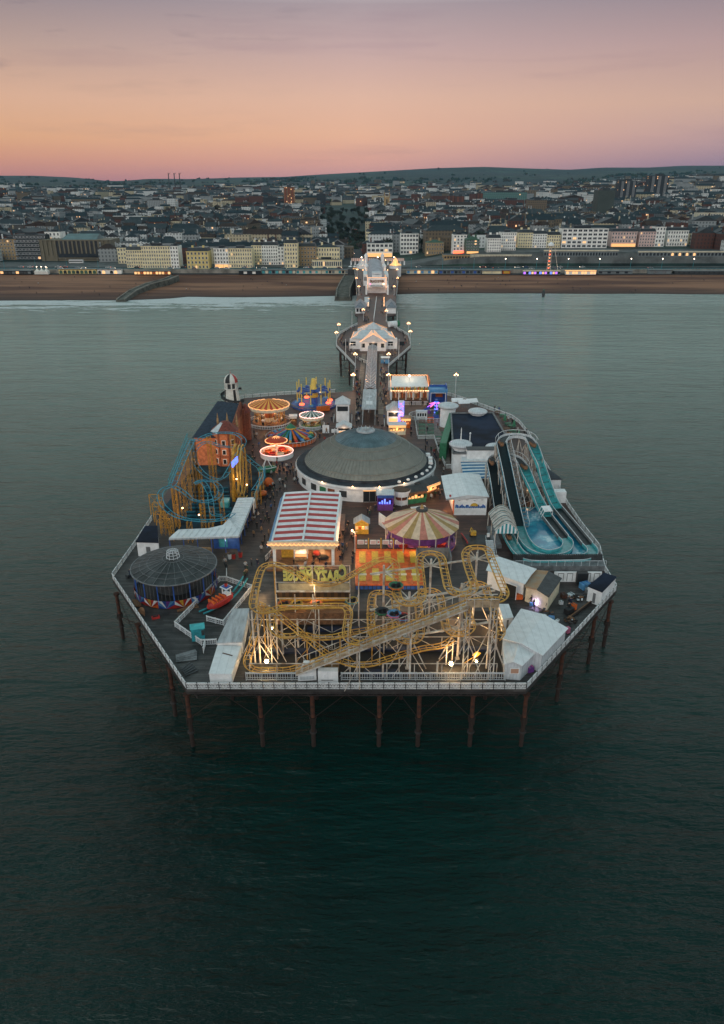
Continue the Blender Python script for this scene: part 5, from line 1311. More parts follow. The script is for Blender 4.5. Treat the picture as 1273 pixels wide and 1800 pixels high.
t=shed(Q4(2.6,(925,1032),(964,1049),(985,1018),(941,1004)),2.6,.45,'lean_shed','two tone shed with a rusty brown slope and a grey slope in the workshop yard','cream_paint',mat('rusty_sheet',(.36,.20,.10),rough=.8,var=.6,scale=.8,col2=(.30,.26,.21)),(0,1),rt='dark_grey')
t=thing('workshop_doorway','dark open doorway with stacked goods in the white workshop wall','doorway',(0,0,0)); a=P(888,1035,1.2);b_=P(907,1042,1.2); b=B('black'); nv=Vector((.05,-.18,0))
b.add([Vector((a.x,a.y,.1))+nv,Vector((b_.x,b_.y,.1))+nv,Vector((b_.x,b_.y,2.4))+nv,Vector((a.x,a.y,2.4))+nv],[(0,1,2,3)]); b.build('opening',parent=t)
b=B('white_paint'); b.bar((a.x,a.y-.2,2.5),(b_.x,b_.y-.2,2.5),.08); b.bar((a.x,a.y-.2,0),(a.x,a.y-.2,2.5),.08); b.bar((b_.x,b_.y-.2,0),(b_.x,b_.y-.2,2.5),.08); b.build('frame',parent=t)
def monohut(pts,h,name,label,roof='navy_roof',slope=0.0,door=None):
    t=thing(name,label,'hut',(0,0,0)); b=B('white_paint'); b.prism([(v.x,v.y) for v in pts],0.05,h,top=False); b.build('walls',parent=t)
    c_=sum(pts,Vector())/4; b=B(roof); pp=[c_+(v-c_)*1.06 for v in pts]; b.prism([(v.x,v.y) for v in pp],h+.01,lambda x,y:h+.18+slope*(y-c_.y)); b.build('roof',parent=t)
    m_=lerp(pts[0],pts[1],.4); n_=lerp(pts[0],pts[1],.6); b=B('mid_grey'); dv=(pts[1]-pts[0]).normalized(); nv=Vector((dv.y,-dv.x,0))*.04
    b.add([Vector((m_.x,m_.y,.2))+nv,Vector((n_.x,n_.y,.2))+nv,Vector((n_.x,n_.y,2))+nv,Vector((m_.x,m_.y,2))+nv],[(0,1,2,3)]); b.build('door',parent=t)
    return t
monohut(Q4(2.9,(1035,1029),(1059,1039),(1083,1014),(1062,1007)),2.7,'dark_roof_hut','white hut with dark navy flat roof at the right corner of the pier')
monohut(Q4(3.1,(240,951),(278,952),(276,924),(255,925)),2.9,'dark_roof_hut','white hut with dark navy flat roof on the left edge above the dark round ride')
monohut(Q4(2.3,(884,1088),(902,1085),(894,1063),(877,1063)),2.2,'small_white_hut','small white roofed hut squeezed between the yellow coaster and the metal shed','white_roof')
# yard wall with doors
p0,p1=P(973,1023),P(1056,1023); t=thing('yard_wall','low white wall with grey framed doors at the back of the workshop yard','wall',(p0.x,p0.y,0)); L=p1.x-p0.x
b=B('white_paint'); b.bx(0,L,0,.2,.02,1.9); b.build('wall',parent=t)
for k in range(5): b=B('mid_grey'); x=L*(.08+.19*k); b.bx(x,x+.08,-.05,-.01,.2,1.7); b.bx(x+.9,x+.98,-.05,-.01,.2,1.7); b.bx(x,x+.98,-.05,-.01,1.6,1.7); b.build('door_frame',parent=t)
b=B('black'); b.bx(L*.46,L*.46+1.8,-.9,-.1,.03,2.1); b.build('locker',parent=t)
# yard clutter
random.seed(21)
def crate(x,y,label,m,d,rz=0,name='crate',cat='crate',lid=None):
    p=P(x,y); t=thing(name,label,cat,(p.x,p.y,0),rz); b=B(m); w,dd,h=d
    b.box((0,0,h/2+.03),(w,dd,h)); 
    b.build('body',parent=t); b=B(lid or 'dark_grey'); 
    for s in(-1,1): b.box((s*w*.3,0,h+.06),(.08,dd,.05)); b.box((s*w*.42,0,.03),(.1,dd*.9,.05))
    b.build('battens',parent=t)
crate(1028,1034,'blue tarpaulin covered heap beside the right corner hut','blue_light',(1.6,1.2,1.0),.4,'tarpaulin_heap','heap','blue')
crate(912,1052,'orange bin standing at the workshop doorway','orange_mat',(1.1,.9,.9),0,'bin','bin')
crate(934,1053,'tall tan cupboard beside the two tone shed door','wood_pale',(.8,.6,1.4),.1,'cupboard','cupboard')
crate(1001,1046,'pale flat metal sheet lying in the middle of the yard','pale_metal',(1.7,.9,.12),.6,'metal_sheet','sheet')
crate(991,1050,'rusty brown drum rack beside the metal sheet','rust_light',(.9,.9,.7),.2,'drum_rack','rack')
crate(1008,1071,'orange tan upright crate among the yard clutter','orange_mat',(.7,.7,1.0),.5)
crate(969,1090,'blue lidded crate close to the large metal shed','blue_light',(.9,.7,.6),-.2,lid='blue')
crate(986,1062,'pale grey crate near the welders','pale_metal',(.6,.5,.6),.2)
crate(1000,1078,'black machine frame among the yard clutter','black',(1.5,.9,.9),.6,'machine_frame','machine')
crate(978,1094,'white bundled sheeting in front of the shed','white_paint',(1.1,.4,.35),.8,'bundle','bundle')
crate(1038,1043,'grey generator with white fittings beside the corner hut','mid_grey',(1.8,.9,.8),-.4,'generator','generator','white_paint')
crate(998,1112,'pink round board leaning on the right diagonal railing','pink',(.5,.5,.9),.4,'pink_board','board','pink')
crate(931,1180,'dark pink covered barrow by the narrow annexe','purple',(.9,.8,.8),.4,'barrow','barrow','pink')
for k,(x,y,r_) in enumerate(((960,1079,.1),(1018,1052,1.2),(949,1086,.9),(1004,1094,.7))):
    p=P(x,y); t=thing('rubbish_pile',('low pile of dark scrap near the shed roof','brown scrap pile in the yard middle','small scrap pile left of the annexe roof','dark scrap pile on the railing side')[k],'scrap',(p.x,p.y,0)); b=B('rust'); 
    for q in range(14): b.use(random.choice(['rust','dark_grey','wood','iron','pale_metal'])); b.box((random.uniform(-1,1),random.uniform(-.8,.8),.12+random.random()*.25),(random.uniform(.2,.9),random.uniform(.1,.4),random.uniform(.05,.3)),random.uniform(0,3))
    b.build('scrap',parent=t)
for k in range(6):
    a=P(992+k*2.6,1092-k*1.0); c2=P(1040+k*2.6,1058-k*1.6); t=thing('timber_beam','long brown timber laid parallel to the right railing, number %s from the yard'%('one','two','three','four','five','six')[k],'timber',(0,0,0),0,'timber beams stacked along the right railing'); t['label']='long rusty beam stored along the right diagonal railing'
    b=B('rust' if k%2 else 'wood'); b.bar((a.x,a.y,.2+.05*(k%3)),(c2.x,c2.y,.2+.05*(k%3)),.12); b.build('beam',parent=t)
p=P(941,1066); t=thing('welding_torch','bright violet white welding arc burning on the yard floor','torch',(p.x,p.y,0)); b=B('weld'); b.ball((0,0,.55),.13,8); b.build('arc',parent=t); b=B('blue_light'); b.box((-.5,.2,.3),(.7,.4,.5)); b.build('welder_box',parent=t); q=lamp('arc_light',(0,-.1,.9),60,(.6,.5,1),.1); q.parent=t
# toy car area right of the tent
p=P(838,950); t=thing('junior_kart_track','small dark kart track with red curved kerb and a yellow digger right of the tent','ride',(p.x,p.y,0))
b=B('dark_grey'); b.bx(-2.5,2.5,-2,2,.02,.25); b.build('track',parent=t)
b=B('red'); b.tube([(-2.4+.4*cos(a*.35),2.2*sin(a*.35-1.2),.5) for a in range(8)],.14,5); b.build('kerb',parent=t)
b=B('yellow'); b.box((-.5,1.2,1.0),(1.0,.7,.8)); b.bar((-.5,1.2,1.4),(-1.0,1.0,2.2),.1); b.bar((-1.0,1.0,2.2),(-1.3,.6,1.5),.08); b.use('black'); b.cyl((-.9,1.5),.3,.3,.6); b.cyl((-.1,1.5),.3,.3,.6); b.build('digger',parent=t)
b=B('white_paint'); b.box((2.2,.5,.9),(.5,.4,.7)); b.build('coin_box',parent=t)
p=P(803,1000); t=thing('dark_kiosk','dark open framed enclosure behind the yellow coaster, right of the trampolines','kiosk',(p.x-4,p.y+1,0)); b=B('mid_grey'); b.bx(-3,3,1.9,2.1,0,2.6); b.bx(-3,-2.8,-1.5,2,0,2.6); b.bx(2.8,3,-1.5,2,0,2.6); b.build('screen_wall',parent=t); b=B('dark_grey')
for k in range(5): b.box((-2+k,.6,.5),(.6,.8,1.0),k)
b.build('machinery',parent=t)
def track(pts,g=1.05,m='track_yellow',tie=1.0,r=.075,spine=True,closed=False,ds=.5):
    fr=frames(resample(pts,ds)); b=B(m)
    for k in (-1,1): b.tube([p+s*k*g/2 for p,_,s,u in fr],r,5)
    if spine: 
        for k in (-1,1): b.tube([p+s*k*g*.30-u*.28 for p,_,s,u in fr],r*.7,4)
    n=max(1,round(tie/ds))
    for i,(p,tn,s,u) in enumerate(fr):
        if i%n==0: b.bar(p-s*g/2,p+s*g/2,.05); 
        if spine and i%n==0: b.bar(p-s*g/2,p-s*g*.3-u*.28,.04); b.bar(p+s*g/2,p+s*g*.3-u*.28,.04)
    return b
# =============== yellow wild mouse coaster
t=thing('wild_mouse_coaster','yellow wild mouse coaster with hairpin track on white steel supports, seaward front','roller coaster',(0,0,0)); WM=t
A=[(820,1058,12),(845,1054,12),(868,1053,12),(881,1053,12),(888,1042,12),(882,1027,12),(871,1000,12),(861,975,12),(858,967,12),(850,962,12),(838,961,12),(826,963,12),(819,971,12),(819,982,12),(825,1003,12),(832,1022,12),(834,1033,12),(827,1041,12),(814,1044,12),(799,1042,12),(789,1034,12),(785,1020,12),(780,996,12),(777,982,12),(770,974,12),(758,971,12),(746,973,12),(738,981,12),(738,996,12),(741,1024,11.8),(742,1045,11.6),(738,1055,11.6),(727,1060,11.5),(714,1060,11.5),(703,1055,11.5),(698,1044,11.4),(698,1022,11.4),(697,1002,11.3),(695,991,11.3),(686,984,11.2),(674,982,11.2),(661,986,11),(641,997,10.2),(620,1009,9.4),(600,1020,8.8),(580,1026,8.5),(560,1025,8.5),(540,1018,8.8),(522,1007,9.3),(505,998,9.8),(488,992,10.1),(474,991,10.1),(462,997,10),(456,1010,9.8),(450,1032,9.4),(446,1052,9.2),(445,1064,9),(451,1071,8.9),(461,1074,8.8),(474,1073,8.7),(492,1068,8.6),(520,1066,8.5),(560,1065,8.4),(596,1064,8.3),(608,1067,8.3),(613,1077,8.2),(611,1096,8.1),(609,1112,8),(611,1122,7.8),(620,1128,7.6),(632,1130,7.4)]
Aw=spline([P(*q) for q in A],4)
track(Aw,r=.085).build('upper_track',parent=t)
A3=[P(*q) for q in A]
Bq=[Vector((v.x,v.y,z)) for v,z in zip(A3[3:41],[5.9-.01*k for k in range(38)])]
B2=Bq+[P(661,1041,5.3),P(654,1050,5.2),P(652,1078,5.0),P(653,1104,4.9),P(656,1116,4.8),P(668,1122,4.6)]
track(spline(B2,4),r=.08).build('middle_track',parent=t)
Cw=[P(*q) for q in ((484,1076,7.8),(476,1084,7.6),(478,1100,7.0),(484,1110,6.6),(497,1117,6.0),(515,1117,5.6),(530,1114,5.4),(556,1120,4.8),(586,1119,4.6),(614,1112,4.6),(643,1107,4.6),(675,1102,4.6),(700,1096,4.6))]
track(spline(Cw,5)).build('wave_track',parent=t)
Dw=[P(*q) for q in ((468,1070,7.8),(484,1077,7.4),(510,1097,6.2),(540,1121,4.8),(573,1148,3.3),(597,1160,2.7),(622,1167,2.4),(650,1167,2.4),(675,1160,2.6),(713,1148,3.0),(745,1139,3.3),(777,1134,3.6),(797,1122,4.2))]
track(spline(Dw,5)).build('drop_track',parent=t)
Ew=[P(*q) for q in ((462,1060,8.5),(457,1078,7.2),(449,1110,5.0),(441,1140,3.0),(435,1158,2.0),(436,1168,1.6),(443,1175,1.4),(456,1178,1.3),(480,1178,1.3),(505,1177,1.3),(525,1172,1.5))]
track(spline(Ew,5)).build('return_track',parent=t)
L0,L1=P(522,1173,1.5),P(820,1058,12)
track([L0,L1],.9).build('lift_track',parent=t)
b=B(mat('lift_grey',(.42,.31,.20),rough=.6,var=.3)); d=(L1-L0).normalized(); s=Vector((d.y,-d.x,0)).normalized(); L=(L1-L0).length
def lq(k,o,u=0): return L0+d*k+s*o+Vector((0,0,u))
b.quad(lq(0,.7),lq(L,.7),lq(L,1.5),lq(0,1.5)); b.quad(lq(0,.7,-.12),lq(0,1.5,-.12),lq(L,1.5,-.12),lq(L,.7,-.12)); b.quad(lq(0,1.5,-.15),lq(L,1.5,-.15),lq(L,1.5,.18),lq(0,1.5,.18))
b.build('lift_walkway',parent=t)
b=B('white_steel')
for o in (-.75,1.55): b.tube([lq(0,o,.95),lq(L,o,.95)],.05,4)
b.tube([lq(0,1.55,.5),lq(L,1.55,.5)],.04,4); b.tube([lq(0,-.7,-.25),lq(L,-.7,-.25)],.12,4); b.tube([lq(0,1.5,-.25),lq(L,1.5,-.25)],.12,4)
n=26
for k in range(n+1): b.bar(lq(L*k/n,1.55,0),lq(L*k/n,1.55,.95),.04); b.bar(lq(L*k/n,-.75,0),lq(L*k/n,-.75,.95),.04)
for k in range(14): 
    q=lq(L*(k+.5)/14,1.1,.06); b.box(q,(.35,.9,.1),math.atan2(d.y,d.x))
b.build('lift_handrail',parent=t)
# platform at the head of the lift
b=B('lift_grey'); p0,p1=P(819,1064,12),P(876,1064,12); b.bx(p0.x,p1.x,p0.y-.3,p0.y+.9,11.85,11.98); b.bx(p0.x,p1.x,p0.y-.34,p0.y-.31,12.05,12.9); b.build('crest_platform',parent=t)
b=B('white_steel'); 
for k in range(5): x=p0.x+(p1.x-p0.x)*k/4; b.bar((x,p0.y-.35,11.9),(x,p0.y-.35,13.1),.05)
b.bar((p0.x,p0.y-.35,13.1),(p1.x,p0.y-.35,13.1),.06); b.bar((p0.x,p0.y+.9,13.1),(p1.x,p0.y+.9,13.1),.05); b.build('crest_handrail',parent=t)
# columns with spoked arms at hairpin centres
def col(b,x,y,z,r=.17): b.tube([(x,y,0),(x,y,z)],r,8)
def spokes(b,cx,cy,z,pts,n=7,k=.12):
    pts=sorted(pts,key=lambda p:(p.x-cx)**2+(p.y-cy)**2)[:60]
    angs=[]
    for p in pts:
        a=math.atan2(p.y-cy,p.x-cx)
        if all(abs((a-q+PI)%(2*PI)-PI)>.5 for q in angs) and (p.x-cx)**2+(p.y-cy)**2<16: angs.append(a); b.bar((cx,cy,z-.9),(p.x,p.y,p.z-.3),k*.7); 
hubs=[]
for (x,y) in ((839,975),(812,1030),(758,987),(720,1045),(675,998)):
    v=P(x,y,12); hubs.append(v)
for i,h in enumerate(hubs):
    b=B('white_steel'); col(b,h.x,h.y,12.4,.17)
    spokes(b,h.x,h.y,12.2,[p for p in Aw if abs(p.z-12)<1.3]); spokes(b,h.x,h.y,6.2,spline(B2,4))
    b.bar((h.x,h.y,0.2),(h.x,h.y,.3),.4)
    b.bar((h.x,h.y,6),(h.x+2.6,h.y,0.1),.09); b.bar((h.x,h.y,6),(h.x-2.6,h.y,0.1),.09)
    b.build('support_column',parent=t)
b=B('white_steel')
def beam(b,a,c,z,r=.16): b.bar((a.x,a.y,z),(c.x,c.y,z),r)
for z in (11.3,5.4):
    o=(hubs[0]-hubs[2]).normalized()*3.4
    beam(b,hubs[0]+o,hubs[4]-o*.6,z); o2=(hubs[1]-hubs[3]).normalized()*4.5
    beam(b,hubs[1]+o2,hubs[3]-o2*.5,z)
b.build('cross_beam',parent=t)
# front row of lattice columns and the rest
fronts=[(816,1193,11.9),(862,1193,11.9),(720,1193,8.3),(628,1190,4.9),(768,1190,2.5),(673,1190,2.3),(855,1175,11.8),(808,1150,11.6),(458,1166,8.6),(449,1166,8.6),(498,1150,6.8),(478,1144,7.6),(553,1140,4.6),(525,1142,5.2)]
for i,(x,y,z) in enumerate(fronts):
    v=P(x,y,0); b=B('white_steel'); 
    if i in (0,1): 
        for o in(-.35,.35): b.bar((v.x+o,v.y,0),(v.x+o*.6,v.y,z),.09)
        for k in range(9): b.bar((v.x-.33,v.y,z*k/9),(v.x+.33,v.y,z*(k+1)/9),.04); 
        b.bar((v.x,v.y,z*.92),(v.x-.2,v.y+5,z*.92),.07); b.bar((v.x,v.y,.5),(v.x,v.y+5,z*.6),.07)
    else: col(b,v.x,v.y,z,.14)
    if z>4: b.bar((v.x,v.y,z*.55),(v.x+2.4,v.y,.1),.06); b.bar((v.x,v.y,z*.55),(v.x-2.4,v.y,.1),.06)
    b.build('support_column',parent=t)
random.seed(3)
for k,(pts,ev) in enumerate(((Aw[170:],7.0),(B2[38:],5),(Cw,6.5),(Dw,7),(Ew,7.0))):
    for p in resample(pts,ev):
        if p.z>1.8:
            b=B('white_steel' if random.random()<.7 else 'track_yellow'); b.tube([(p.x,p.y,0),(p.x,p.y,p.z-.3)],.09,6); b.bar((p.x-.7,p.y,p.z-.5),(p.x+.7,p.y,p.z-.5),.06)
            if p.z>4: b.bar((p.x,p.y,p.z*.6),(p.x+random.choice((-2,2)),p.y+random.uniform(-1,1),0),.05)
            b.build('support_column',parent=t)
# dark pit floor, blue mats and low truss frames
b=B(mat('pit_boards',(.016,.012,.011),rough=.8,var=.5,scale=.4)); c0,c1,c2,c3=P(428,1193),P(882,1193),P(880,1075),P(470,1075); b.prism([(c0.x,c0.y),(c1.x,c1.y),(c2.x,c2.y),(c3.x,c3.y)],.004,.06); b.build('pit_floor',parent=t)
b=B(mat('mat_blue',(.006,.016,.05),rough=.6,var=.4)); 
for (xa,ya,xb,yb) in ((520,1098,600,1087),(540,1112,650,1105),(430,1150,560,1143),(600,1146,870,1140),(450,1187,560,1183),(640,1190,700,1180),(520,1130,620,1122)):
    a=P(xa,ya);c_=P(xb,yb); b.bx(a.x,c_.x,a.y,c_.y,.07,.4)
b.build('padding',parent=t)
b=B('white_steel')
for y in (1191,1143,1112): 
    a=P(440,y);c_=P(872,y); b.bar((a.x,a.y,2.3),(c_.x,c_.y,2.3),.07)
    n=9
    for k in range(n+1):
        x=a.x+(c_.x-a.x)*k/n; b.bar((x,a.y,0),(x,a.y,2.3),.07)
        if k<n and y!=1191: x2=a.x+(c_.x-a.x)*(k+1)/n; b.bar((x,a.y,0 if k%2 else 2.3),(x2,a.y,2.3 if k%2 else 0),.05)
b.build('base_frame',parent=t)
railing(P(433,1196),P(540,1196),'plain grey steel railing before the left part of the yellow coaster',bay=1.9,h=1.3,postm='pale_metal',panel_m='pale_metal',top='pale_metal')
railing(P(600,1196),P(888,1196),'plain grey steel railing before the right part of the yellow coaster',bay=2.0,h=1.3,postm='pale_metal',panel_m='pale_metal',top='pale_metal')
for k,(x,y,z,pw,s_) in enumerate(((469,1166,1.0,900,'low behind the left railing'),(793,1170,1.0,1100,'low in the middle of the coaster front'),(837,1166,1.2,260,'beside a tilted mesh lamp head'),(478,1108,1.2,260,'small, under the left hairpin'))):
    v=P(x,y-4,z); g=thing('floodlight','lit floodlight shining up into the yellow coaster, '+s_,'floodlight',(v.x,v.y,0)); b=B('flood'); b.ball((0,-.1,z),.27 if k<2 else .15,10); b.build('lamp',parent=g); b=B('dark_grey'); b.cyl((0,.2),.07,0,z,6); b.box((0,.22,z),(.6,.25,.5)); b.build('housing',parent=g)
    q=lamp('flood_light',(0,-.5,z+.9),pw*.6,(1,.62,.26),.2); q.parent=g
for k,(x,y,z,pw) in enumerate(((560,1075,2.0,500),(700,1080,2.0,900),(800,1095,2.0,900),(860,1110,1.5,400),(460,1050,1.5,300))):
    v=P(x,y,0); q=lamp('coaster_light',(v.x,v.y,z),pw,(1,.58,.24),.4); q.parent=t
v=P(838,1150,2.2); b=B('track_yellow'); b.box(v,(1.1,.1,.9),.5,Matrix.Rotation(.7,3,'Y')); b.bar((v.x-.2,v.y,v.z-.3),(v.x-1.9,v.y,v.z-1.7),.06); b.build('mesh_lamp_head',parent=t)
# mouse cars
def mouse(p,rz,ca,cb,label):
    g=thing('coaster_car',label,'coaster car',p,rz,'round tub cars of the yellow coaster')
    b=B(ca); b.smooth=True; b.lathe([(.45,.15),(.85,.35),(1.0,.8)],16,cap=False); b.lathe([(1.0,.8),(.9,.8),(.7,.45),(.1,.4)],16,cap=False); b.build('tub',parent=g)
    b=B(cb); b.lathe([(.93,.5),(1.0,.62),(.97,.78)],16,cap=False)
    for k in range(8): a=k*PI/4; b.ball((1.0*cos(a),1.0*sin(a),.62),.16,6)
    b.build('painted_band',parent=g); b=B('black'); b.lathe([(.88,.55),(.5,.5),(.05,.5)],14,cap=False)
    for s in(-1,1): b.box((s*.35,0,.8),(.4,.25,.5))
    b.build('seat',parent=g)
for (x,y,z,ca,cb,l_) in ((696,1037,11.4,'green','orange','green and orange striped tub car high on the second hairpin'),(693,1086,5.6,'blue_light','pink','light blue and red tub car on the middle track'),(708,1091,5.4,'red','blue_light','red and blue tub car just behind the light blue one'),(672,1081,5.0,'dark_grey','green','dark tub car with a green band left of the light blue one'),(619,1062,3.0,'yellow','teal','yellow tub car at the right end of the coaster station'),(500,1068,2.4,'orange','yellow','orange tub car at the left end of the station platform'),(522,1068,2.4,'yellow','orange','yellow tub car in the station, left of the middle post'),(556,1068,2.4,'brick_red','orange','brown red tub car in the station, right of the middle post')):
    mouse(P(x,y,z),.3,ca,cb,l_)
# station with the mirrored sign
t=thing('coaster_station','beige station with brown slatted roof carrying the big yellow lettering seen from behind','station',(0,0,0))
v0=P(484,1070,0);v1=P(615,1070,0)
yb=P(548,1085,0).y
X0,X1=P(484,1049,5.5).x,P(615,1049,5.5).x
yS=P(548,1049,4.6).y
b=B('yellow'); b.bx(X0,X1,yS+3.0,yS+3.2,.8,4.4); b.build('rear_wall',parent=t)
b=B('wood'); b.bx(X0,X1,yS-.6,yS+3.2,.02,2.1); b.build('platform',parent=t)
b=B(stripes('station_slats','5a3f26','3a2a1c',1.05,'X',grime=.3)); ya=P(548,1037.5,5.9)
b.add([(X0,yS,4.6),(X1,yS,4.6),(X1,ya.y,5.7),(X0,ya.y,5.7),(X0,yS,4.5),(X1,yS,4.5),(X1,ya.y,5.6),(X0,ya.y,5.6)],[(0,1,2,3),(7,6,5,4),(0,4,5,1),(1,5,6,2),(3,7,4,0)]); b.build('slatted_roof',parent=t)
b=B(mat('sign_beige',(.42,.35,.22),rough=.7,var=.2)); b.bx(X0+.4,X1-.1,ya.y+.05,ya.y+.2,5.7,7.0); b.build('backing_board',parent=t)
b=B('white_steel'); b.bx(X0,X1,ya.y-.1,ya.y+.05,5.6,5.85)
for x in (484,517,549,615): xx=P(x,1060,4.6).x; b.bar((xx,yS-.3,0),(xx,yS-.3,5.2),.12); b.bar((xx,ya.y+.3,5),(xx,ya.y+.3,10.0),.09)
b.bar((X0,ya.y+.3,9.9),(X1,ya.y+.3,9.9),.06); b.bar((X0,ya.y+.3,7.1),(X1,ya.y+.3,7.1),.06); b.bar((X0,yS-.3,3.2),(X1,yS-.3,3.2),.07); b.bar((X0,yS-.3,4.5),(X1,yS-.3,4.5),.09)
b.build('frame',parent=t)
lm=mat('letter_yellow',(.52,.50,.14),rough=.5,var=.15)
f0=P(498,1022,7.3); f1_=P(609,1022,7.3); LW=f1_.x-f0.x
def letters(txt,x0,x1,y,z,h,mm,parent,flip=True,big=None,depth=.12):
    cv=bpy.data.curves.new('letters','FONT'); cv.body=txt; cv.extrude=depth; cv.bevel_depth=.03; cv.size=1; cv.offset=.02
    o=bpy.data.objects.new('tmp',cv); C.objects.link(o); dg=bpy.context.evaluated_depsgraph_get(); dg.update()
    me=bpy.data.meshes.new_from_object(o.evaluated_get(dg)); bpy.data.objects.remove(o); bpy.data.curves.remove(cv)
    xs_=[v.co.x for v in me.vertices]; ys_=[v.co.y for v in me.vertices]; ax,bx_=min(xs_),max(xs_); ay,by_=min(ys_),max(ys_)
    for v in me.vertices:
        u=(v.co.x-ax)/(bx_-ax); w_=(v.co.y-ay)/(by_-ay)
        v.co=((x1-(x1-x0)*u) if flip else (x0+(x1-x0)*u), y+(v.co.z if flip else v.co.z), z+h*w_)
    if True:
        bm=bmesh.new(); bm.from_mesh(me); bmesh.ops.recalc_face_normals(bm,faces=bm.faces); bm.to_mesh(me); bm.free()
    me.materials.clear(); me.materials.append(M_(mm)); return link('lettering',me,parent)
w_each=LW/10.6
zt=7.3
letters('C',f1_.x-1.1,f1_.x,f0.y+.2,zt+.2,2.5,lm,t)
letters('RAZY',f0.x+LW*.50,f1_.x-1.15,f0.y+.2,zt,1.8,lm,t)
letters('MOUSE',f0.x,f0.x+LW*.475,f0.y+.2,zt,1.8,lm,t)
b=B(lm)
for cx_ in (f0.x+LW*.315,f0.x+LW*.405,f0.x+LW*.54,f0.x+LW*.60): b.tube([(cx_+.42*cos(a*PI/5),f0.y+.25,zt+2.05+.33*sin(a*PI/5)) for a in range(10)],.10,5,closed=True)
b.build('mouse_ears',parent=t)
q=lamp('station_light',((X0+X1)/2,yS+1.2,4.2),260,(1,.55,.2),.4); q.parent=t
q=lamp('station_light',((X0+X1)/2,ya.y-2.5,7.5),220,(1,.7,.35),.4); q.parent=t

# =============== front left: long white shed, tug ride, fences, booth, junk
def slab(name,label,cat,pts,h,wm='white_paint',rm='white_roof',th=.15,h2=None):
    t=thing(name,label,cat,(0,0,0)); b=B(wm); b.prism([(v.x,v.y) for v in pts],.01,h,top=False); b.build('walls',parent=t)
    c_=sum(pts,Vector())/len(pts); b=B(rm); b.prism([((v.x-c_.x)*1.03+c_.x,(v.y-c_.y)*1.02+c_.y) for v in pts],h+.01,h+th)
    b.build('roof',parent=t); return t
t=slab('long_white_shed','long low white roofed shed at the left front, nearer the seaward railing','shed',Q4(1.5,(368,1185),(407,1186),(424,1138),(383,1136)),1.5)
b=B('rust_light'); p_=P(400,1150,1.7); b.box((p_.x,p_.y,1.69),(1.6,.18,.04),-.4); b.build('rust_patch',parent=t)
slab('long_white_shed','pale roofed shed behind the long white shed, narrowing toward the coaster','shed',Q4(1.9,(382,1131),(426,1129),(438,1071),(410,1072)),1.9,rm='grey_roof')
FG='white fences of the left front yard'
mat('fence_white',(.68,.70,.74),rough=.55,var=.15)
for a,c2,l_ in (((399,1008),(399,1022),'short white fence at the gap by the dark round ride'),((399,1022),(386,1022),'short white cross fence above the tug ride'),((386,1023),(308,1102),'long white fence sloping from the tug ride to the left corner'),((308,1102),(355,1135),'white fence round the teal booth'),((355,1134),(381,1133),'short white fence ending at the long white shed'),((399,1022),(443,1037),'white fence behind the tug ride'),((364,1092),(394,1100),'white fence right of the teal booth'),((394,1099),(443,1038),'white fence between tug ride and the pale roofed shed'),((361,1136),(358,1148),'short white gate swung open below the teal booth')):
    railing(P(*a),P(*c2),l_,bay=1.5,h=1.0,group=FG,postm='white_rail',panel_m='fence_white')
p=P(392,1062); t=thing('tug_boat_ride','red tug boat ride with rows of seats and white cabin on a blue arched rail','ride',(p.x,p.y,0),R(52))
b=B('red'); b.tube([(-3.0,0,.9),(-2.4,0,.8),(-1.2,0,.75),(.6,0,.8),(1.6,0,.95),(2.1,0,1.2)],[.35,.75,.9,.9,.7,.25],8); b.build('hull',parent=t)
for k in range(4): b=B('orange_mat'); b.box((-2.3+k*.75,0,1.55),(.16,1.3,.55)); b.box((-2.05+k*.75,0,1.38),(.45,1.3,.14)); b.build('seat_row',parent=t)
b=B('white_paint'); 
for sx in (.55,1.35):
    for sy in(-.5,.5): b.bx(sx-.07,sx+.07,sy-.07,sy+.07,1.3,2.6)
b.bx(.5,1.4,-.55,.55,1.3,1.75); cb_=b.build('cabin',parent=t)
b=B('blue_light'); b.bx(.3,1.6,-.75,.75,2.6,2.75); b.use('white_paint'); b.bx(.25,1.65,-.8,.8,2.72,2.8); b.use('blue'); b.bx(.45,1.45,-.6,.6,2.8,2.9); b.build('cabin_roof',parent=cb_)
b=B('red'); b.cyl((.95,0),.25,2.9,3.5,10); b.use('black'); b.cyl((.95,0),.27,3.5,3.7,10); b.build('funnel',parent=cb_)
b=B('teal'); 
for s in (-.5,.5): b.tube([(x,s,.3+((x/5.0)**2)*2.2 if x>0 else .3+((x/4.5)**2)*.3) for x in (-4.4,-3,-1.5,0,1.5,3,4.2,5.2)],.14,5)
b.use('dark_grey'); b.bar((4.8,-.4,0),(4.8,-.4,2.1),.09); b.bar((4.8,.4,0),(4.8,.4,2.1),.09); b.build('rail',parent=t)
c=ctr(349,1122,0); t=thing('teal_booth','teal pay booth with pointed top inside the white fence','booth',c,.25)
b=B('teal'); b.bx(-.95,.95,-.75,.75,.02,2.1); b.build('walls',parent=t); b=B('teal_light'); b.gable(-.95,.95,-.75,.75,2.1,2.55,'X',.12); b.build('roof',parent=t); b=B('dark_grey'); b.bx(.5,.92,-.79,-.74,.9,1.8); b.build('window',parent=t)
def junk(x,y,label,cat,name,f,rz=0):
    p=P(x,y); t=thing(name,label,cat,(p.x,p.y,0),rz); f(t)
def pl(n,L,w,m_,sp_=.5):
    def f(t):
        for k in range(n): b=B(m_); b.box((0,k*sp_,.12+.08*k),(L,w,.09),.1*k); b.build('board',parent=t)
    return f
junk(331,1072,'low brown wooden bench lying beside the dark round ride','bench','wooden_bench',pl(3,3.4,.25,'wood',.22),.45)
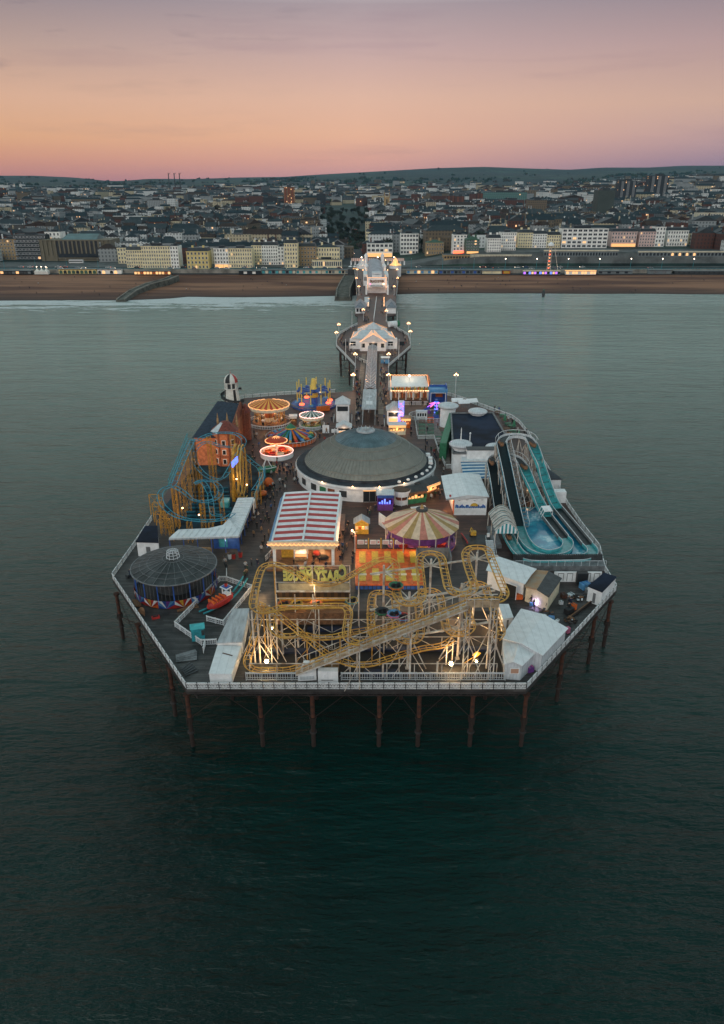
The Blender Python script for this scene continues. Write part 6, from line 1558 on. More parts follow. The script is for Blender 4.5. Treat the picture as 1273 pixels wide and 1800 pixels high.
junk(328,1160,'stack of weathered grey boards on the left front deck','boards','board_stack',pl(4,2.9,.8,'mid_grey',.35),.2)
junk(337,1184,'broken grey frame heap in the left front corner','scrap','frame_heap',pl(5,1.9,.3,'dark_grey',.4),.7)
junk(274,1087,'small red plastic tub lying on the left deck','tub','red_tub',lambda t:(B('red').box((0,0,.2),(1.2,.6,.35)).build('body',parent=t),B('black').box((0,0,.4),(.8,.35,.03)).build('inside',parent=t)),.4)
junk(249,1080,'curved brown wooden panel propped left of the dark round ride','panel','curved_panel',lambda t:B('wood').add([(-.9,0,.02),(.9,0,.02),(.9,.1,.5),(.5,.3,1.0),(0,.4,1.1),(-.5,.3,1.0),(-.9,.1,.5),(-.9,.1,.02),(.9,.12,.02)],[(0,1,2,3,4,5,6)]).build('panel',parent=t),-.7)
junk(229,1013,'dark blue and grey bundle by the left corner railing','bundle','bundle',lambda t:(B('dark_grey').box((0,0,.3),(1.4,.7,.5)).build('cover',parent=t),B('blue').box((.3,-.1,.65),(.7,.4,.25)).build('blue_sack',parent=t)),.9)
junk(245,1061,'stack of dark boards between railing and dark round ride','boards','board_stack',pl(3,2.2,.5,'wood',.3),1.9)
c=ctr(577,1200,0); t=thing('white_cabinet','white double door cabinet standing at the seaward railing','cabinet',(c.x,c.y-.15,0)); b=B('white_paint'); b.bx(-1.35,1.35,0,.9,.05,1.95); b.build('body',parent=t); b=B('pale_metal'); b.bx(-.02,.02,-.03,0,.2,1.8); b.box((-.4,-.03,1.2),(.06,.06,.4)); b.use('black'); b.box((-.1,-.04,.55),(1.6,.05,.06)); b.build('door_fittings',parent=t)
c=ctr(541,1197,0); t=thing('tilted_white_box','tilted white boxed unit under the foot of the lift hill','box',c,.1); b=B('white_paint'); b.add([(-1.3,0,.05),(1.2,0,.05),(1.2,1.4,.05),(-1.3,1.4,.05),(-1.3,0,1.0),(1.2,0,1.3),(1.2,1.4,2.3),(-.4,1.4,2.4)],[(0,3,2,1),(4,5,6,7),(0,1,5,4),(2,3,7,6),(0,4,7,3),(1,2,6,5)]); b.build('body',parent=t); b=B('pale_metal'); b.bx(-1.0,.9,-.04,-.01,.3,.8); b.build('panel',parent=t)
c=ctr(583,1181,0); t=thing('pallet_stack','rusty slatted timber stack above the white cabinet','pallets',c); b=B('wood_pale')
for k in range(7): b.box((0,.2,.2+k*.3),(2.1,.9,.18),.02*(k%3))
b.build('slats',parent=t)

# =============== dark round ride
c=ctr(306,993,4.4); r=73.5*mpp(306,993,4.4)
t=thing('dark_round_ride','large round ride with flat dark spoked roof and colourful painted lower panels','ride',c)
b=B(mat('tarp_dark',(.050,.055,.058),rough=.6,var=.5,scale=.5)); n=24
b.lathe([(r,4.4),(r*.62,5.1),(r*.25,5.7),(.05,5.9)],n,cap=False); b.lathe([(r-.1,4.3),(r*.5,5.1),(.05,5.7)],n,cap=False); rf_=b.build('roof',parent=t)
b=B('mid_grey')
for i in range(n):
    a=2*PI*i/n; b.tube([(r*cos(a),r*sin(a),4.46),(r*.62*cos(a),r*.62*sin(a),5.16),(r*.25*cos(a),r*.25*sin(a),5.76)],.045,4)
b.ring((0,0),r*.62,.04,n,5.16); b.ring((0,0),r*.8,.035,n,4.8); b.ring((0,0),r*.25,.05,n,5.76); b.ring((0,0),r+.05,.12,n*2,4.38); b.build('roof_ribs',parent=t)
b=B('pale_metal')
for k in range(3): b.ring((0,0),1.1-.1*k,.05,12,6.0+.5*k)
for i in range(10): a=2*PI*i/10; b.bar((1.1*cos(a),1.1*sin(a),5.8),(.9*cos(a),.9*sin(a),7.0),.05); b.bar((.9*cos(a),.9*sin(a),7.0),(0,0,7.1),.04)
b.build('hub_cage',parent=rf_)
for i in range(16):
    a=2*PI*(i+.5)/16; b=B('blue'); b.cyl((r*.95*cos(a),r*.95*sin(a)),.10,0,4.3,8); b.build('post',parent=t)
b=B('dark_grey'); b.lathe([(r*.5,.6),(r*.5,4.2)],24,cap=False); b.build('inner_wall',parent=t)
b=B('black'); b.lathe([(r*.97,0),(r*.97,.55),(.1,.55)],32); b.build('platform',parent=t)
b=B('mid_grey')
for i in range(16):
    for q in range(4): a=2*PI*(i+.5+q/4)/16; b.cyl((r*.96*cos(a),r*.96*sin(a)),.02,1.5,4.3,4)
b.build('mesh_bars',parent=t)
for i in range(16):
    a0,a1=2*PI*(i+.5)/16,2*PI*(i+1.5)/16; b=B('red'); R_=r*.985; ns=10
    cen_=((a0+a1)/2,.3)
    def pp(u,v): a=a0+(a1-a0)*u; return (R_*cos(a),R_*sin(a),.15+1.35*v)
    sq=('red','white_paint','red','yellow','red','white_paint','red','orange') if i%2==0 else ('blue','blue_light','white_paint','blue','purple','blue_light','blue','red')
    per=[(0,0),(0,.5),(0,1),(.25,1),(.5,1),(.75,1),(1,1),(1,.5),(1,0)]
    for k in range(8): b.use(sq[k]); b.add([pp(.5,0),pp(*per[k]),pp(*per[k+1])],[(0,1,2)]); b.add([pp(.5,0),pp(*per[k+1]),pp(*per[k])],[(0,1,2)])
    b.build('painted_panel',parent=t)

# =============== blue coaster with yellow towers
t=thing('blue_track_coaster','twisting light blue coaster track on many yellow lattice towers beside the haunted house','roller coaster',(0,0,0))
mat('floor_teal',(.008,.035,.055),rough=.8,var=.6,scale=.3,spec=.2)
b=B('floor_teal'); fl5=[P(*q) for q in ((300,935),(418,930),(447,880),(466,838),(440,800),(345,815),(300,880),(277,905))]; b.prism([(v.x,v.y) for v in fl5],.004,.3); b.build('base_deck',parent=t)
b=B(mat('slat_teal',(.015,.11,.16),rough=.8,var=.4,spec=.2))
for k in range(9): a=P(340-k*2,862+k*7);c_=P(402+k*1,860+k*7); b.bx(a.x,c_.x,a.y,a.y+.5,.31,.55)
b.build('teal_slats',parent=t)
b=B('teal_light'); a=P(397,892); b.box((a.x,a.y,1.0),(1.6,2.6,1.4)); b.build('teal_cabin',parent=t)
T1=[(339,773,13),(347,774,13),(357,768,13),(370,763,13),(387,761,13),(404,761,12.8),(418,764,12.5),(428,772,12),(428,782,11),(421,793,9.8),(413,806,8.6),(405,822,7.2),(396,836,6.2),(384,843,5.4),(366,838,5.4),(352,826,6.4),(342,810,7.8),(341,795,9),(350,783,9.8),(366,777,10),(388,784,9.4),(408,786,8.8),(421,790,8.0),(430,800,7.2),(443,812,6.6),(456,822,6),(461,834,5.4),(456,848,4.6),(446,862,4.0)]
T2=[(339,773,13),(330,792,12.4),(321,812,11.4),(312,835,10.2),(305,852,9.2),(296,856,9.0),(287,860,8.8),(281,870,8.2),(284,884,7.2),(292,894,6.4),(306,905,5.5),(326,912,4.8),(350,915,4.2),(375,915,4),(397,911,3.8),(410,902,3.8)]
T3=[(305,855,9.0),(314,859,8.8),(326,867,8.0),(339,878,6.8),(355,882,6.0),(372,880,5.6),(384,872,5.6),(388,860,6),(378,848,6.8),(362,845,7.6),(350,846,7.8),(344,850,7.6)]
T4=[(344,850,7.6),(352,845,8.2),(360,851,7.8),(366,862,6.8),(370,876,5.2),(372,892,3.6),(376,904,2.6),(392,906,2.2)]
for k,tt in enumerate((T1,T2,T3,T4)):
    track(spline([P(*q) for q in tt],5),1.0,'track_blue',1.5,.085,False,ds=.5).build('track',parent=t)
T1w=spline([P(*q) for q in T1],3)
# lift rail steps along the sea side
b=B('teal'); a,c_=P(336,770,13.2),P(303,853,9); o=Vector((-.7,0,0)); b.tube([a+o,c_+o],.12,5); b.tube([a+o+Vector((0,0,1)),c_+o+Vector((0,0,1))],.07,4)
for k in range(20): q=a.lerp(c_,k/19)+o; b.bar(q,q+Vector((0,0,1)),.04); b.bar(q,q-o*1.0,.05)
b.build('lift_stair',parent=t)
def tower(x,y,z,w=.9,k_=None):
    v=P(x,y,0) if not hasattr(x,'x') else x
    b=B('steel_yellow'); 
    for sx in(-1,1):
        for sy in (-1,1): b.bar((v.x+sx*w/2,v.y+sy*w/2,0),(v.x+sx*w/2,v.y+sy*w/2,z-.35),.05)
    n=max(2,int(z/1.8))
    for k in range(n):
        z0,z1=(z-.5)*k/n,(z-.5)*(k+1)/n
        for sy in(-1,1): b.bar((v.x-w/2,v.y+sy*w/2,z0 if k%2 else z1),(v.x+w/2,v.y+sy*w/2,z1 if k%2 else z0),.03); b.bar((v.x-w/2,v.y+sy*w/2,z1),(v.x+w/2,v.y+sy*w/2,z1),.03)
        for sx in(-1,1): b.bar((v.x+sx*w/2,v.y-w/2,z1),(v.x+sx*w/2,v.y+w/2,z1),.04)
    b.build('lattice_tower',parent=t)
for tt,ev in ((T1,5.2),(T2,4.0),(T3,6.5),(T4,7)):
    for p in resample(spline([P(*q) for q in tt],4),ev):
        if p.z>2.2: tower(Vector((p.x,p.y,0)),0,p.z,.8)
# edge-on vertical loop
b=B('steel_yellow'); cy=P(412,885,0); xx=P(412,850,6).x
def loop(dx,r_,m_,rt): 
    b=B(m_); pts=[]
    for k in range(28):
        a=-PI/2+2*PI*(k+.0)/27; pts.append((xx+dx+.8*(k/27-.5),cy.y+5.5*cos(a)*.95+2.5,6.3+5.6*sin(a)))
    b.tube(pts,rt,7); return b
loop(-.5,5,'steel_yellow',.28).build('loop_spine',parent=t); loop(.35,5,mat('loop_yellow',(.62,.38,.08),rough=.45,var=.2),.13).build('loop_rail',parent=t); loop(1.0,5,'loop_yellow',.13).build('loop_rail',parent=t)
b=B('steel_yellow'); b.tube([(xx-1.1,cy.y+.5,0),(xx-1.0,cy.y+.8,8),(xx-.6,cy.y+1.8,11.5)],[.38,.32,.2],8); b.build('loop_column',parent=t)
b=B('neon_blue'); v=P(413,812,12.6); b.box((v.x,v.y,12.6),(.25,3.2,1.1),-.15); b.build('lit_name_board',parent=t); b=B('white_paint'); 
for k in range(5): b.box((v.x+.16,v.y-1.2+k*.6,12.6),(.04,.28,.6))
b.build('board_letters',parent=t)
b=B('steel_yellow') # outrigger frames over the sea edge
for (x0,y0,z0) in ((272,905,4.5),(278,918,4.2),(283,930,3.8),(290,938,3.2)):
    v=P(x0+8,y0,0); b.bar((v.x-1.6,v.y,-.3),(v.x-1.6,v.y,z0),.09); b.bar((v.x+.4,v.y,0),(v.x+.4,v.y,z0),.09); b.bar((v.x-1.6,v.y,z0),(v.x+.4,v.y,z0),.07); b.bar((v.x-1.6,v.y,z0),(v.x+.4,v.y,z0*.4),.05); b.bar((v.x-1.6,v.y,z0*.4),(v.x+.4,v.y,z0),.05); b.bar((v.x-1.6,v.y,z0*.4),(v.x+.4,v.y,z0*.4),.05)
b.build('outrigger_frame',parent=t)
for x,y,z in ((321,893,5),(416,842,7),(434,852,3),(350,905,3)): v=P(x,y,z); b=B('bulb_warm'); b.ball(v,.18,6); b.build('bulb',parent=t); q=lamp('ride_light',v,160,(1,.62,.3),.2); q.parent=t
# blue screen wall right side
a,c_=P(467,838),P(449,888)
t=thing('blue_screen_wall','long slanting blue screen wall between the blue coaster and the crowd','wall',(0,0,0)); d_=(c_-a); L=d_.length; d_.normalize(); n_=Vector((d_.y,-d_.x,0))
b=B('track_blue'); b.add([a+n_*.1,c_+n_*.1,c_-n_*.1,a-n_*.1]+[q+Vector((0,0,2.4)) for q in (a+n_*.1,c_+n_*.1,c_-n_*.1,a-n_*.1)],[(0,3,2,1),(4,5,6,7),(0,1,5,4),(2,3,7,6),(0,4,7,3),(1,2,6,5)]); b.build('panel',parent=t)
b=B('teal_light'); b.bar(a+Vector((0,0,2.45)),c_+Vector((0,0,2.45)),.12); b.build('capping',parent=t)
c=ctr(451,905,0); t=thing('white_arch','tall white hooped entrance arch beside the queue of the blue coaster','arch',c); b=B('white_paint'); b.tube([(-.3,1.4*cos(PI*k/14),3.1*sin(PI*k/14)+.3) for k in range(15)],.14,6); b.build('hoop',parent=t); b=B('pale_metal'); b.box((-.3,1.4,.15),(.5,.5,.3)); b.box((-.3,-1.4,.15),(.5,.5,.3)); b.build('foot',parent=t)
# white L-shaped station roof
z=3.4
q=[P(x,y,z) for x,y in ((419,942),(297,946),(314,931),(366,929),(392,923),(403,911),(418,876),(446,875))]
t=thing('queue_canopy','white corrugated L shaped canopy over the queue in front of the blue coaster','canopy',(0,0,0))
b=B('white_roof'); b.prism([(v.x,v.y) for v in q],3.25,3.45); 
b.build('roof',parent=t)
b=B('pale_metal'); 
for k in range(14): a=lerp(q[7],q[0],k/14); c_=lerp(q[6],q[5] if k>6 else q[5],min(1,k/8)) ; b.bar((a.x,a.y,3.5),(c_.x,c_.y,3.5),.04)
for k in range(11): a=lerp(q[0],q[1],k/11); b.bar((a.x,a.y,3.5),(a.x+.6,a.y+3.3,3.5),.04)
b.build('roof_seams',parent=t)
b=B('grey_roof'); b.bar((q[0].x,q[0].y-.1,3.2),(q[1].x,q[1].y-.1,3.2),.16); b.bar((q[0].x+.1,q[0].y,3.2),(q[7].x+.1,q[7].y,3.2),.16); b.build('fascia',parent=t)
for f in (0,.2,.4,.6,.8,1): 
    a=lerp(q[0],q[1],f); b=B('blue'); b.cyl((a.x,a.y+.2),.1,0,3.2,6); b.build('post',parent=t)
    a=lerp(q[0],q[7],f); b=B('blue'); b.cyl((a.x-.2,a.y),.1,0,3.2,6); b.build('post',parent=t)
b=B('blue'); a=lerp(q[0],q[1],.03);c_=lerp(q[0],q[1],.4); b.bx(c_.x,a.x,a.y+1.6,a.y+1.8,.02,2.6); b.use('track_blue'); b.bx(c_.x+1,a.x-2,a.y+1.5,a.y+1.58,.4,2.0); b.build('queue_wall',parent=t)
b=B('wood_pale'); b.bx(q[1].x+.5,c_.x,q[1].y+.4,q[1].y+1.0,.02,1.1); b.build('low_wall',parent=t)
q_=lamp('canopy_light',(q[0].x-2,q[0].y,2.6),120); q_.parent=t
for k,(x,y,mm,cn) in enumerate(((404,982,'white_paint','white'),(411,982,'red','red'),(423,979,'red','dark red'),(397,984,'mid_grey','grey'))):
    p=P(x,y); g=thing('litter_bin','small %s bin in the row below the queue canopy'%cn,'bin',(p.x,p.y,0)); b=B(mm); b.lathe([(.32,0),(.38,.9),(.36,1.0)],10); b.build('drum',parent=g); b=B('black'); b.lathe([(.38,1.0),(.25,1.12),(.05,1.15)],10); b.build('lid',parent=g)
# ================= pavilion on the round platform
lp0,lp1=P(616,603,4.2),P(695,602,4.2)
cx=(lp0.x+lp1.x)/2+.2; w=(lp1.x-lp0.x); y0=P(655,620,0).y+3; D=26
t=thing('tea_pavilion','white pavilion with pale roofs outlined in warm lights on the round platform','building',(cx,y0,0)); TP=t
b=B('white_paint'); b.bx(-w/2+.6,w/2-.6,4,18,0,4.2); b.bx(-5.2,5.2,0,4,0,3.6); b.bx(-6,6,18,D,0,4.2); b.bx(-w/2-.6,-w/2+3,5,9,0,3.4); b.bx(w/2-3.4,w/2+1,4.5,8,0,3.8); b.build('walls',parent=t)
rm='pale_metal'
b=B(rm); b.add([(-w/2,3.5,4.2),(w/2,3.5,4.2),(w/2-1,18,4.3),(-w/2+1,18,4.3),(-4,11,6.4),(4,11,6.4)],[(0,1,5,4),(1,2,5),(2,3,4,5),(3,0,4)]); mr_=b.build('main_roof',parent=t)
b=B(rm); b.gable(-5.0,5.0,-.6,9,3.7,6.8,'Y',.3); b.build('front_gable_roof',parent=t)
b=B(rm); b.gable(-6.0,6.0,16,D,4.2,6.6,'Y',.3); b.build('rear_gable_roof',parent=t)
b=B(rm); b.lathe([(3.2,5.6),(3.2,6.6),(3.4,6.6),(.05,9.0)],8,(0.3,14,0),a0=PI/8); b.build('lantern_roof',parent=mr_)
b=B('trim_warm')
def gl(x,y,z,hw,hr,n=3,st=.9,dy=.0):
    for k in range(n): 
        f=1-k*.17
        b.tube([(x-hw*f,y+k*.9,z+k*.25+.15),(x,y+k*.9,z+hr*f+k*.5+.2),(x+hw*f,y+k*.9,z+k*.25+.15)],.09,3)
gl(0,-1,3.7,5.4,3.1,3)
for s in(-1,1):
    for k in range(3): b.tube([(s*(5.4-k),-.9+2.6*k,3.9+k*.2),(s*.3,2.2+2.6*k,7.0)],.07,3)
    for k in range(3): b.tube([(s*(w/2-.1-.8*k),4+.5*k,4.5+.3*k),(s*(w/2-4-.8*k),13+k,6.1),],.05,3)
    b.tube([(s*w/2,3.6,4.4),(s*(w/2-1),18,4.5)],.08,3)
for k in range(3): b.tube([(-6.3+k,D-.5-k*2,4.6+.2*k),(0,D-.5-k*2,7.0),(6.3-k,D-.5-k*2,4.6+.2*k)],.05,3)
b.build('string_lights',parent=t)
b=B('glass_dark'); b.bx(-1.6,1.6,-.06,.1,.1,3.2); b.build('doorway',parent=t)
for x,ww in ((-8,2),(-11,2),(7,2),(11.4,2.4),(-4,1.4),(3.8,1.4)): b=B('glass_dark'); yy=3.93 if abs(x)>5.5 else -.07; b.bx(x-ww/2,x+ww/2,yy,yy+.1,1.4,3.0); b.build('window',parent=t)
b=B('white_paint')
b.bar((-4.5,-.5,0),(-4.5,-.5,3.5),.12); b.bar((4.5,-.5,0),(4.5,-.5,3.5),.12)
for k in range(4): b.bx(5.5+k*1.3,5.6+k*1.3,1,1.1,0,2.8)
b.bx(5.5,9.5,1,1.1,2.7,2.85); b.bx(-9.5,-5.5,1,1.1,2.7,2.85)
for k in range(4): b.bx(-9.5+k*1.3,-9.4+k*1.3,1,1.1,0,2.8)
b.build('veranda_frame',parent=t)
for x,y in ((-4,-2),(4,-2),(0,-1.5),(9,0),(-9,0)): q=lamp('porch_light',(x,y,2.8),78,(1,.6,.35)); q.parent=t
for x,y in ((-8,9),(8,9),(0,22)): q=lamp('roof_light',(x,y,8.5),48,(1,.65,.45)); q.parent=t
fw=[(622,616),(623,626),(632,634),(646,640)]
for k,(a,c_) in enumerate(zip(fw,fw[1:])): railing(P(*a),P(*c_),'low white terrace fence left of the walkway below the pavilion, %s part'%('upper','middle','lower')[k],bay=2,h=1.2)
for x,y0_,h,l_ in ((608,632,7.5,'left front of the round platform'),(701,632,7.5,'right front of the round platform'),(619,578,7.5,'left rear of the round platform'),(698,578,7.5,'right rear of the round platform')):
    v=P(x,y0_); g=thing('flagpole','bare white flagpole at the '+l_,'flagpole',v); b=B('white_rail'); b.lathe([(.14,0),(.07,h)],8); b.build('pole',parent=g); b=B('white_paint'); b.ball((0,0,h+.1),.15,6); b.build('finial',parent=g)
c=ctr(677,638,0); t=thing('ice_cream_stand','small stand with white top and bright blue counter beside the walkway','stand',c); b=B('blue_light'); b.bx(-1.6,1.6,-1,1,.02,1.2); b.build('counter',parent=t); b=B('white_paint'); b.gable(-1.4,1.6,-.9,1.2,2.0,2.5,'X',.2); b.build('canopy',parent=t); b=B('mid_grey'); b.bar((-1.3,.8,1.2),(-1.3,.8,2),.05); b.bar((1.3,.8,1.2),(1.3,.8,2),.05); b.build('posts',parent=t)
c=ctr(692,575,0); t=thing('barrel_kiosk','round white and green barrel shaped kiosk on the right bend above the pavilion','kiosk',c,.5); b=B('white_paint'); b.tube([(-2.4,0,1.5),(1.4,0,1.5)],1.35,14); b.build('barrel',parent=t); b=B('green'); b.tube([(1.4,0,1.5),(2.6,0,1.5)],1.5,14); b.build('end_cap',parent=t)
# central screen up the upper neck
a,c_=P(657,566),P(662,527); t=thing('centre_windbreak','thin white lit windbreak screen running up the middle of the upper neck','screen',(0,0,0)); b=B('white_paint')
b.tube([a+Vector((0,0,1.9)),c_+Vector((0,0,1.9))],.14,4); b.tube([a+Vector((0,0,.4)),c_+Vector((0,0,.4))],.08,4)
for k in range(22): q=lerp(a,c_,k/21); b.bar(q,q+Vector((0,0,1.9)),.06)
b.build('frame',parent=t)
b=B('bulb_warm')
for sx in (-4.2,4.2):
    for k in range(7): q=lerp(P(661,545),P(662,530),k/6); b.ball((q.x+sx,q.y,2.2),.16,5)
b.build('string_bulbs',parent=t)
# side kiosks overhanging the neck
for s,(x0,x1),l_,fr_m in ((-1,(625,642),'left side shelter with grey hipped roof and large windows over the water','glass_dark'),(1,(680,696),'right side shelter with grey hipped roof and plain white wall over the water',None)):
    a,c_=P(x0,550,.3),P(x1,550,.3); t=thing('side_shelter',l_,'shelter',((a.x+c_.x)/2,a.y,0)); w=c_.x-a.x; dd=16
    b=B('white_paint'); b.bx(-w/2,w/2,0,dd,-.3,2.9); b.build('walls',parent=t); b=B(mat('kiosk_slate',(.20,.23,.27),rough=.5,var=.25)); b.hip(-w/2,w/2,0,dd,2.9,5.6,.5); b.build('roof',parent=t)
    if fr_m:
        for k in range(3): b=B('glass_dark'); b.bx(-w/2+.5+k*w/3.2,-w/2+.4+(k+.8)*w/3.2,-.08,.02,.8,2.5); b.build('window',parent=t)
    else: b=B('pale_metal'); b.bx(-w/2-.2,w/2+.2,-.1,0,2.7,2.9); b.build('cornice',parent=t)
    q=lamp('shelter_light',(-s*(w/2+1),4,2.5),160,(1,.5,.25)); q.parent=t
for k in range(3): p=P(645,531+k*3.6); t=thing('white_kiosk','tiny white sales hut beside the left shelter, %s'%('farthest','middle one','nearest')[k],'hut',p); b=B('white_paint'); b.bx(-1.2,1.2,-1,1,.02,2.2); b.build('walls',parent=t); b=B('pale_metal'); b.gable(-1.2,1.2,-1,1,2.2,2.8,'X',.15); b.build('roof',parent=t)
# palace hall
a,c_=P(646.5,524,0),P(681,524,0); w=c_.x-a.x; y0=P(664,515,0).y; y1=P(664,481,0).y+8; D=y1-y0
t=thing('palace_hall','white arcade hall with grey blue barrel roof and lit turrets near the beach','building',((a.x+c_.x)/2,y0,0))
b=B('white_paint'); b.bx(-w/2,w/2,0,D,0,6.5); b.build('walls',parent=t)
b=B(mat('hall_roof',(.22,.27,.33),rough=.45,var=.3,scale=.2)); n=12; ys_=[1,D*.5,D-9,D-4,D-1]
for j in range(4):
    sc0=1; 
    for k in range(n):
        def rp_(k_,j_): 
            a_=PI*k_/n; f=(1,1,1,.72,.15)[j_]; return (w/2*.95*cos(a_)*-1,ys_[j_],6.5+4.2*sin(a_)*f)
        b.quad(rp_(k,j),rp_(k+1,j),rp_(k+1,j+1),rp_(k,j+1))
b.add([( -w/2*.95*cos(PI*k/n),1,6.5+4.2*sin(PI*k/n)) for k in range(n+1)],[tuple(range(n+1))]); br_=b.build('barrel_roof',parent=t)
b=B('pale_metal'); b.bx(-3,3,1.2,9,10,11.6); b.use('white_paint'); b.bx(-3,3,.9,1.15,9.2,10.2); b.build('rooflight',parent=br_)
b=B('white_paint'); b.bx(-w/2-.3,w/2+.3,-.6,0,3,8.8); b.bx(-w/2-.5,w/2+.5,-.8,.1,8.8,9.2); b.build('front_parapet',parent=t)
o=letters('PALACE OF FUN',-w/2+1.5,w/2-1.5,-.75,6.1,1.7,'wood',t,flip=False)
for v in o.data.vertices: pass
b=B('trim_warm'); b.tube([(-w/2-.4,-.9,9.1),(w/2+.4,-.9,9.1)],.12,4); 
for s in(-1,1): b.tube([(s*(w/2+.1),0,6.9),(s*(w/2+.1),D*.7,6.9)],.14,4); b.tube([(s*(w/2-.2),-.7,2),(s*(w/2-.2),-.7,9)],.09,4)
b.build('string_lights',parent=t)
for s in (-1,1):
    b=B('white_paint'); b.bx(s*w/2-(1.2 if s<0 else -.2),s*w/2+(1.2 if s>0 else -.2),-7.5,-.8,0,5.2); b.build('front_wing',parent=t)
    for yy,hh in ((D*.55,9),(D-3,11.5)):
        b=B('white_paint'); b.cyl((s*(w/2+.3),yy),1.2,0,hh,8); b.lathe([(1.5,hh),(1.4,hh+.9),(.7,hh+1.7),(.05,hh+2.6)],8,(s*(w/2+.3),yy,0)); b.build('turret',parent=t)
        b=B('bulb_warm'); b.ball((s*(w/2+2.6),yy-2,hh*.8),.25,6); b.build('lamp',parent=t); q=lamp('hall_light',(s*(w/2+3.4),yy-3,hh*.8),150,(1,.55,.28)); q.parent=t
    b=B('white_paint'); b.bx(s*(w/2+1.1)-1.3,s*(w/2+1.1)+1.3,D*.30,D*.50,0,7); b.build('side_bay',parent=t)
    for k in range(3): b=B('glass_dark'); b.bx(s*(w/2+1.1)-.9+k*.65,s*(w/2+1.1)-.5+k*.65,D*.30-.05,D*.30,3.2,5.6); b.build('window',parent=t)
b=B('grey_roof'); b.bx(-4,4,-7.5,-.8,4.6,4.9); b.build('entrance_canopy',parent=t)
for x in (-4,4): b=B('neon_pink' if x<0 else 'bulb_warm'); b.ball((x,-3,5.6),.45,6); b.build('lamp',parent=t); q=lamp('hall_light',(x,-5,4.5),210,(1,.6,.4)); q.parent=t
q=lamp('hall_light',(0,-9,8),270,(1,.66,.45)); q.parent=t
# entrance forecourt
c0=P(664,466,0).y
E_=thing('pier_entrance','white entrance screen with striped lit canopies where the pier meets the road','entrance',(P(664,466,0).x,c0,0))
b=B('white_paint')
for k in range(14): b.bx(-22+k*3.3,-20.8+k*3.3,0,.5,0,3.2)
b.build('piers',parent=E_); b=B(stripes('canopy_stripe','b5766a','cdbfb6',1.6,'X',grime=.1)); b.gable(-21,-3,-1,4,3.2,5.2,'X',.3); b.gable(3,21,-1,4,3.2,5.2,'X',.3); b.build('striped_canopy',parent=E_)
b=B('dark_grey'); b.bx(-3,3,0,3,3.0,6.0); b.build('central_gate',parent=E_)
for x in (-13,13,0): b=B('bulb_white'); b.ball((x,-2,6.2),.4,6); b.build('lamp',parent=E_); q=lamp('gate_light',(x,-3,5),210,(1,.6,.4)); q.parent=E_
for px_,py_,l_,rm_,dm in ((637,474,'white round hut with pale onion top left of the pier entrance','pale_metal',0),(695,474,'white round hut with glowing golden dome right of the pier entrance','lit_sign',1)):
    v=P(px_,py_,-1); t=thing('domed_hut',l_,'hut',(v.x,v.y,-1.0)); b=B('white_paint'); b.lathe([(4.5,-5),(4.6,3.2),(4.9,3.4)],12); b.build('walls',parent=t)
    b=B(rm_); b.lathe([(4.9,3.4),(3.4,4.4),(2.2,4.8),(2.0,6.2),(1.2,7.6),(.4,8.6),(.05,9.6)],12,cap=False); b.build('dome',parent=t); b=B('dark_roof'); b.lathe([(5.0,3.38),(4.6,3.5)],12,cap=False); b.build('eaves',parent=t)
    q=lamp('dome_light',(0,-6,5),260,(1,.6,.35)); q.parent=t
v=P(625,474,-1); t=thing('beach_deck_bar','dark cafe deck with white parasols left of the pier entrance','bar',(v.x,v.y,-2)); b=B('dark_grey'); b.bx(-6,5,-2,6,-4,1.5); b.build('base',parent=t); b=B('white_paint'); 
for k in range(3): b.lathe([(1.7,3.0),(.05,3.9)],6,(-4+k*3.4,1,0))
b.build('parasols',parent=t); b=B('lit_sign'); b.bx(-2,1,-2.1,-2,1.6,2.4); b.build('lit_counter',parent=t)

# ================= brick haunted house
h0=7.2
fl_=P(341,769,h0); frr=P(402,769,h0); bl=P(381,717,h0); br=P(428,722,h0)
t=thing('haunted_house','tall red brick haunted house with dark slate roof behind the blue coaster','building',(0,0,0))
wl=[(fl_.x,fl_.y),(frr.x,frr.y),(br.x,br.y),(bl.x,bl.y)]
b=B('orange_brick'); b.prism(wl,.02,h0,top=False); b.build('walls',parent=t)
rb0,rb1=Vector((bl.x+2,bl.y-4,10.2)),Vector((br.x,br.y-4,10.2))
b=B('slate'); o=Vector((-.4,-.3,0)); b.quad(fl_+o,Vector((frr.x,frr.y-.3,h0)),rb1,rb0+Vector((-.8,0,0))); b.quad(rb0,rb1,br,bl); b.add([fl_+o,rb0+Vector((-.8,0,0)),bl],[(0,1,2)]); b.build('roof',parent=t)
b=B('brick_red'); b.add([(frr.x,frr.y,h0-.1),(br.x,br.y,h0-.1),(rb1.x+.1,rb1.y,rb1.z+.4),(frr.x+.2,frr.y,h0+.5)],[(0,1,2,3),(3,2,1,0)]); b.tube([(frr.x,frr.y,h0+.4),(rb1.x,rb1.y,rb1.z+.4),(br.x,br.y,h0+.2)],.22,4); b.build('gable_parapet',parent=t)
tc_=P(397,758,h0+.6); r_=2.9
b=B('orange_brick'); b.lathe([(r_,0.02),(r_,h0+1.3)],8,(tc_.x,tc_.y-1,0),a0=PI/8); b.use('brick_red')
for i in range(8): a=PI/8+i*PI/4; b.cyl((tc_.x+r_*cos(a),tc_.y-1+r_*sin(a)),.22,0,h0+1.3,5)
for z_ in (2.6,5.0,h0+1.1): b.lathe([(r_+.12,z_),(r_+.12,z_+.25)],8,(tc_.x,tc_.y-1,0),a0=PI/8,cap=False)
b.build('corner_tower',parent=t)
b=B('red_tile'); 
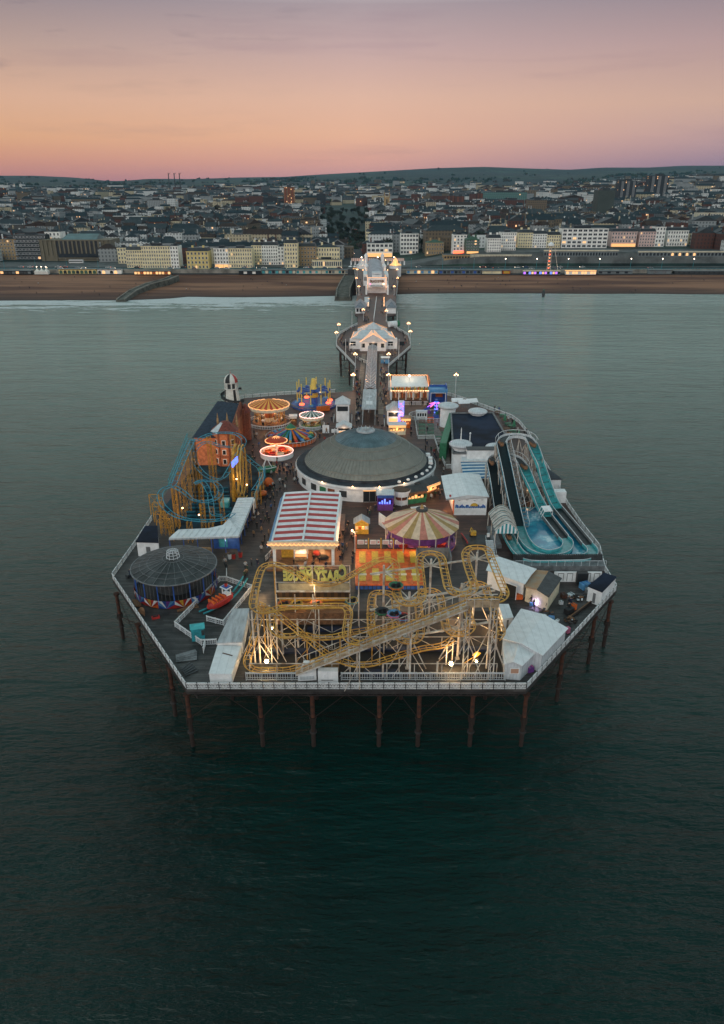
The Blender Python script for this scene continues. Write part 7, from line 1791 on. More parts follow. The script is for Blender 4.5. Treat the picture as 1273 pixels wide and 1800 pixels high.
for i in range(8):
    b.use('pale_metal' if i in (4,) else 'red_tile'); a0,a1=PI/8+i*PI/4,PI/8+(i+1)*PI/4; X,Y_=tc_.x,tc_.y-1
    b.add([(X+(r_+.5)*cos(a0),Y_+(r_+.5)*sin(a0),h0+1.3),(X+(r_+.5)*cos(a1),Y_+(r_+.5)*sin(a1),h0+1.3),(X+1.0*cos(a1),Y_+1.0*sin(a1)+.8,h0+3.0),(X+1.0*cos(a0),Y_+1.0*sin(a0)+.8,h0+3.0)],[(0,1,2,3)])
b.lathe([(1.05,h0+3),(.05,h0+3.3)],8,(tc_.x,tc_.y-.2,0)); b.build('tower_roof',parent=t)
b=B('wood_pale')
for dx_,dy_ in ((-2.2,2.5),(0,3),(2.4,2.2)): b.lathe([(.3,h0+1),(.3,h0+2.4),(.02,h0+4.4)],6,(tc_.x+dx_,tc_.y+dy_,0))
b.build('spire',parent=t)
for z_ in (.9,3.2,5.5):
    for i,aa in enumerate((-PI/2,-PI/4,-3*PI/4)):
        X,Y_=tc_.x+(r_*.94)*cos(aa),tc_.y-1+(r_*.94)*sin(aa)
        b=B('white_paint'); b.box((X,Y_,z_+.6),(.9,.18,1.25),aa+PI/2); wf_=b.build('window_frame',parent=t); b=B('glass_dark'); b.box((X+.08*cos(aa),Y_+.08*sin(aa),z_+.6),(.7,.12,1.05),aa+PI/2); b.build('pane',parent=wf_)
b=B('brick_red'); sx=br.x+.2; b.bx(sx-1.4,sx-.9,br.y-11,br.y-10.5,0,8.4); b.bx(sx+.2,sx+.8,br.y-5,br.y-4.4,0,9.0); b.lathe([(1.2,0),(1.2,7.4)],8,(br.x+.8,br.y-1.5,0)); b.use('red_tile'); b.lathe([(1.5,7.4),(1.1,8.4),(.05,9.6)],8,(br.x+.8,br.y-1.5,0)); b.build('rear_turret',parent=t)
q=lamp('haunt_light',(frr.x+3,frr.y+4,3),160,(1,.45,.2)); q.parent=t
for x_ in (-1,-8): q=lamp('haunt_light',(frr.x+x_,frr.y-6,4.5),420,(1,.5,.22),.4); q.parent=t
c=ctr(470,831,0); t=thing('white_boat_swing','green and white open kiosk shaped like a small boat beside the glowing ring ride','kiosk',c,.4); b=B('green'); b.tube([(-2.2,0,1.3),(-1.6,0,.9),(0,0,.75),(1.6,0,.9),(2.2,0,1.3)],[.3,.8,.95,.8,.3],8); b.build('hull',parent=t); b=B('white_paint'); b.bar((-1.2,.5,1),(0,0,3.8),.08); b.bar((1.2,.5,1),(0,0,3.8),.08); b.bar((-1.2,-.5,1),(0,0,3.8),.08); b.bar((1.2,-.5,1),(0,0,3.8),.08); b.tube([(-2,-.9,1.5),(0,-1.0,1.35),(2,-.9,1.5)],.1,4); b.build('frame',parent=t)
for k,(x,y,m_,l_) in enumerate(((462,872,'orange','orange cart beside the blue screen wall, nearest'),(473,856,'orange_mat','bright orange shell seat ride beside the queue'),(460,862,'wood','brown sales barrow between the orange carts'))):
    c=ctr(x,y,0); t=thing('ride_cart',l_,'cart',c,.3); b=B(m_); b.smooth=True; b.lathe([(.3,.3),(1.0,.5),(1.1,1.2),(.7,2.0),(.05,2.3)] if k==1 else [(.9,.3),(1.0,1.0),(.3,1.3)],12); b.build('body',parent=t); b=B('dark_grey'); b.bx(-1.1,1.1,-.7,.7,.0,.3); b.build('base',parent=t)
def ground_at(px,py,zoff=0):
    d=ray(px,py); y=YPROM+6
    while y<6800:
        t_=y/d.y; x=d.x*t_; z=CZ+d.z*t_
        if z<=tz(x,y)+zoff: return Vector((x,y,tz(x,y)))
        y+=2 if y<1500 else 8
    return Vector((d.x*6800/d.y,6800,100))
def top_z(px,py,Y): return at_y(px,py,Y).z
# ---- promenade
pz=-3.0
b=B('asphalt'); b.bx(-900,900,YPROM+4,YPROM+17,-6.2,pz+.02); b.build('seafront_road',kind='structure')
b=B('concrete'); b.bx(-900,900,YPROM+.5,YPROM+3.99,-7,pz+.14); b.build('promenade_pavement',kind='structure')
b=B('asphalt'); b.bx(-900,900,YPROM-5,YPROM+.49,-7,-5.75); b.build('lower_promenade',kind='structure')
mat('road_line',(.6,.6,.58),rough=.6,var=0)
b=B('road_line')
for k in range(150): b.bx(-900+k*12,-896+k*12,YPROM+10.3,YPROM+10.5,pz+.024,pz+.03)
b.build('road_markings',kind='structure')
sheet('upper_terrace_road',mat('terrace_paving',(.10,.105,.105),rough=.85,var=.35,scale=.08),[-700+i*10 for i in range(141)],[YPROM+17.1+k*2 for k in range(22)],lambda x,y:tz(x,y)+.2)
# road running inland beside the gardens
b=B('asphalt'); 
rd=[(612,466),(628,448),(628,430),(622,415),(612,402)]
pts=[ground_at(x,y) for x,y in rd]
for a,c_ in zip(pts,pts[1:]): b.quad((a.x-12,a.y,a.z+.5),(a.x+12,a.y,a.z+.5),(c_.x+12,c_.y,c_.z+.6),(c_.x-12,c_.y,c_.z+.6))
b.build('inland_road',kind='structure')
# procedural walls with small windows for the far town
def wallmat(name,col,lit=.04,wsc=3.0):
    m=mat(name,col,rough=.8,var=0); nt=m.node_tree; n=nt.nodes; l=nt.links; b=n['Principled BSDF']
    tc=n.new('ShaderNodeTexCoord'); sx=n.new('ShaderNodeSeparateXYZ'); l.new(tc.outputs['Object'],sx.inputs[0])
    def mt(op,x,y=None):
        q=n.new('ShaderNodeMath'); q.operation=op
        for i,v in enumerate((x,y)):
            if v is None: continue
            if isinstance(v,(int,float)): q.inputs[i].default_value=v
            else: l.new(v,q.inputs[i])
        return q.outputs[0]
    u=mt('DIVIDE',mt('ADD',sx.outputs['X'],sx.outputs['Y']),wsc); v=mt('DIVIDE',sx.outputs['Z'],3.1)
    fu,fv=mt('FRACT',u),mt('FRACT',v)
    w_=mt('MULTIPLY',mt('LESS_THAN',mt('ABSOLUTE',mt('SUBTRACT',fu,.5)),.22),mt('LESS_THAN',mt('ABSOLUTE',mt('SUBTRACT',fv,.5)),.28))
    cb=n.new('ShaderNodeCombineXYZ'); l.new(mt('FLOOR',u),cb.inputs[0]); l.new(mt('FLOOR',v),cb.inputs[1]); wn=n.new('ShaderNodeTexWhiteNoise'); l.new(cb.outputs[0],wn.inputs['Vector'])
    mx=n.new('ShaderNodeMix'); mx.data_type='RGBA'; l.new(w_,mx.inputs[0]); mx.inputs[6].default_value=(*col,1); mx.inputs[7].default_value=(col[0]*.35+.01,col[1]*.35+.015,col[2]*.35+.02,1); l.new(mx.outputs[2],b.inputs['Base Color'])
    e=mt('MULTIPLY',w_,mt('LESS_THAN',wn.outputs[0],lit)); b.inputs['Emission Color'].default_value=(1,.55,.25,1); l.new(mt('MULTIPLY',e,1.6),b.inputs['Emission Strength'])
    return m
WALLS=[wallmat('wall_white',(.60,.62,.62),.015),wallmat('wall_cream',(.46,.40,.28),.015),wallmat('wall_brick',(.10,.04,.03),.02),wallmat('wall_grey',(.09,.10,.11),.015),wallmat('wall_tan',(.15,.115,.08),.015),wallmat('wall_pale',(.28,.30,.31),.01)]
WN=['white','cream','red brick','grey','tan brick','pale grey']
ROOFS=[mat('roof_slate_a',(.015,.022,.030),rough=.6,var=.3,scale=.3),mat('roof_slate_b',(.03,.038,.045),rough=.6,var=.3,scale=.3),mat('roof_brown',(.04,.022,.016),rough=.8,var=.3,scale=.3),mat('roof_pale',(.085,.10,.11),rough=.6,var=.3,scale=.3)]
RN=['dark slate','grey slate','brown tiled','pale flat']
def house_mesh(rnd,w,d,h,kind,wm,rm,joined=None,origin=(0,0,0),rz=0):
    """walls, roof MBs"""
    wb,rb=joined if joined else (B(wm),B(rm)); wb.use(wm); rb.use(rm)
    ox,oy,oz=origin; nw,nr=len(wb.v),len(rb.v)
    wb.bx(-w/2,w/2,-d/2,d/2,-4,h)
    if kind==0: rb.gable(-w/2,w/2,-d/2,d/2,h,h+min(5,d*.32),'X',.25)
    elif kind==1: rb.gable(-w/2,w/2,-d/2,d/2,h,h+min(5,w*.30),'Y',.25)
    elif kind==2: rb.hip(-w/2,w/2,-d/2,d/2,h,h+min(w,d)*.3,.25)
    else:
        wb.bx(-w/2,w/2,-d/2,-d/2+.4,h,h+.9); wb.bx(-w/2,w/2,d/2-.4,d/2,h,h+.9); wb.bx(-w/2,-w/2+.4,-d/2+.4,d/2-.4,h,h+.9); wb.bx(w/2-.4,w/2,-d/2+.4,d/2-.4,h,h+.9)
        rb.bx(-w/2+.4,w/2-.4,-d/2+.4,d/2-.4,h,h+.2); rb.bx(-w*.15,w*.2,-1,1.5,h+.2,h+2.2)
    if kind<3:
        for s in (-1,1):
            if rnd.random()<.8: wb.bx(s*w*.42-.6,s*w*.42+.6,-.5,.5,h,h+d*.32+1.3)
    if joined or rz:
        r=Matrix.Rotation(rz,3,'Z')
        for bb,k0 in ((wb,nw),(rb,nr)):
            for i in range(k0,len(bb.v)): v=r@Vector(bb.v[i]); bb.v[i]=(v.x+ox,v.y+oy,v.z+oz)
    return wb,rb
# ---- detailed seafront buildings: window meshes shared
def win_mesh(pm,fm='white_paint'):
    b=B(fm); b.bx(-.5,.5,-.10,0,-.06,0); b.bx(-.5,.5,-.06,0,1,1.05); b.bx(-.5,-.42,-.06,0,0,1); b.bx(.42,.5,-.06,0,0,1); b.use(pm); b.bx(-.42,.42,-.035,0,0,1); b.use(fm); b.bx(-.02,.02,-.05,-.034,0,1); return b.mesh('window')
mat('pane_dark',(.025,.032,.04),rough=.15,var=0); mat('pane_lit',(1,.55,.24),emit=.9); mat('pane_pink',(1,.2,.6),emit=2.0)
WM_=[win_mesh('pane_dark'),win_mesh('pane_lit')]
mats_city={}
def cw(h,nm):
    return mat(nm,h,rough=.7,var=.15,scale=.25)
FC={'cream':cw('e8dab2','f_cream'),'white':cw('f2f1ec','f_white'),'yellow':cw('dcc684','f_yellow'),'tan':cw('a08660','f_tan'),'brown':cw('6f6858','f_brown'),'pink':cw('d8bbb4','f_pink'),'grey':cw('6f787c','f_grey'),'darkglass':cw('20282c','f_darkglass'),'green':cw('3c5a4a','f_green'),'brick':cw('6b4030','f_brick'),'terr':cw('d0c8b2','f_terr')}
rs=random.Random(5)
def frontage(x0,x1,yb,yt,col,st,nc,label,name='seafront_building',cat='building',roof='mansard',depth=14,lit=.03,ground=None,rz=0,pane=0,zoff=0,roofm=None,vert=1.0,group=None):
    a=ground_at((x0+x1)/2,yb); Y=a.y; pa,pb=at_y(x0,yb,Y),at_y(x1,yb,Y); zt=top_z((x0+x1)/2,yt,Y); z0=min(pa.z,a.z); w=pb.x-pa.x; h=zt-z0
    t=thing(name,label,cat,((pa.x+pb.x)/2,Y,z0),rz,group)
    rh={'mansard':2.6,'hip':2.4,'flat':0,'gable':2.5,'pediment':2.0}[roof]; hw=h-rh
    b=B(FC[col]); b.bx(-w/2,w/2,0,depth,-5,hw); b.build('walls',parent=t)
    rm_=roofm or ROOFS[rs.choice((0,0,1))]
    b=B(rm_)
    if roof=='mansard': b.add([(-w/2,.3,hw),(w/2,.3,hw),(w/2,depth,hw),(-w/2,depth,hw),(-w/2+1,1.6,hw+rh),(w/2-1,1.6,hw+rh),(w/2-1,depth-1,hw+rh),(-w/2+1,depth-1,hw+rh)],[(4,5,6,7),(0,1,5,4),(1,2,6,5),(2,3,7,6),(3,0,4,7)])
    elif roof=='hip': b.hip(-w/2,w/2,0,depth,hw,hw+rh,.2)
    elif roof=='gable': b.gable(-w/2,w/2,0,depth,hw,hw+rh,'X',.2)
    elif roof=='pediment': b.gable(-w/2,w/2,0,depth,hw,hw+rh,'Y',.2)
    else: b.bx(-w/2+.4,w/2-.4,.4,depth-.4,hw,hw+.25); b.bx(-w*.2,w*.15,depth*.4,depth*.7,hw+.25,hw+2.0)
    ro_=b.build('roof',parent=t)
    b=B(FC[col]); b.bx(-w/2-.25,w/2+.25,-.35,0,hw-.5,hw+.15)
    if roof!='flat':
        ch=B(FC[col])
        for k in range(max(2,int(w/9))): x=-w/2+w*(k+.5)/max(2,int(w/9)); ch.bx(x-.8,x+.8,depth*.35,depth*.35+1,hw,hw+rh+1.6)
        ch.build('chimneys',parent=ro_)
    if st>3: b.bx(-w/2-.1,w/2+.1,-.25,0,hw/st-.15,hw/st+.15)
    b.build('cornice',parent=t)
    sh=hw/st; cwid=w/nc
    for s_ in range(st):
        for k in range(nc):
            ww=min(1.5,cwid*.5) if pane==0 else cwid*.78; hh=sh*.52*vert
            lt=1 if rs.random()<(lit*(3 if s_==0 else 1)) else 0
            if s_==0 and ground: continue
            link('window',WM_[lt],t,(-w/2+cwid*(k+.5),-.02,sh*s_+sh*.26),0,(ww,1.6,hh))
    if ground:
        b=B(ground); b.bx(-w/2+.6,w/2-.6,-.9,-.05,.2,sh*.85); b.build('shopfront',parent=t)
    return t,w,hw,sh,depth
FS=[ (5,34,457,421,'tan',6,5,'narrow tan block at the far left behind the beach huts','flat',{}),
 (86,112,455,408,'white',6,4,'pale side wing with small windows right of the dark glass block','flat',{}),
 (209,224,464,436,'cream',4,3,'small cream hotel annexe at the left end of the long cream hotel','flat',{}),
 (224,252,471,434,'cream',5,7,'left part of the long cream hotel, under the dark mansard roof','mansard',{}),
 (252,302,472,433,'cream',6,12,'main part of the long cream hotel with a plain parapet','flat',{'lit':.02}),
 (302,316,472,433,'white',6,3,'white bay fronted right end of the long cream hotel','flat',{}),
 (330,368,473,436,'yellow',4,6,'yellow hotel with dark mansard roof left of the pink lit hotel','mansard',{'roofm':ROOFS[0]}),
 (378,403,471,437,'white',5,5,'white hotel with pink and amber lit front','flat',{'ground':'lit_sign','lit':.1}),
 (403,444,471,437,'cream',5,10,'cream hotel just right of the pink lit hotel','flat',{}),
 (444,461,466,426,'cream',6,4,'tall narrow cream house between the cream hotel and the white one','mansard',{}),
 (461,489,466,426,'white',6,7,'tall white hotel with chimneys above the red lit terrace','mansard',{}),
 (489,500,466,434,'white',5,2,'very narrow white house left of the domed cream tower','flat',{}),
 (501,524,471,422,'cream',6,5,'tall cream corner tower of the large hotel with a dark domed roof','mansard',{'roofm':ROOFS[0]}),
 (524,556,468,428,'tan',5,6,'tan middle wing of the large hotel with wrought balconies','mansard',{}),
 (556,597,467,430,'cream',4,9,'cream right wing of the large hotel ending by the road','hip',{}),
 (549,601,471,457,'cream',1,14,'low cream terrace block in front of the large hotel','flat',{'depth':6,'pane':1}),
 (645,690,452,428,'white',3,6,'white building with round gable and amber lit ground floor beside the road','flat',{'ground':'lit_sign','pane':1}),
 (643,665,440,408,'cream',5,5,'cream building behind the round gabled one','flat',{}),
 (704,735,447,411,'white',5,6,'white slab block with a brown central stripe','flat',{'pane':1}),
 (749,780,448,422,'tan',3,7,'tan three storey building with green hipped roof','hip',{'roofm':'f_green'}),
 (796,819,446,413,'white',6,4,'white six storey house with red lit ground floor','flat',{'ground':'neon_red'}),
 (819,842,446,416,'green',5,5,'building with green verandas on each storey','hip',{'roofm':'f_green','ground':'lit_sign','pane':1}),
 (856,880,444,413,'white',5,6,'left half of the white bow fronted terrace','mansard',{}),
 (880,906,441,409,'white',6,7,'right half of the white bow fronted terrace','flat',{}),
 (910,935,436,404,'cream',5,6,'cream terrace above the lower terrace, leftmost','mansard',{}),
 (935,960,436,406,'white',5,6,'white terrace left of the modern balconied block','mansard',{}),
 (960,984,436,408,'cream',4,6,'cream terrace touching the modern balconied block','mansard',{}),
 (986,1066,436,402,'white',5,9,'modern white block with continuous dark balconies','flat',{'pane':1}),
 (1073,1117,434,402,'pink',4,9,'pinkish terrace with amber lit ground floor, right of the modern block','mansard',{'ground':'lit_sign'}),
 (1122,1150,434,402,'pink',5,6,'pale pink terrace left of the white tower fronted house','mansard',{}),
 (1150,1166,434,399,'white',5,3,'white tower fronted house with stacked bays','flat',{}),
 (1171,1207,433,400,'white',4,8,'white hotel with curved gable near the right edge','mansard',{}),
 (1224,1273,404,374,'terr',3,10,'long pale terrace at the far right above the seafront','flat',{}),
 (1175,1222,402,377,'terr',4,9,'cream hotel with chimneys behind the white gabled hotel','mansard',{}),
 (244,278,428,410,'tan',2,6,'tan temple like hall with pilasters behind the long hotel','pediment',{}),
 (464,491,424,407,'white',3,7,'white three storey row above the tall white hotel','flat',{}),
 (495,547,426,407,'terr',3,12,'pale green tinted curved row behind the domed tower','flat',{}),
 (30,86,457,413,'darkglass',6,9,'dark glass cinema block with pale cornice at the left','flat',{'pane':1}),
]
for (x0,x1,yb,yt,col,st,nc,lab,rf,kw) in FS: frontage(x0,x1,yb,yt,col,st,nc,lab,roof=rf,**kw)
# conference centre with vertical piers
a=ground_at(135,459); pa,pb=at_y(74,459,a.y),at_y(197,459,a.y); w=pb.x-pa.x; h=top_z(135,422,a.y)-a.z
t=thing('conference_centre','long brown concrete conference hall with tall pale piers and teal roof','building',((pa.x+pb.x)/2,a.y,a.z))
b=B(FC['brown']); b.bx(-w/2,w/2,.6,30,-5,h); b.build('walls',parent=t); b=B('pane_dark'); b.bx(-w*.27,w*.33,.3,.6,h*.35,h*.95); b.bx(-w*.25,w*.33,-.6,.6,h*.18,h*.36); b.build('glazing',parent=t)
for k in range(16): x=-w*.46+k*w*.92/15; b=B(FC['brown']); b.bx(x-.7,x+.7,-.3,.6,0 if k in(0,3,13,15) else h*.3,h); b.build('pier',parent=t)
b=B(FC['brown']); b.bx(-w*.26,w*.33,-.7,-.6,h*.12,h*.17); b.bx(-w/2,w/2,-.2,.6,h*.97,h*1.02); b.build('ledge',parent=t)
b=B(mat('teal_roof',(.07,.15,.16),rough=.5,var=.3,scale=.1)); b.add([(-w*.22,6,h),(w*.28,6,h),(w*.26,22,h+4),(-w*.2,22,h+4),(-w*.22,28,h),(w*.28,28,h)],[(0,1,2,3),(3,2,5,4),(0,3,4),(1,5,2)]); b.build('roof',parent=t)
# aquarium terrace with arches
for (x0,x1,yb,yt,lab,n_,gm) in ((780,826,462,449,'tan arcaded end of the low aquarium terrace',9,'tan'),(826,933,461,448,'long low aquarium terrace with a row of dark arched windows',22,'terr'),(955,1085,458,440,'long low colonnaded terrace under the modern block',26,'grey'),(1120,1273,458,442,'long dark covered terrace at the far right with amber lit bays',24,'grey')):
    a=ground_at((x0+x1)/2,yb); pa,pb=at_y(x0,yb,a.y),at_y(x1,yb,a.y); w=pb.x-pa.x; h=top_z((x0+x1)/2,yt,a.y)-a.z
    t=thing('seafront_terrace',lab,'terrace',((pa.x+pb.x)/2,a.y,a.z)); b=B(FC[gm]); b.bx(-w/2,w/2,0,16,-4,h); b.build('walls',parent=t); b=B(FC['terr' if gm!='tan' else 'tan']); b.bx(-w/2-.3,w/2+.3,-.5,0,h-.7,h+.3); b.build('balustrade',parent=t); b=B('roof_slate_b'); b.bx(-w/2+.2,w/2-.2,.3,15.5,h+.01,h+.12); b.build('deck_roof',parent=t)
    for k in range(n_):
        lt='pane_lit' if (x0>1100 and 8<k<17 and k%2) else 'pane_dark'; b=B(lt); x=-w/2+w*(k+.5)/n_; r_=w/n_*.33; zs=h*.50; b.add([(x-r_,-.06,h*.12),(x+r_,-.06,h*.12)]+[(x+r_*cos(PI*q/6),-.06,zs+r_*sin(PI*q/6)*.8) for q in range(7)],[tuple(range(9))]); b.build('arch',parent=t)
# ---- towers
def tower_block(x0,x1,yb,yt,wm,label,Y=None,vs='brick',cat='tower block',band=None):
    a=ground_at((x0+x1)/2,yb); pa,pb=at_y(x0,yb,a.y),at_y(x1,yb,a.y); w=pb.x-pa.x; zt=top_z((x0+x1)/2,yt,a.y); h=zt-a.z
    t=thing('tower_block',label,cat,((pa.x+pb.x)/2,a.y,a.z)); b=B(wm); b.bx(-w/2,w/2,0,min(w,24),-8,h); b.build('walls',parent=t)
    b=B(ROOFS[1]); b.bx(-w/2+.3,w/2-.3,.3,min(w,24)-.3,h,h+.6); b.bx(-w*.2,w*.2,4,9,h+.6,h+3.5); b.build('roof',parent=t)
    if band:
        n=int(band[1])
        for k in range(n): b=B(band[0]); x=-w/2+w*(k+.5)/n; b.bx(x-w/n*.22,x+w/n*.22,-.5,0,.5,h-.5); b.build('balcony_stack',parent=t)
    return t
wo=wallmat('wall_orange',(.22,.11,.06),.25); wd=wallmat('wall_dark',(.03,.034,.042),.05); wg=mat('wall_greengrey',(.05,.065,.06),rough=.7,var=.15,scale=.05); wt=wallmat('wall_teal',(.10,.20,.19),.02,4.0); wb_=wallmat('wall_blue',(.03,.06,.20),.05)
TB=[(500,518,368,329,wo,'tall brick tower block with amber window columns left of centre',('brick_red',3)),(460,474,346,328,WALLS[3],'grey tower block left of the brick amber one',None),(557,573,361,341,wd,'dark tower block right of the brick amber one',None),(691,702,331,318,WALLS[5],'small pale tower block high on the central hillside',None),(748,766,381,355,WALLS[4],'tan tower block with vertical fins right of centre',('f_terr',5)),
(785,800,365,344,WALLS[2],'red brick tower, left of a close pair',('f_brick',2)),(801,816,366,345,WALLS[2],'red brick tower, right of a close pair',('f_brick',2)),(825,836,365,341,WALLS[2],'narrow dark red tower beside the pale green hospital',None),(837,848,364,340,WALLS[2],'red tower touching the pale green hospital',('f_brick',2)),(808,818,386,367,wb_,'small deep blue tower right of the tan fins tower',None),
(848,925,361,338,wt,'wide pale green glass hospital block on the hillside',None),(841,873,378,359,WALLS[2],'brown block in front of the hospital, left',None),(879,920,376,352,WALLS[2],'large brown block in front of the hospital, right',None),(928,959,385,352,WALLS[4],'stepped brown block right of the hospital',None),
(1046,1075,392,335,wg,'wide windowless green grey slab tower, right of centre',None),(1085,1115,361,318,wd,'grey tower block with lit rows, middle of the eastern three',('mid_grey',3)),(1138,1171,352,309,wd,'highest dark tower block on the right hillside',('mid_grey',3)),
(261,290,377,352,WALLS[5],'white office slab with blank end wall at the left',None),(288,310,374,349,WALLS[0],'white glass fronted office joined behind the slab',None),(205,225,374,361,WALLS[0],'low striped white office left of the white slab',None),(414,436,363,347,WALLS[2],'brown brick block at the station',None),(438,462,364,345,WALLS[2],'dark brown block right of the station one',None),(464,488,366,347,wd,'dark block between the station and the amber tower',None),(352,372,360,345,WALLS[5],'pale block with white floors left of the station',None),
(707,738,384,370,WALLS[0],'white flat block left of the tan fins tower',None),(683,717,401,391,WALLS[0],'low white civic building behind the gardens',None),(700,712,372,358,WALLS[5],'stepped pale block behind the low white civic building',None)]
for x0,x1,yb,yt,wm_,lab,bd in TB: tower_block(x0,x1,yb,yt,wm_,lab,band=bd)
# church tower, domes, masts
a=ground_at(680,373); h=top_z(680,338,a.y)-a.z; t=thing('church','stone church with tall pinnacled tower beyond the gardens','church',a); b=B(FC['tan']); b.bx(-5,5,0,10,-2,h*.75); 
for sx in(-1,1):
    for sy in (0,1): b.bx(sx*4.6-.7,sx*4.6+.7,sy*9,sy*9+1.4,h*.75,h)
b.build('tower',parent=t); b=B('pane_dark'); b.bx(-1,1,-.1,0,h*.4,h*.65); b.build('belfry_opening',parent=t); b=B(FC['terr']); b.gable(-9,9,-8,0,8,14,'Y',.3); b.bx(-9,9,-8,0,-2,8); b.build('nave',parent=t)
for (px,py,r_,hh,lab) in ((533,402,6.5,10,'large cream onion domed palace roof among the trees'),(521,404,3,7,'small onion dome left of the large cream one'),(548,403,3,7,'small onion dome right of the large cream one'),(470,393,8,5,'green domed roof behind the town centre')):
    a=ground_at(px,py); t=thing('onion_dome',lab,'dome',a); b=B(FC['tan'] if hh>5 else 'teal_roof'); b.lathe([(r_*.9,0),(r_*1.05,hh*.35),(r_*.8,hh*.8),(r_*.25,hh*1.2),(.1,hh*1.9)],12,cap=False); b.build('dome',parent=t); b=B(FC['cream']); b.lathe([(r_,-4),(r_,.2)],12); b.build('drum',parent=t)
for k,px in enumerate((299,309,318)):
    a=ground_at(px,338); h=top_z(px,304,a.y)-a.z; t=thing('crane_mast','thin dark crane mast on the skyline, %s of three'%('leftmost','middle one','rightmost')[k],'crane',a); b=B('dark_grey'); b.lathe([(1.9,0),(1.4,h)],5); b.build('mast',parent=t); b=B('dark_grey'); b.bar((0,0,h*.9),(7,0,h*1.02),.6); b.build('jib',parent=t)
# ---- individual townhouses behind the front, then the far town as one mass
taken=[]
for o in bpy.data.objects:
    if o.parent is None and o.get('category') in ('building','tower block','church','dome','terrace') and o.location.y>600: taken.append((o.location.x,o.location.y,max([ (abs(c.bound_box[0][0])) for c in kids(o)[:1]] or [10])))
def free(x,y,r=10):
    for a,b_,w in taken:
        if abs(x-a)<w+r*.7 and -r*.8<y-b_<24: return False
        if b_<YPROM+150 and y<b_+5 and abs(x*b_/y-a)<w+r: return False
    return True
def garden(x,y):
    px,py=proj((x,y,tz(x,y))); return (560<px<655 and 362<py<432 and px<668-(432-py)*.2) or (600<px<640 and py>=430)
rnd=random.Random(17); nH=0; zones=[(-1e9,'far left'),(-330,'left of the long cream hotel'),(-190,'behind the long cream hotel'),(-100,'behind the cream and white hotels'),(-45,'behind the domed tower hotel'),(20,'beyond the pier entrance'),(90,'behind the green roofed building'),(170,'behind the bow fronted terrace'),(260,'behind the modern block'),(340,'behind the pink terrace')]
SZ=['small','mid sized','broad']; KN=['gabled','end gabled','hipped','flat roofed']
WJ,RJ=B(WALLS[0]),B(ROOFS[0]); far_n=0
y=YPROM+34; row=0; HC={}
while y<5200:
    z0=14 if y<900 else (17+(y-900)*.006)
    half=y*.56+60; x=-half+rnd.uniform(0,15)
    ang=rnd.uniform(-.15,.15) if y<900 else rnd.uniform(-.5,.5)
    while x<half:
        w=rnd.choice((9,12,16,24,38)) if y<1500 else rnd.choice((14,22,34,55)); d_=rnd.choice((10,12,15)); 
        gap=rnd.choice((.3,.6,1,6)) if y<1500 else rnd.choice((2,8,16,30))
        xx=x+w/2; yy=y+rnd.uniform(-3,3)+6*noise.noise(Vector((x*.01,y*.01,1)))
        x+=w+gap
        dens=1 if y<2300 else (.85 if y<3200 else .5)
        if y>1500: dens*=.55+.75*noise.noise(Vector((xx*.004,yy*.003,5)))+.2
        ppx,ppy=proj((xx,yy,tz(xx,yy)+6)); lim=329-10*sm((ppx-330)/200)-9*sm((ppx-980)/180)
        if y>1500 and (ppy<lim+6*noise.noise(Vector((ppx*.02,1,1)))): continue
        if rnd.random()>dens or garden(xx,yy) or not free(xx,yy,w/2): continue
        g=tz(xx,yy); wi=rnd.choices(range(6),(.26,.12,.15,.16,.11,.20))[0]; ri=rnd.choices(range(4),(.32,.24,.12,.32))[0]; kd=3 if ri==3 else rnd.choice((0,0,1,2))
        h=rnd.choice((6,8,10,15)) if y>1100 else rnd.choice((8,10,13,17)); 
        if y<YPROM+110: h=min(h+1,13)
        if nH<292 and y<YPROM+190:
            key=(w,d_,h,kd,wi,ri)
            if key not in HC: wb2,rb2=house_mesh(rnd,w,d_,h,kd,WALLS[wi],ROOFS[ri]); HC[key]=(wb2.mesh('walls'),rb2.mesh('roof'))
            zn=[n_ for lim,n_ in zones if xx>=lim][-1]; sz=SZ[0 if w<10 else (1 if w<16 else 2)]
            dist='close ' if y<YPROM+70 else ('' if y<YPROM+120 else 'farther ')
            t=thing('townhouse','%s %s house, %s %s, %s%s'%(sz,WN[wi],RN[ri],KN[kd].replace(' roofed',''),dist,zn),'house',(xx,yy,g),rnd.uniform(-.08,.08)+ang*.5,'townhouses '+zn)
            link('walls',HC[key][0],t); link('roof',HC[key][1],t); nH+=1
        else:
            house_mesh(rnd,w,d_,h,kd,WALLS[wi],ROOFS[ri],(WJ,RJ),(xx,yy,g),ang+rnd.choice((0,0,PI/2))); far_n+=1
    y+=(17 if y<1200 else 17+(y-1200)*.028)*rnd.uniform(.9,1.1); row+=1
wf=WJ.build('distant_town',kind='stuff'); 
ft=RJ.build('distant_roofs',kind='stuff')
tag(wf,label='mass of small far off houses spreading up the hillsides',cat='town'); tag(ft,label='slate roofs of the far off houses spreading up the hillsides',cat='roofs')
print('houses',nH,'far',far_n)
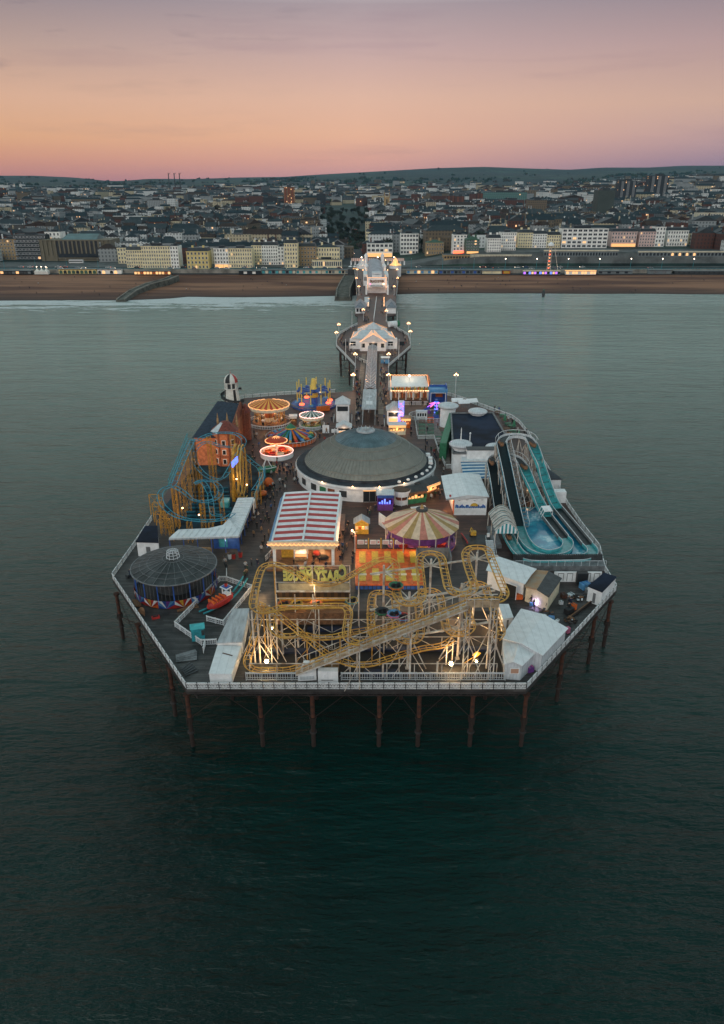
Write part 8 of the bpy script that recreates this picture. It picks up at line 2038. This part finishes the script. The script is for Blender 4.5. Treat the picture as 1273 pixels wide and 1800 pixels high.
# ---- trees
def tree_mesh(seed,conif=False):
    r=random.Random(seed); b=B('trunk_bark'); b.tube([(0,0,-1),(0,.1,3),(.2,0,5.5)],[.5,.35,.2],6)
    for k in range(5): a=k*1.3; b.bar((0,0,3+.4*k),(2.4*cos(a),2.4*sin(a),5.5+.5*k),.14)
    tr=b.mesh('trunk'); b=B('leaf_dark'); 
    lob=[(r.uniform(-2.6,2.6),r.uniform(-2.6,2.6),r.uniform(4.2,8.4),r.uniform(1.3,2.3)) for _ in range(10)]
    for k in range(420):
        cx,cy,cz,cr=r.choice(lob); b.use(r.choice(('leaf_dark','leaf_mid','leaf_rust','leaf_dark')))
        v=Vector((r.gauss(0,1),r.gauss(0,1),r.gauss(0,1))).normalized()*cr*r.uniform(.5,1.08); c_=Vector((cx,cy,cz))+v
        u=Vector((r.gauss(0,1),r.gauss(0,1),r.gauss(0,1))).normalized(); q=u.orthogonal().normalized()*.42; u=u*.5
        b.add([c_-u,c_+q,c_+u,c_-q],[(0,1,2,3)])
    return tr,b.mesh('crown')
mat('trunk_bark',(.05,.035,.025),rough=.9); mat('leaf_dark',(.012,.026,.016),rough=.8,var=.3,scale=3); mat('leaf_mid',(.028,.045,.022),rough=.8,var=.3,scale=3); mat('leaf_rust',(.035,.022,.014),rough=.8)
TM=[tree_mesh(s) for s in (1,2,3)]
rt=random.Random(9)
def tree(x,y,s,label,grp,g=None):
    t=thing('broadleaf_tree',label,'tree',(x,y,tz(x,y) if g is None else g),rt.uniform(0,6),grp,(s,s,s)); m=rt.choice(TM); link('trunk',m[0],t); link('crown',m[1],t)
for k in range(95):
    py=rt.uniform(372,432); px=rt.uniform(566+max(0,(py-400))*.2,648-(py-372)*.15)
    if py>428 and px>600: continue
    v=ground_at(px,py); tree(v.x,v.y,rt.uniform(.7,1.15),'dark leafy tree in the public gardens inland of the pier, '+('near the road end' if py>410 else ('in the middle' if py>390 else 'at the far end')),'trees of the public gardens')
for k in range(110):
    y=rt.uniform(720,1500); u=rt.uniform(-.52,.52); x=u*y
    if garden(x,y) or not free(x,y,3): continue
    tree(x,y,rt.uniform(1.0,1.6),'dark tree between the town roofs '+[n_ for lim,n_ in zones if x>=lim][-1],'trees among the town houses')
b=B('leaf_dark'); 
for k in range(13000):
    y=800*math.exp(rt.random()*1.95); u=rt.uniform(-.55,.55); x=u*y
    if noise.noise(Vector((x*.0035,y*.0022,9)))<-.02: continue
    ppx,ppy=proj((x,y,tz(x,y)))
    if ppy<322-9*sm((ppx-330)/200)-8*sm((ppx-980)/180) and rt.random()<.93: continue
    s=rt.uniform(2.5,6)*(.8+y/5500); z=tz(x,y); b.use(rt.choice(('leaf_dark','leaf_dark','leaf_mid','leaf_dark','leaf_rust')))
    for q in range(3):
        a=rt.uniform(0,6); rr=s*rt.uniform(.3,.9); c_=Vector((x+s*cos(a),y+s*sin(a),z+rr*.6)); b.lathe([(rr*.9,-rr*.8),(rr,0),(rr*.55,rr*.7),(.05,rr)],5,c_,cap=False,a0=a)
b.build('distant_woods',label='dark tree clumps spread over the far hillsides',cat='woodland',kind='stuff')
# ridge hedges
# ---- lower promenade: shops, arches, tents, groynes
zl=-5.7
def strip(x0,x1,label,n,wallm,panes,h=3.0,name='beach_shops',cat='shops',y=None,arch=False,roofm='f_grey'):
    yy=YPROM-3.8 if y is None else y; a=at_y(x0,480,yy); c_=at_y(x1,480,yy); w=c_.x-a.x
    t=thing(name,label,cat,((a.x+c_.x)/2,yy,zl)); b=B(wallm); b.bx(-w/2,w/2,0,3.5,-.2,h); b.build('walls',parent=t); b=B(roofm); b.bx(-w/2-.2,w/2+.2,-.9,3.6,h,h+.25); b.build('roof',parent=t)
    for k in range(n):
        b=B(panes[k%len(panes)]); x=-w/2+w*(k+.5)/n; r_=w/n*.38
        if arch: b.add([(x-r_,-.05,.1),(x+r_,-.05,.1)]+[(x+r_*cos(PI*q/6),-.05,h*.45+r_*.8*sin(PI*q/6)) for q in range(7)],[tuple(range(9))])
        else: b.bx(x-r_,x+r_,-.08,-.01,.3,h*.8)
        b.build('arch_front' if arch else 'shutter',parent=t)
    return t
strip(104,170,'row of yellow rimmed arches on the lower promenade at the left',9,FC['yellow'],['f_green','pane_dark','f_green'],3.6,'arch_row','arches',arch=True)
strip(172,214,'short row of white lit arches right of the yellow rimmed ones',6,FC['white'],['pane_dark','pane_lit','f_white'],3.4,'arch_row','arches',arch=True)
strip(236,300,'glowing amber beach bar under the promenade beside the left groyne',12,FC['brown'],['pane_lit','lit_sign','orange','trim_warm'],2.6,'beach_bar','bar',YPROM-9)
strip(420,458,'low dark glass beach cafe left of the teal shops',5,FC['darkglass'],['pane_dark','f_white'],2.6,'beach_cafe','cafe',YPROM-7)
strip(460,520,'left run of teal fronted beach shops',10,FC['grey'],['teal_light','f_terr','teal','pane_dark'])
strip(521,565,'middle run of teal and pink fronted beach shops',8,FC['terr'],['teal','f_pink','teal_light','f_terr'])
strip(566,612,'right run of beach shops ending at the pier entrance',8,FC['terr'],['f_terr','teal','pane_dark','f_grey'])
strip(715,770,'blue painted beach shops right of the pier entrance',9,FC['terr'],['blue_light','f_terr','blue_light','pane_lit'])
strip(772,845,'dark shuttered beach shops farther right',11,FC['grey'],['blue','pane_dark','dark_grey'],2.8)
strip(848,882,'cream sloping ramp wall beside the orange kiosk',2,FC['terr'],['f_cream'],2.4,'ramp_wall','wall')
strip(884,897,'small orange beach kiosk',1,'orange',['yellow'],2.6,'beach_kiosk','kiosk')
strip(920,985,'long flat cream roofed bar with violet lights on the beach',14,FC['grey'],['neon_purple','pane_dark','neon_blue','pane_lit'],2.4,'beach_bar','bar',YPROM-8,False,'f_cream')
strip(995,1048,'white lit beach pavilion with glowing eaves',10,FC['white'],['pane_lit','f_white','pane_lit'],2.6,'beach_pavilion','pavilion',YPROM-8,False,'lit_sign')
strip(1052,1112,'low dark wall with benches on the right lower promenade',8,FC['grey'],['pane_dark','f_grey'],2.2,'promenade_wall','wall')
strip(1140,1180,'grey curved boat shelter on the beach at the right',5,FC['grey'],['f_grey','mid_grey'],2.8,'boat_shelter','shelter')
strip(1185,1273,'dark low promenade wall at the far right',10,FC['darkglass'],['dark_grey'],2.0,'promenade_wall','wall')
strip(0,55,'dark beach huts with amber lit openings at the far left',8,FC['darkglass'],['pane_lit','dark_grey','dark_grey','f_grey'],2.6,'beach_huts','huts',YPROM-6)
for k in range(3): v=at_y(66+k*8,478,YPROM-6); t=thing('white_tent','white pointed tent on the left beach edge, %s of three'%('leftmost','middle','rightmost')[k],'tent',(v.x,v.y,zl)); b=B('canvas_white'); b.lathe([(2.6,0),(2.6,2.2),(1.1,3.2),(.05,4.6)],4,a0=PI/4,cap=False); b.build('canopy',parent=t); b=B('bulb_white'); b.ball((0,0,5.6),.3,5); b.build('lamp',parent=t)
# upper railing, lamps along the front
a=at_y(0,470,YPROM+1)
for k in range(24):
    px=8+k*55; 
    if 600<px<720: continue
    v=at_y(px,470,YPROM+1.2); lit=px in (888,943,998,1053) or px>980
    t=thing('street_lamp','tall slender street lamp on the seafront %s'%('left of the pier' if px<600 else 'right of the pier')+(', lit' if lit else ', unlit'),'street lamp',(v.x,v.y,pz),0,'street lamps along the seafront %s'%('left' if px<600 else 'right')+(' lit' if lit else '')); b=B('teal'); b.lathe([(.14,0),(.07,8)],6); b.build('pole',parent=t); b=B('bulb_white' if lit else 'pale_metal'); b.ball((0,0,8.2),.38 if lit else .25,6); b.build('lantern',parent=t)
for s,(x0,x1) in (('left',(0,600)),('right',(722,1273))):
    a=at_y(x0,470,YPROM+.6);c_=at_y(x1,470,YPROM+.6); t=thing('promenade_railing','long teal promenade railing %s of the pier'%s,'railing',(a.x,a.y,pz+.14)); L=c_.x-a.x; b=B('teal'); b.bx(0,L,-.05,.05,1.0,1.12); b.bx(0,L,-.03,.03,.5,.56); b.build('rails',parent=t); b=B('teal'); 
    for k in range(int(L/2.5)): b.bx(k*2.5,k*2.5+.12,-.06,.06,0,1.1)
    b.build('balusters',parent=t)
# zip wire tower and little fair on the beach right
v=at_y(965,468,YPROM-4); h=top_z(965,428,v.y)-zl; t=thing('zip_tower','slim lit zip wire tower with white round top on the beach','tower',(v.x,v.y,zl)); b=B('white_steel')
for sx in(-1,1): b.bar((sx*1.4,0,0),(sx*.8,0,h-2),.25)
b.bar((8,0,0),(3,0,h-2),.3); b.bar((3,0,h-2),(0,0,h-1.5),.2)
for k in range(9): b.bar((-1.3,0,k*h/9),(1.2,0,(k+1)*h/9-2 if k==8 else (k+1)*h/9),.12)
b.build('frame',parent=t); b=B('white_paint'); b.lathe([(1,h-2),(2.6,h-1.6),(2.4,h-.6),(.1,h+1.4)],10); b.build('top_cabin',parent=t)
for k in range(7): b=B(('trim_warm','neon_red')[k%2]); b.ball((-.3,-.7,2+k*h/9),.6,6); b.build('lamp',parent=t)
# groynes
def groyne(pts,w,h,label,m='stone_dark'):
    P3=[P(x,y,z) for x,y,z in pts]; t=thing('groyne',label,'groyne',(0,0,0)); b=B(m); fr=frames(P3)
    for (p,_,s,u),(q,_,s2,u2) in zip(fr,fr[1:]):
        w0=w; A_=[p-s*w0,p+s*w0,q+s2*w0,q-s2*w0]; lo=[Vector((v.x,v.y,-14)) for v in (p-s*w0*1.25,p+s*w0*1.25,q+s2*w0*1.25,q-s2*w0*1.25)]
        b.add(A_+lo,[(0,1,2,3),(1,0,4,5),(2,1,5,6),(3,2,6,7),(0,3,7,4)])
    b.build('wall',parent=t); b=B('concrete')
    for (p,_,s,u),(q,_,s2,u2) in zip(fr,fr[1:]):
        for k in(-1,1): b.tube([p+s*k*w*.85+Vector((0,0,.35)),q+s2*k*w*.85+Vector((0,0,.35))],.45,4)
    b.build('kerb',parent=t)
groyne([(212,527,-9.6),(234,511,-7.6),(262,499,-5.8),(290,492,-4.8),(308,485,-4.0)],3.0,2,'long curved dark stone groyne on the left beach running from promenade to surf')
groyne([(603,522,-8.5),(604,508,-6.0),(609,497,-5.0),(616,484,-4.2)],5.2,3,'short broad concrete groyne with dark face just left of the pier')
v=P(955,522,SEA); t=thing('outfall_post','dark wooden post standing in the surf on the right','post',(v.x,v.y,SEA-1)); b=B('dark_grey'); b.lathe([(1.0,0),(.9,2.2),(1.2,2.4),(.9,5.2),(.3,5.6)],8); b.build('post',parent=t); b=B('green'); b.box((0,0,5.8),(.8,.8,.5)); b.build('marker',parent=t)
# ---- vehicles
def car_mesh(col):
    b=B(col); b.add([(-2.1,-.85,.35),(2.1,-.85,.35),(2.1,.85,.35),(-2.1,.85,.35),(-2.1,-.85,.85),(2.1,-.85,.8),(2.1,.85,.8),(-2.1,.85,.85)],[(0,3,2,1),(4,5,6,7),(0,1,5,4),(2,3,7,6),(0,4,7,3),(1,2,6,5)]); b.add([(-1.5,-.78,.84),(1.2,-.78,.84),(1.2,.78,.84),(-1.5,.78,.84),(-1.1,-.65,1.42),(.5,-.65,1.42),(.5,.65,1.42),(-1.1,.65,1.42)],[(4,5,6,7)]); body=b.mesh('body')
    b=B('glass_dark'); b.add([(-1.5,-.78,.85),(1.2,-.78,.85),(1.2,.78,.85),(-1.5,.78,.85),(-1.1,-.65,1.40),(.5,-.65,1.40),(.5,.65,1.40),(-1.1,.65,1.40)],[(0,1,5,4),(2,3,7,6),(0,4,7,3),(1,2,6,5)]); gl_=b.mesh('windows')
    return body,gl_
wh=B('black').cyl((0,0),.33,-.1,.1,10).mesh('wheel')
wm2=[]
for v in wh.vertices: v.co=(v.co.x,v.co.z,v.co.y+.33)
hl=B('bulb_white').box((0,0,0),(.08,.35,.15)).mesh('headlight'); tl=B('neon_red').box((0,0,0),(.06,.35,.15)).mesh('tail_light')
CM={}
for nm,cc in (('white',(.6,.6,.6)),('silver',(.3,.31,.33)),('black',(.01,.01,.012)),('red',(.25,.02,.02)),('blue',(.03,.06,.2))): mat('car_'+nm,cc,rough=.3,var=0); CM[nm]=car_mesh('car_'+nm)
rc=random.Random(31)
def car(x,y,z,rz,nm,lab,grp):
    t=thing('car',lab,'car',(x,y,z),rz,grp); link('body',CM[nm][0],t); link('windows',CM[nm][1],t)
    for sx in(-1.3,1.3):
        for sy in (-.8,.8): link('wheel',wh,t,(sx,sy,0))
    for sy in (-.55,.55): link('headlight',hl,t,(2.12,sy,.65)); link('tail_light',tl,t,(-2.12,sy,.68))
for k in range(46):
    px=rc.choice((rc.uniform(20,600),rc.uniform(20,600),rc.uniform(725,1260))); lane=rc.choice((5.6,8.2,12.6,15.2)); v=at_y(px,468,YPROM+lane); nm=rc.choice(('white','white','silver','black','red','blue'))
    car(v.x,v.y,pz+.02,0 if lane<9 else PI,nm,'%s car on the seafront road %s of the pier, %s lane'%(nm,'left' if px<600 else 'right','near side' if lane<9 else 'far side'),'cars on the seafront road')
for k in range(16):
    f=rc.random()*3.9; i=min(3,int(f)); a=pts[i];c_=pts[i+1]; q=lerp(a,c_,f-i); s=rc.choice((-1,1)); d_=(c_-a); nm=rc.choice(('white','silver','black','red'))
    car(q.x+s*rc.uniform(3,9),q.y,q.z+.8,math.atan2(d_.y,d_.x)+(PI if s<0 else 0),nm,'%s car on the road beside the gardens, %s'%(nm,'heading to the sea' if s<0 else 'heading inland'),'cars on the road beside the gardens')
for k,(px,py,nm,lab) in enumerate(((610,452,'white','red and white double deck bus on the road left of the pier entrance'),(135,464,'white','white coach parked before the conference hall'),(700,469,'white','white van waiting right of the pier entrance'))):
    v=ground_at(px,py); t=thing('bus' if k<2 else 'van',lab,'bus' if k<2 else 'van',(v.x,v.y,v.z+.3),1.3 if k==0 else 0); L=(5.2,6,2.6)[k]; H_=(4.2,3.2,2.2)[k]; b=B('car_red' if k==0 else 'car_white'); b.bx(-L,L,-1.25,1.25,.4,H_); b.build('body',parent=t); b=B('pane_lit' if k==0 else 'glass_dark'); b.bx(-L*.95,L*.95,-1.29,1.29,1.5,2.2); 
    if k==0: b.bx(-L*.95,L*.95,-1.29,1.29,2.9,3.6)
    b.build('windows',parent=t)
    for sx in (-.65,.65):
        for sy in(-1.1,1.1): link('wheel',wh,t,(L*sx,sy,0),0,(1.4,1.4,1.4))
# ---------------------------------------------------------------- people: one continuous body each
def body_mesh(pose,seed=0):
    J={'pelvis':(0,0,.95),'chest':(0,0,1.25),'neck':(0,0,1.48),'head':(0,.02,1.62),'top':(0,.02,1.72)}
    st=.22 if pose=='walk' else .0
    v=[];e=[];r=[]
    def add(p,rad,par=None):
        v.append(p); r.append(rad); 
        if par is not None: e.append((par,len(v)-1))
        return len(v)-1
    if pose=='sit':
        pl=add((0,0,.55),.17); ch=add((0,-.02,.88),.19,pl); nk=add((0,0,1.10),.07,ch); hd=add((0,.03,1.22),.115,nk); add((0,.03,1.32),.09,hd)
        for s in(-1,1):
            h=add((s*.11,.05,.52),.10,pl); k=add((s*.13,.45,.50),.08,h); a=add((s*.13,.48,.10),.055,k); add((s*.13,.60,.04),.05,a)
            sh=add((s*.21,0,1.02),.07,ch); el=add((s*.27,.12,.78),.055,sh); wr=add((s*.16,.34,.66),.04,el); add((s*.14,.40,.64),.045,wr)
    else:
        pl=add((0,0,.95),.16); ch=add((0,0,1.27),.19,pl); nk=add((0,.01,1.48),.07,ch); hd=add((0,.03,1.60),.115,nk); add((0,.03,1.70),.09,hd)
        for s in(-1,1):
            h=add((s*.10,0,.88),.10,pl); k=add((s*.11,s*st*.8+.03,.50),.075,h); a=add((s*.11,s*st*1.5-(.06 if s*st<0 else 0),.09),.05,k); add((s*.12,s*st*1.5+.13,.04),.05,a)
            sh=add((s*.21,0,1.40),.075,ch); el=add((s*.28,-s*st*.6,1.13),.055,sh); 
            if pose=='phone' and s>0: wr=add((s*.16,.24,1.25),.04,el)
            else: wr=add((s*.29,-s*st*1.1+.06,.88),.04,el)
            add((s*.29 if not(pose=='phone' and s>0) else .13,v[wr][1]+.05,v[wr][2]-.08 if not(pose=='phone' and s>0) else 1.33),.042,wr)
    me=bpy.data.meshes.new('p'); me.from_pydata(v,e,[]); o=bpy.data.objects.new('p',me); C.objects.link(o)
    m=o.modifiers.new('s','SKIN'); 
    for sv,rad in zip(me.skin_vertices[0].data,r): sv.radius=(rad,rad)
    me.skin_vertices[0].data[0].use_root=True
    s2=o.modifiers.new('u','SUBSURF'); s2.levels=1; s2.render_levels=1
    dg=bpy.context.evaluated_depsgraph_get(); dg.update(); out=bpy.data.meshes.new_from_object(o.evaluated_get(dg)); bpy.data.objects.remove(o)
    return out
COAT={'black':(.010,.010,.012),'navy':(.012,.018,.045),'grey':(.07,.07,.075),'white':(.45,.45,.44),'red':(.22,.02,.02),'tan':(.22,.14,.08),'green':(.03,.06,.04),'blue':(.03,.08,.22)}
for k,v in COAT.items(): mat('coat_'+k,v,rough=.85,var=0)
mat('trouser_dark',(.012,.013,.018),rough=.85,var=0); mat('trouser_denim',(.03,.045,.08),rough=.85,var=0); mat('hair_dark',(.015,.010,.008),rough=.7,var=0)
base={p:body_mesh(p) for p in('stand','walk','phone','sit')}
PM={}
def person_mesh(pose,coat,tr):
    k=(pose,coat,tr)
    if k in PM: return PM[k]
    me=base[pose].copy(); me.materials.clear()
    for m_ in ('coat_'+coat,tr,'skin','hair_dark','black'): me.materials.append(M_(m_))
    hi=1.53 if pose!='sit' else 1.15; lo=.86 if pose!='sit' else .60
    for p in me.polygons:
        c_=p.center; n_=p.normal; p.use_smooth=True
        if c_.z>hi: p.material_index=2 if (c_.y>.06 and c_.z<hi+.15) else 3
        elif c_.z>hi-.07: p.material_index=2
        elif c_.z<.09: p.material_index=4
        elif c_.z<lo: p.material_index=1
        else: p.material_index=0
        if pose!='sit' and abs(c_.x)>.24 and c_.z<.88: p.material_index=2
    PM[k]=me; return me
rp_=random.Random(77)
CW=['black']*6+['navy']*3+['grey']*3+['white']*2+['red','tan','green','blue']
nP_=[0]; crowd=MB()
def person(px,py,where,grp,z=0,pose=None,coat=None,s=1.0,pt=None):
    p=pt or P(px,py,z); pose=pose or rp_.choice(('stand','walk','walk','phone')); coat=coat or rp_.choice(CW); tr=rp_.choice(('trouser_dark','trouser_dark','trouser_denim'))
    me=person_mesh(pose,coat,tr)
    nP_[0]+=1
    if nP_[0]>300:
        M=Matrix.Translation(p)@Matrix.Rotation(rp_.uniform(0,2*PI),4,'Z'); off_=len(crowd.v); crowd.v.extend([tuple(M@v.co) for v in me.vertices])
        for pl in me.polygons: crowd.use(me.materials[pl.material_index]); crowd.face([off_+i for i in pl.vertices])
        return
    o=link('person',person_mesh(pose,coat,tr),None,p,rp_.uniform(0,2*PI),(s,s,s))
    vb={'stand':'standing','walk':'walking','phone':'holding up a phone','sit':'sitting'}[pose]
    tag(o,'person in %s coat %s %s'%(coat,vb,where),'person',grp)
# hand placed groups (pixels of the photograph, on the deck)
SP=[('between left rides and striped hall',[(470,880),(475,884),(481,876),(484,890),(468,893),(478,898),(462,905),(470,912),(466,918),(459,925),(473,921),(452,930),(459,938),(447,945),(472,943),(487,941),(466,951),(463,963),(459,972),(432,1000),(434,1013),(430,1018),(442,996),(453,996),(436,1006)]),
 ('in front of the striped hall',[(478,985),(482,984),(550,1000),(574,1001),(562,992),(553,988),(524,1004),(516,995),(538,1000)]),
 ('between striped hall and snack stall',[(598,905),(597,950),(595,958),(594,941),(602,966),(603,977),(596,972),(599,990),(610,968),(611,935),(612,928),(618,946),(617,951),(622,955),(621,942),(604,944),(647,905),(650,910),(652,902),(621,982),(620,990),(602,984)]),
 ('in the queue beside the teacup ride',[(476,822),(482,824),(487,820),(493,826),(497,822),(503,825),(507,828),(512,824),(515,830),(500,834),(505,838),(510,836),(492,835),(487,840),(478,838),(488,815),(521,833),(517,838)]),
 ('below the green boat kiosk',[(492,850),(497,855),(503,848),(501,862),(493,868),(480,868),(483,860),(476,864),(478,872),(481,858),(488,872)]),
 ('left of the octopus ride',[(447,765),(449,772),(446,790),(445,803),(449,812),(455,786),(461,742),(462,752),(444,812),(452,770)]),
 ('along the left wall of the dome',[(526,838),(530,843),(534,848),(537,852),(541,855),(521,845),(524,852),(519,850),(545,860),(548,863)]),
 ('by the kiosks left of the walkway',[(575,762),(561,765),(563,771),(571,778),(578,752),(583,742),(620,757),(628,748),(626,738),(631,742),(566,757),(585,733)]),
 ('right of the glazed walkway',[(663,742),(665,750),(662,728),(674,712),(677,716),(671,706),(675,738),(682,756),(697,770),(702,775),(706,780),(722,760),(723,768),(671,756)]),
 ('on the path right of the dome',[(750,785),(748,792),(758,795),(762,800),(764,806),(766,798),(770,790),(772,800),(768,808),(774,817),(780,832),(779,840),(787,866),(773,878),(777,872),(747,780)]),
 ('near the stalls right of the dome',[(693,905),(697,909),(660,900),(790,880),(793,886),(796,870),(741,880),(757,880),(765,874),(770,869)]),
 ('beside the picnic garden',[(760,745),(752,759),(770,752),(777,745),(743,713),(751,717),(724,713),(738,708)]),
 ('queueing at the white corrugated canopy',[(436,918),(440,912),(443,905),(446,898),(450,892),(453,886),(448,915),(444,921),(439,928),(452,905),(456,897),(457,888),(433,935),(428,940),(411,955),(405,958),(420,952),(398,960),(385,958),(455,912)]),
 ('in the workshop yard',[(999,1062),(1003,1066),(938,1070),(934,1062),(1000,1075),(960,1072)]),
 ('near the dark round ride',[(229,1014),(399,1000),(396,995)]),
 ('on the sea side bar terrace',[(893,742),(900,745),(905,752),(909,760),(912,766),(926,763),(921,766),(896,771),(888,768),(915,772),(878,725),(870,722)])]
for w_,l_ in SP:
    for x,y in l_: person(x+rp_.uniform(-1,1),y+rp_.uniform(-1,1),w_,'people '+w_)
# denser walkers on the neck
def scatter(n,x0,x1,y0,y1,where,z=0):
    for _ in range(n): person(rp_.uniform(x0,x1),rp_.uniform(y0,y1),where,'people '+where,z)
scatter(44,625,635,656,735,'on the left side of the neck')
scatter(26,668,680,652,700,'on the right side of the neck')
scatter(12,640,650,560,568,'on the neck above the round platform')
scatter(16,634,652,528,556,'on the left of the upper neck'); scatter(10,668,680,528,556,'on the right of the upper neck')
scatter(12,628,642,490,522,'left of the palace hall'); scatter(8,686,697,490,522,'right of the palace hall')
for k in range(26):
    f=k/26; pts_=[(633,640),(610,622),(594,604),(602,588),(622,576)]; i=min(3,int(f*4)); a,c_=pts_[i],pts_[i+1]; g=f*4-i; person(a[0]+(c_[0]-a[0])*g+4,a[1]+(c_[1]-a[1])*g,'at the left rail of the round platform','people at the left rail')
for k in range(20):
    f=k/20; pts_=[(680,640),(703,622),(718,604),(712,588),(698,580)]; i=min(3,int(f*4)); a,c_=pts_[i],pts_[i+1]; g=f*4-i; person(a[0]+(c_[0]-a[0])*g-4,a[1]+(c_[1]-a[1])*g,'at the right rail of the round platform','people at the right rail')
# beach
def beach_pt(px,py):
    d=ray(px,py); y=500
    while y<YPROM:
        t_=y/d.y; x=d.x*t_; ys_=shore_y(x); zb=SEA-.35+(y-ys_)/max(1,YPROM-ys_)*5.3
        if CZ+d.z*t_<=zb: return Vector((x,y,zb))
        y+=.5
    return Vector((d.x*YPROM/d.y,YPROM-8,-6))
for k in range(34):
    px,py=rp_.uniform(10,590),rp_.uniform(486,520); person(0,0,'on the left shingle beach','people on the left beach',pt=beach_pt(px,py),pose=rp_.choice(('stand','walk','sit')))
for k in range(34):
    px,py=rp_.uniform(705,1260),rp_.uniform(482,512); person(0,0,'on the right shingle beach','people on the right beach',pt=beach_pt(px,py),pose=rp_.choice(('stand','walk','sit')))
for k,(x,y) in enumerate(((1107,514),(1110,516),(1117,512),(1105,518),(1113,518))): person(0,0,'at the water edge on the right','people at the water edge',pt=beach_pt(x,y))
crowd.build('distant_crowd',label='small far off walkers on the upper neck of the pier and on the beach',cat='crowd',kind='stuff')
print('people',len([o for o in bpy.data.objects if o.get('category')=='person']))
m=bpy.data.materials.new('haze_air'); m.use_nodes=True; nt=m.node_tree; n=nt.nodes; n.remove(n['Principled BSDF'])
v=n.new('ShaderNodeVolumePrincipled'); v.inputs['Color'].default_value=(.22,.58,.85,1); v.inputs['Density'].default_value=3.3e-5; v.inputs['Anisotropy'].default_value=.0
nt.links.new(v.outputs[0],n['Material Output'].inputs['Volume'])
b=B(m); b.bx(-4900,4900,-1000,7300,-60,175); b.build('haze',kind='stuff')
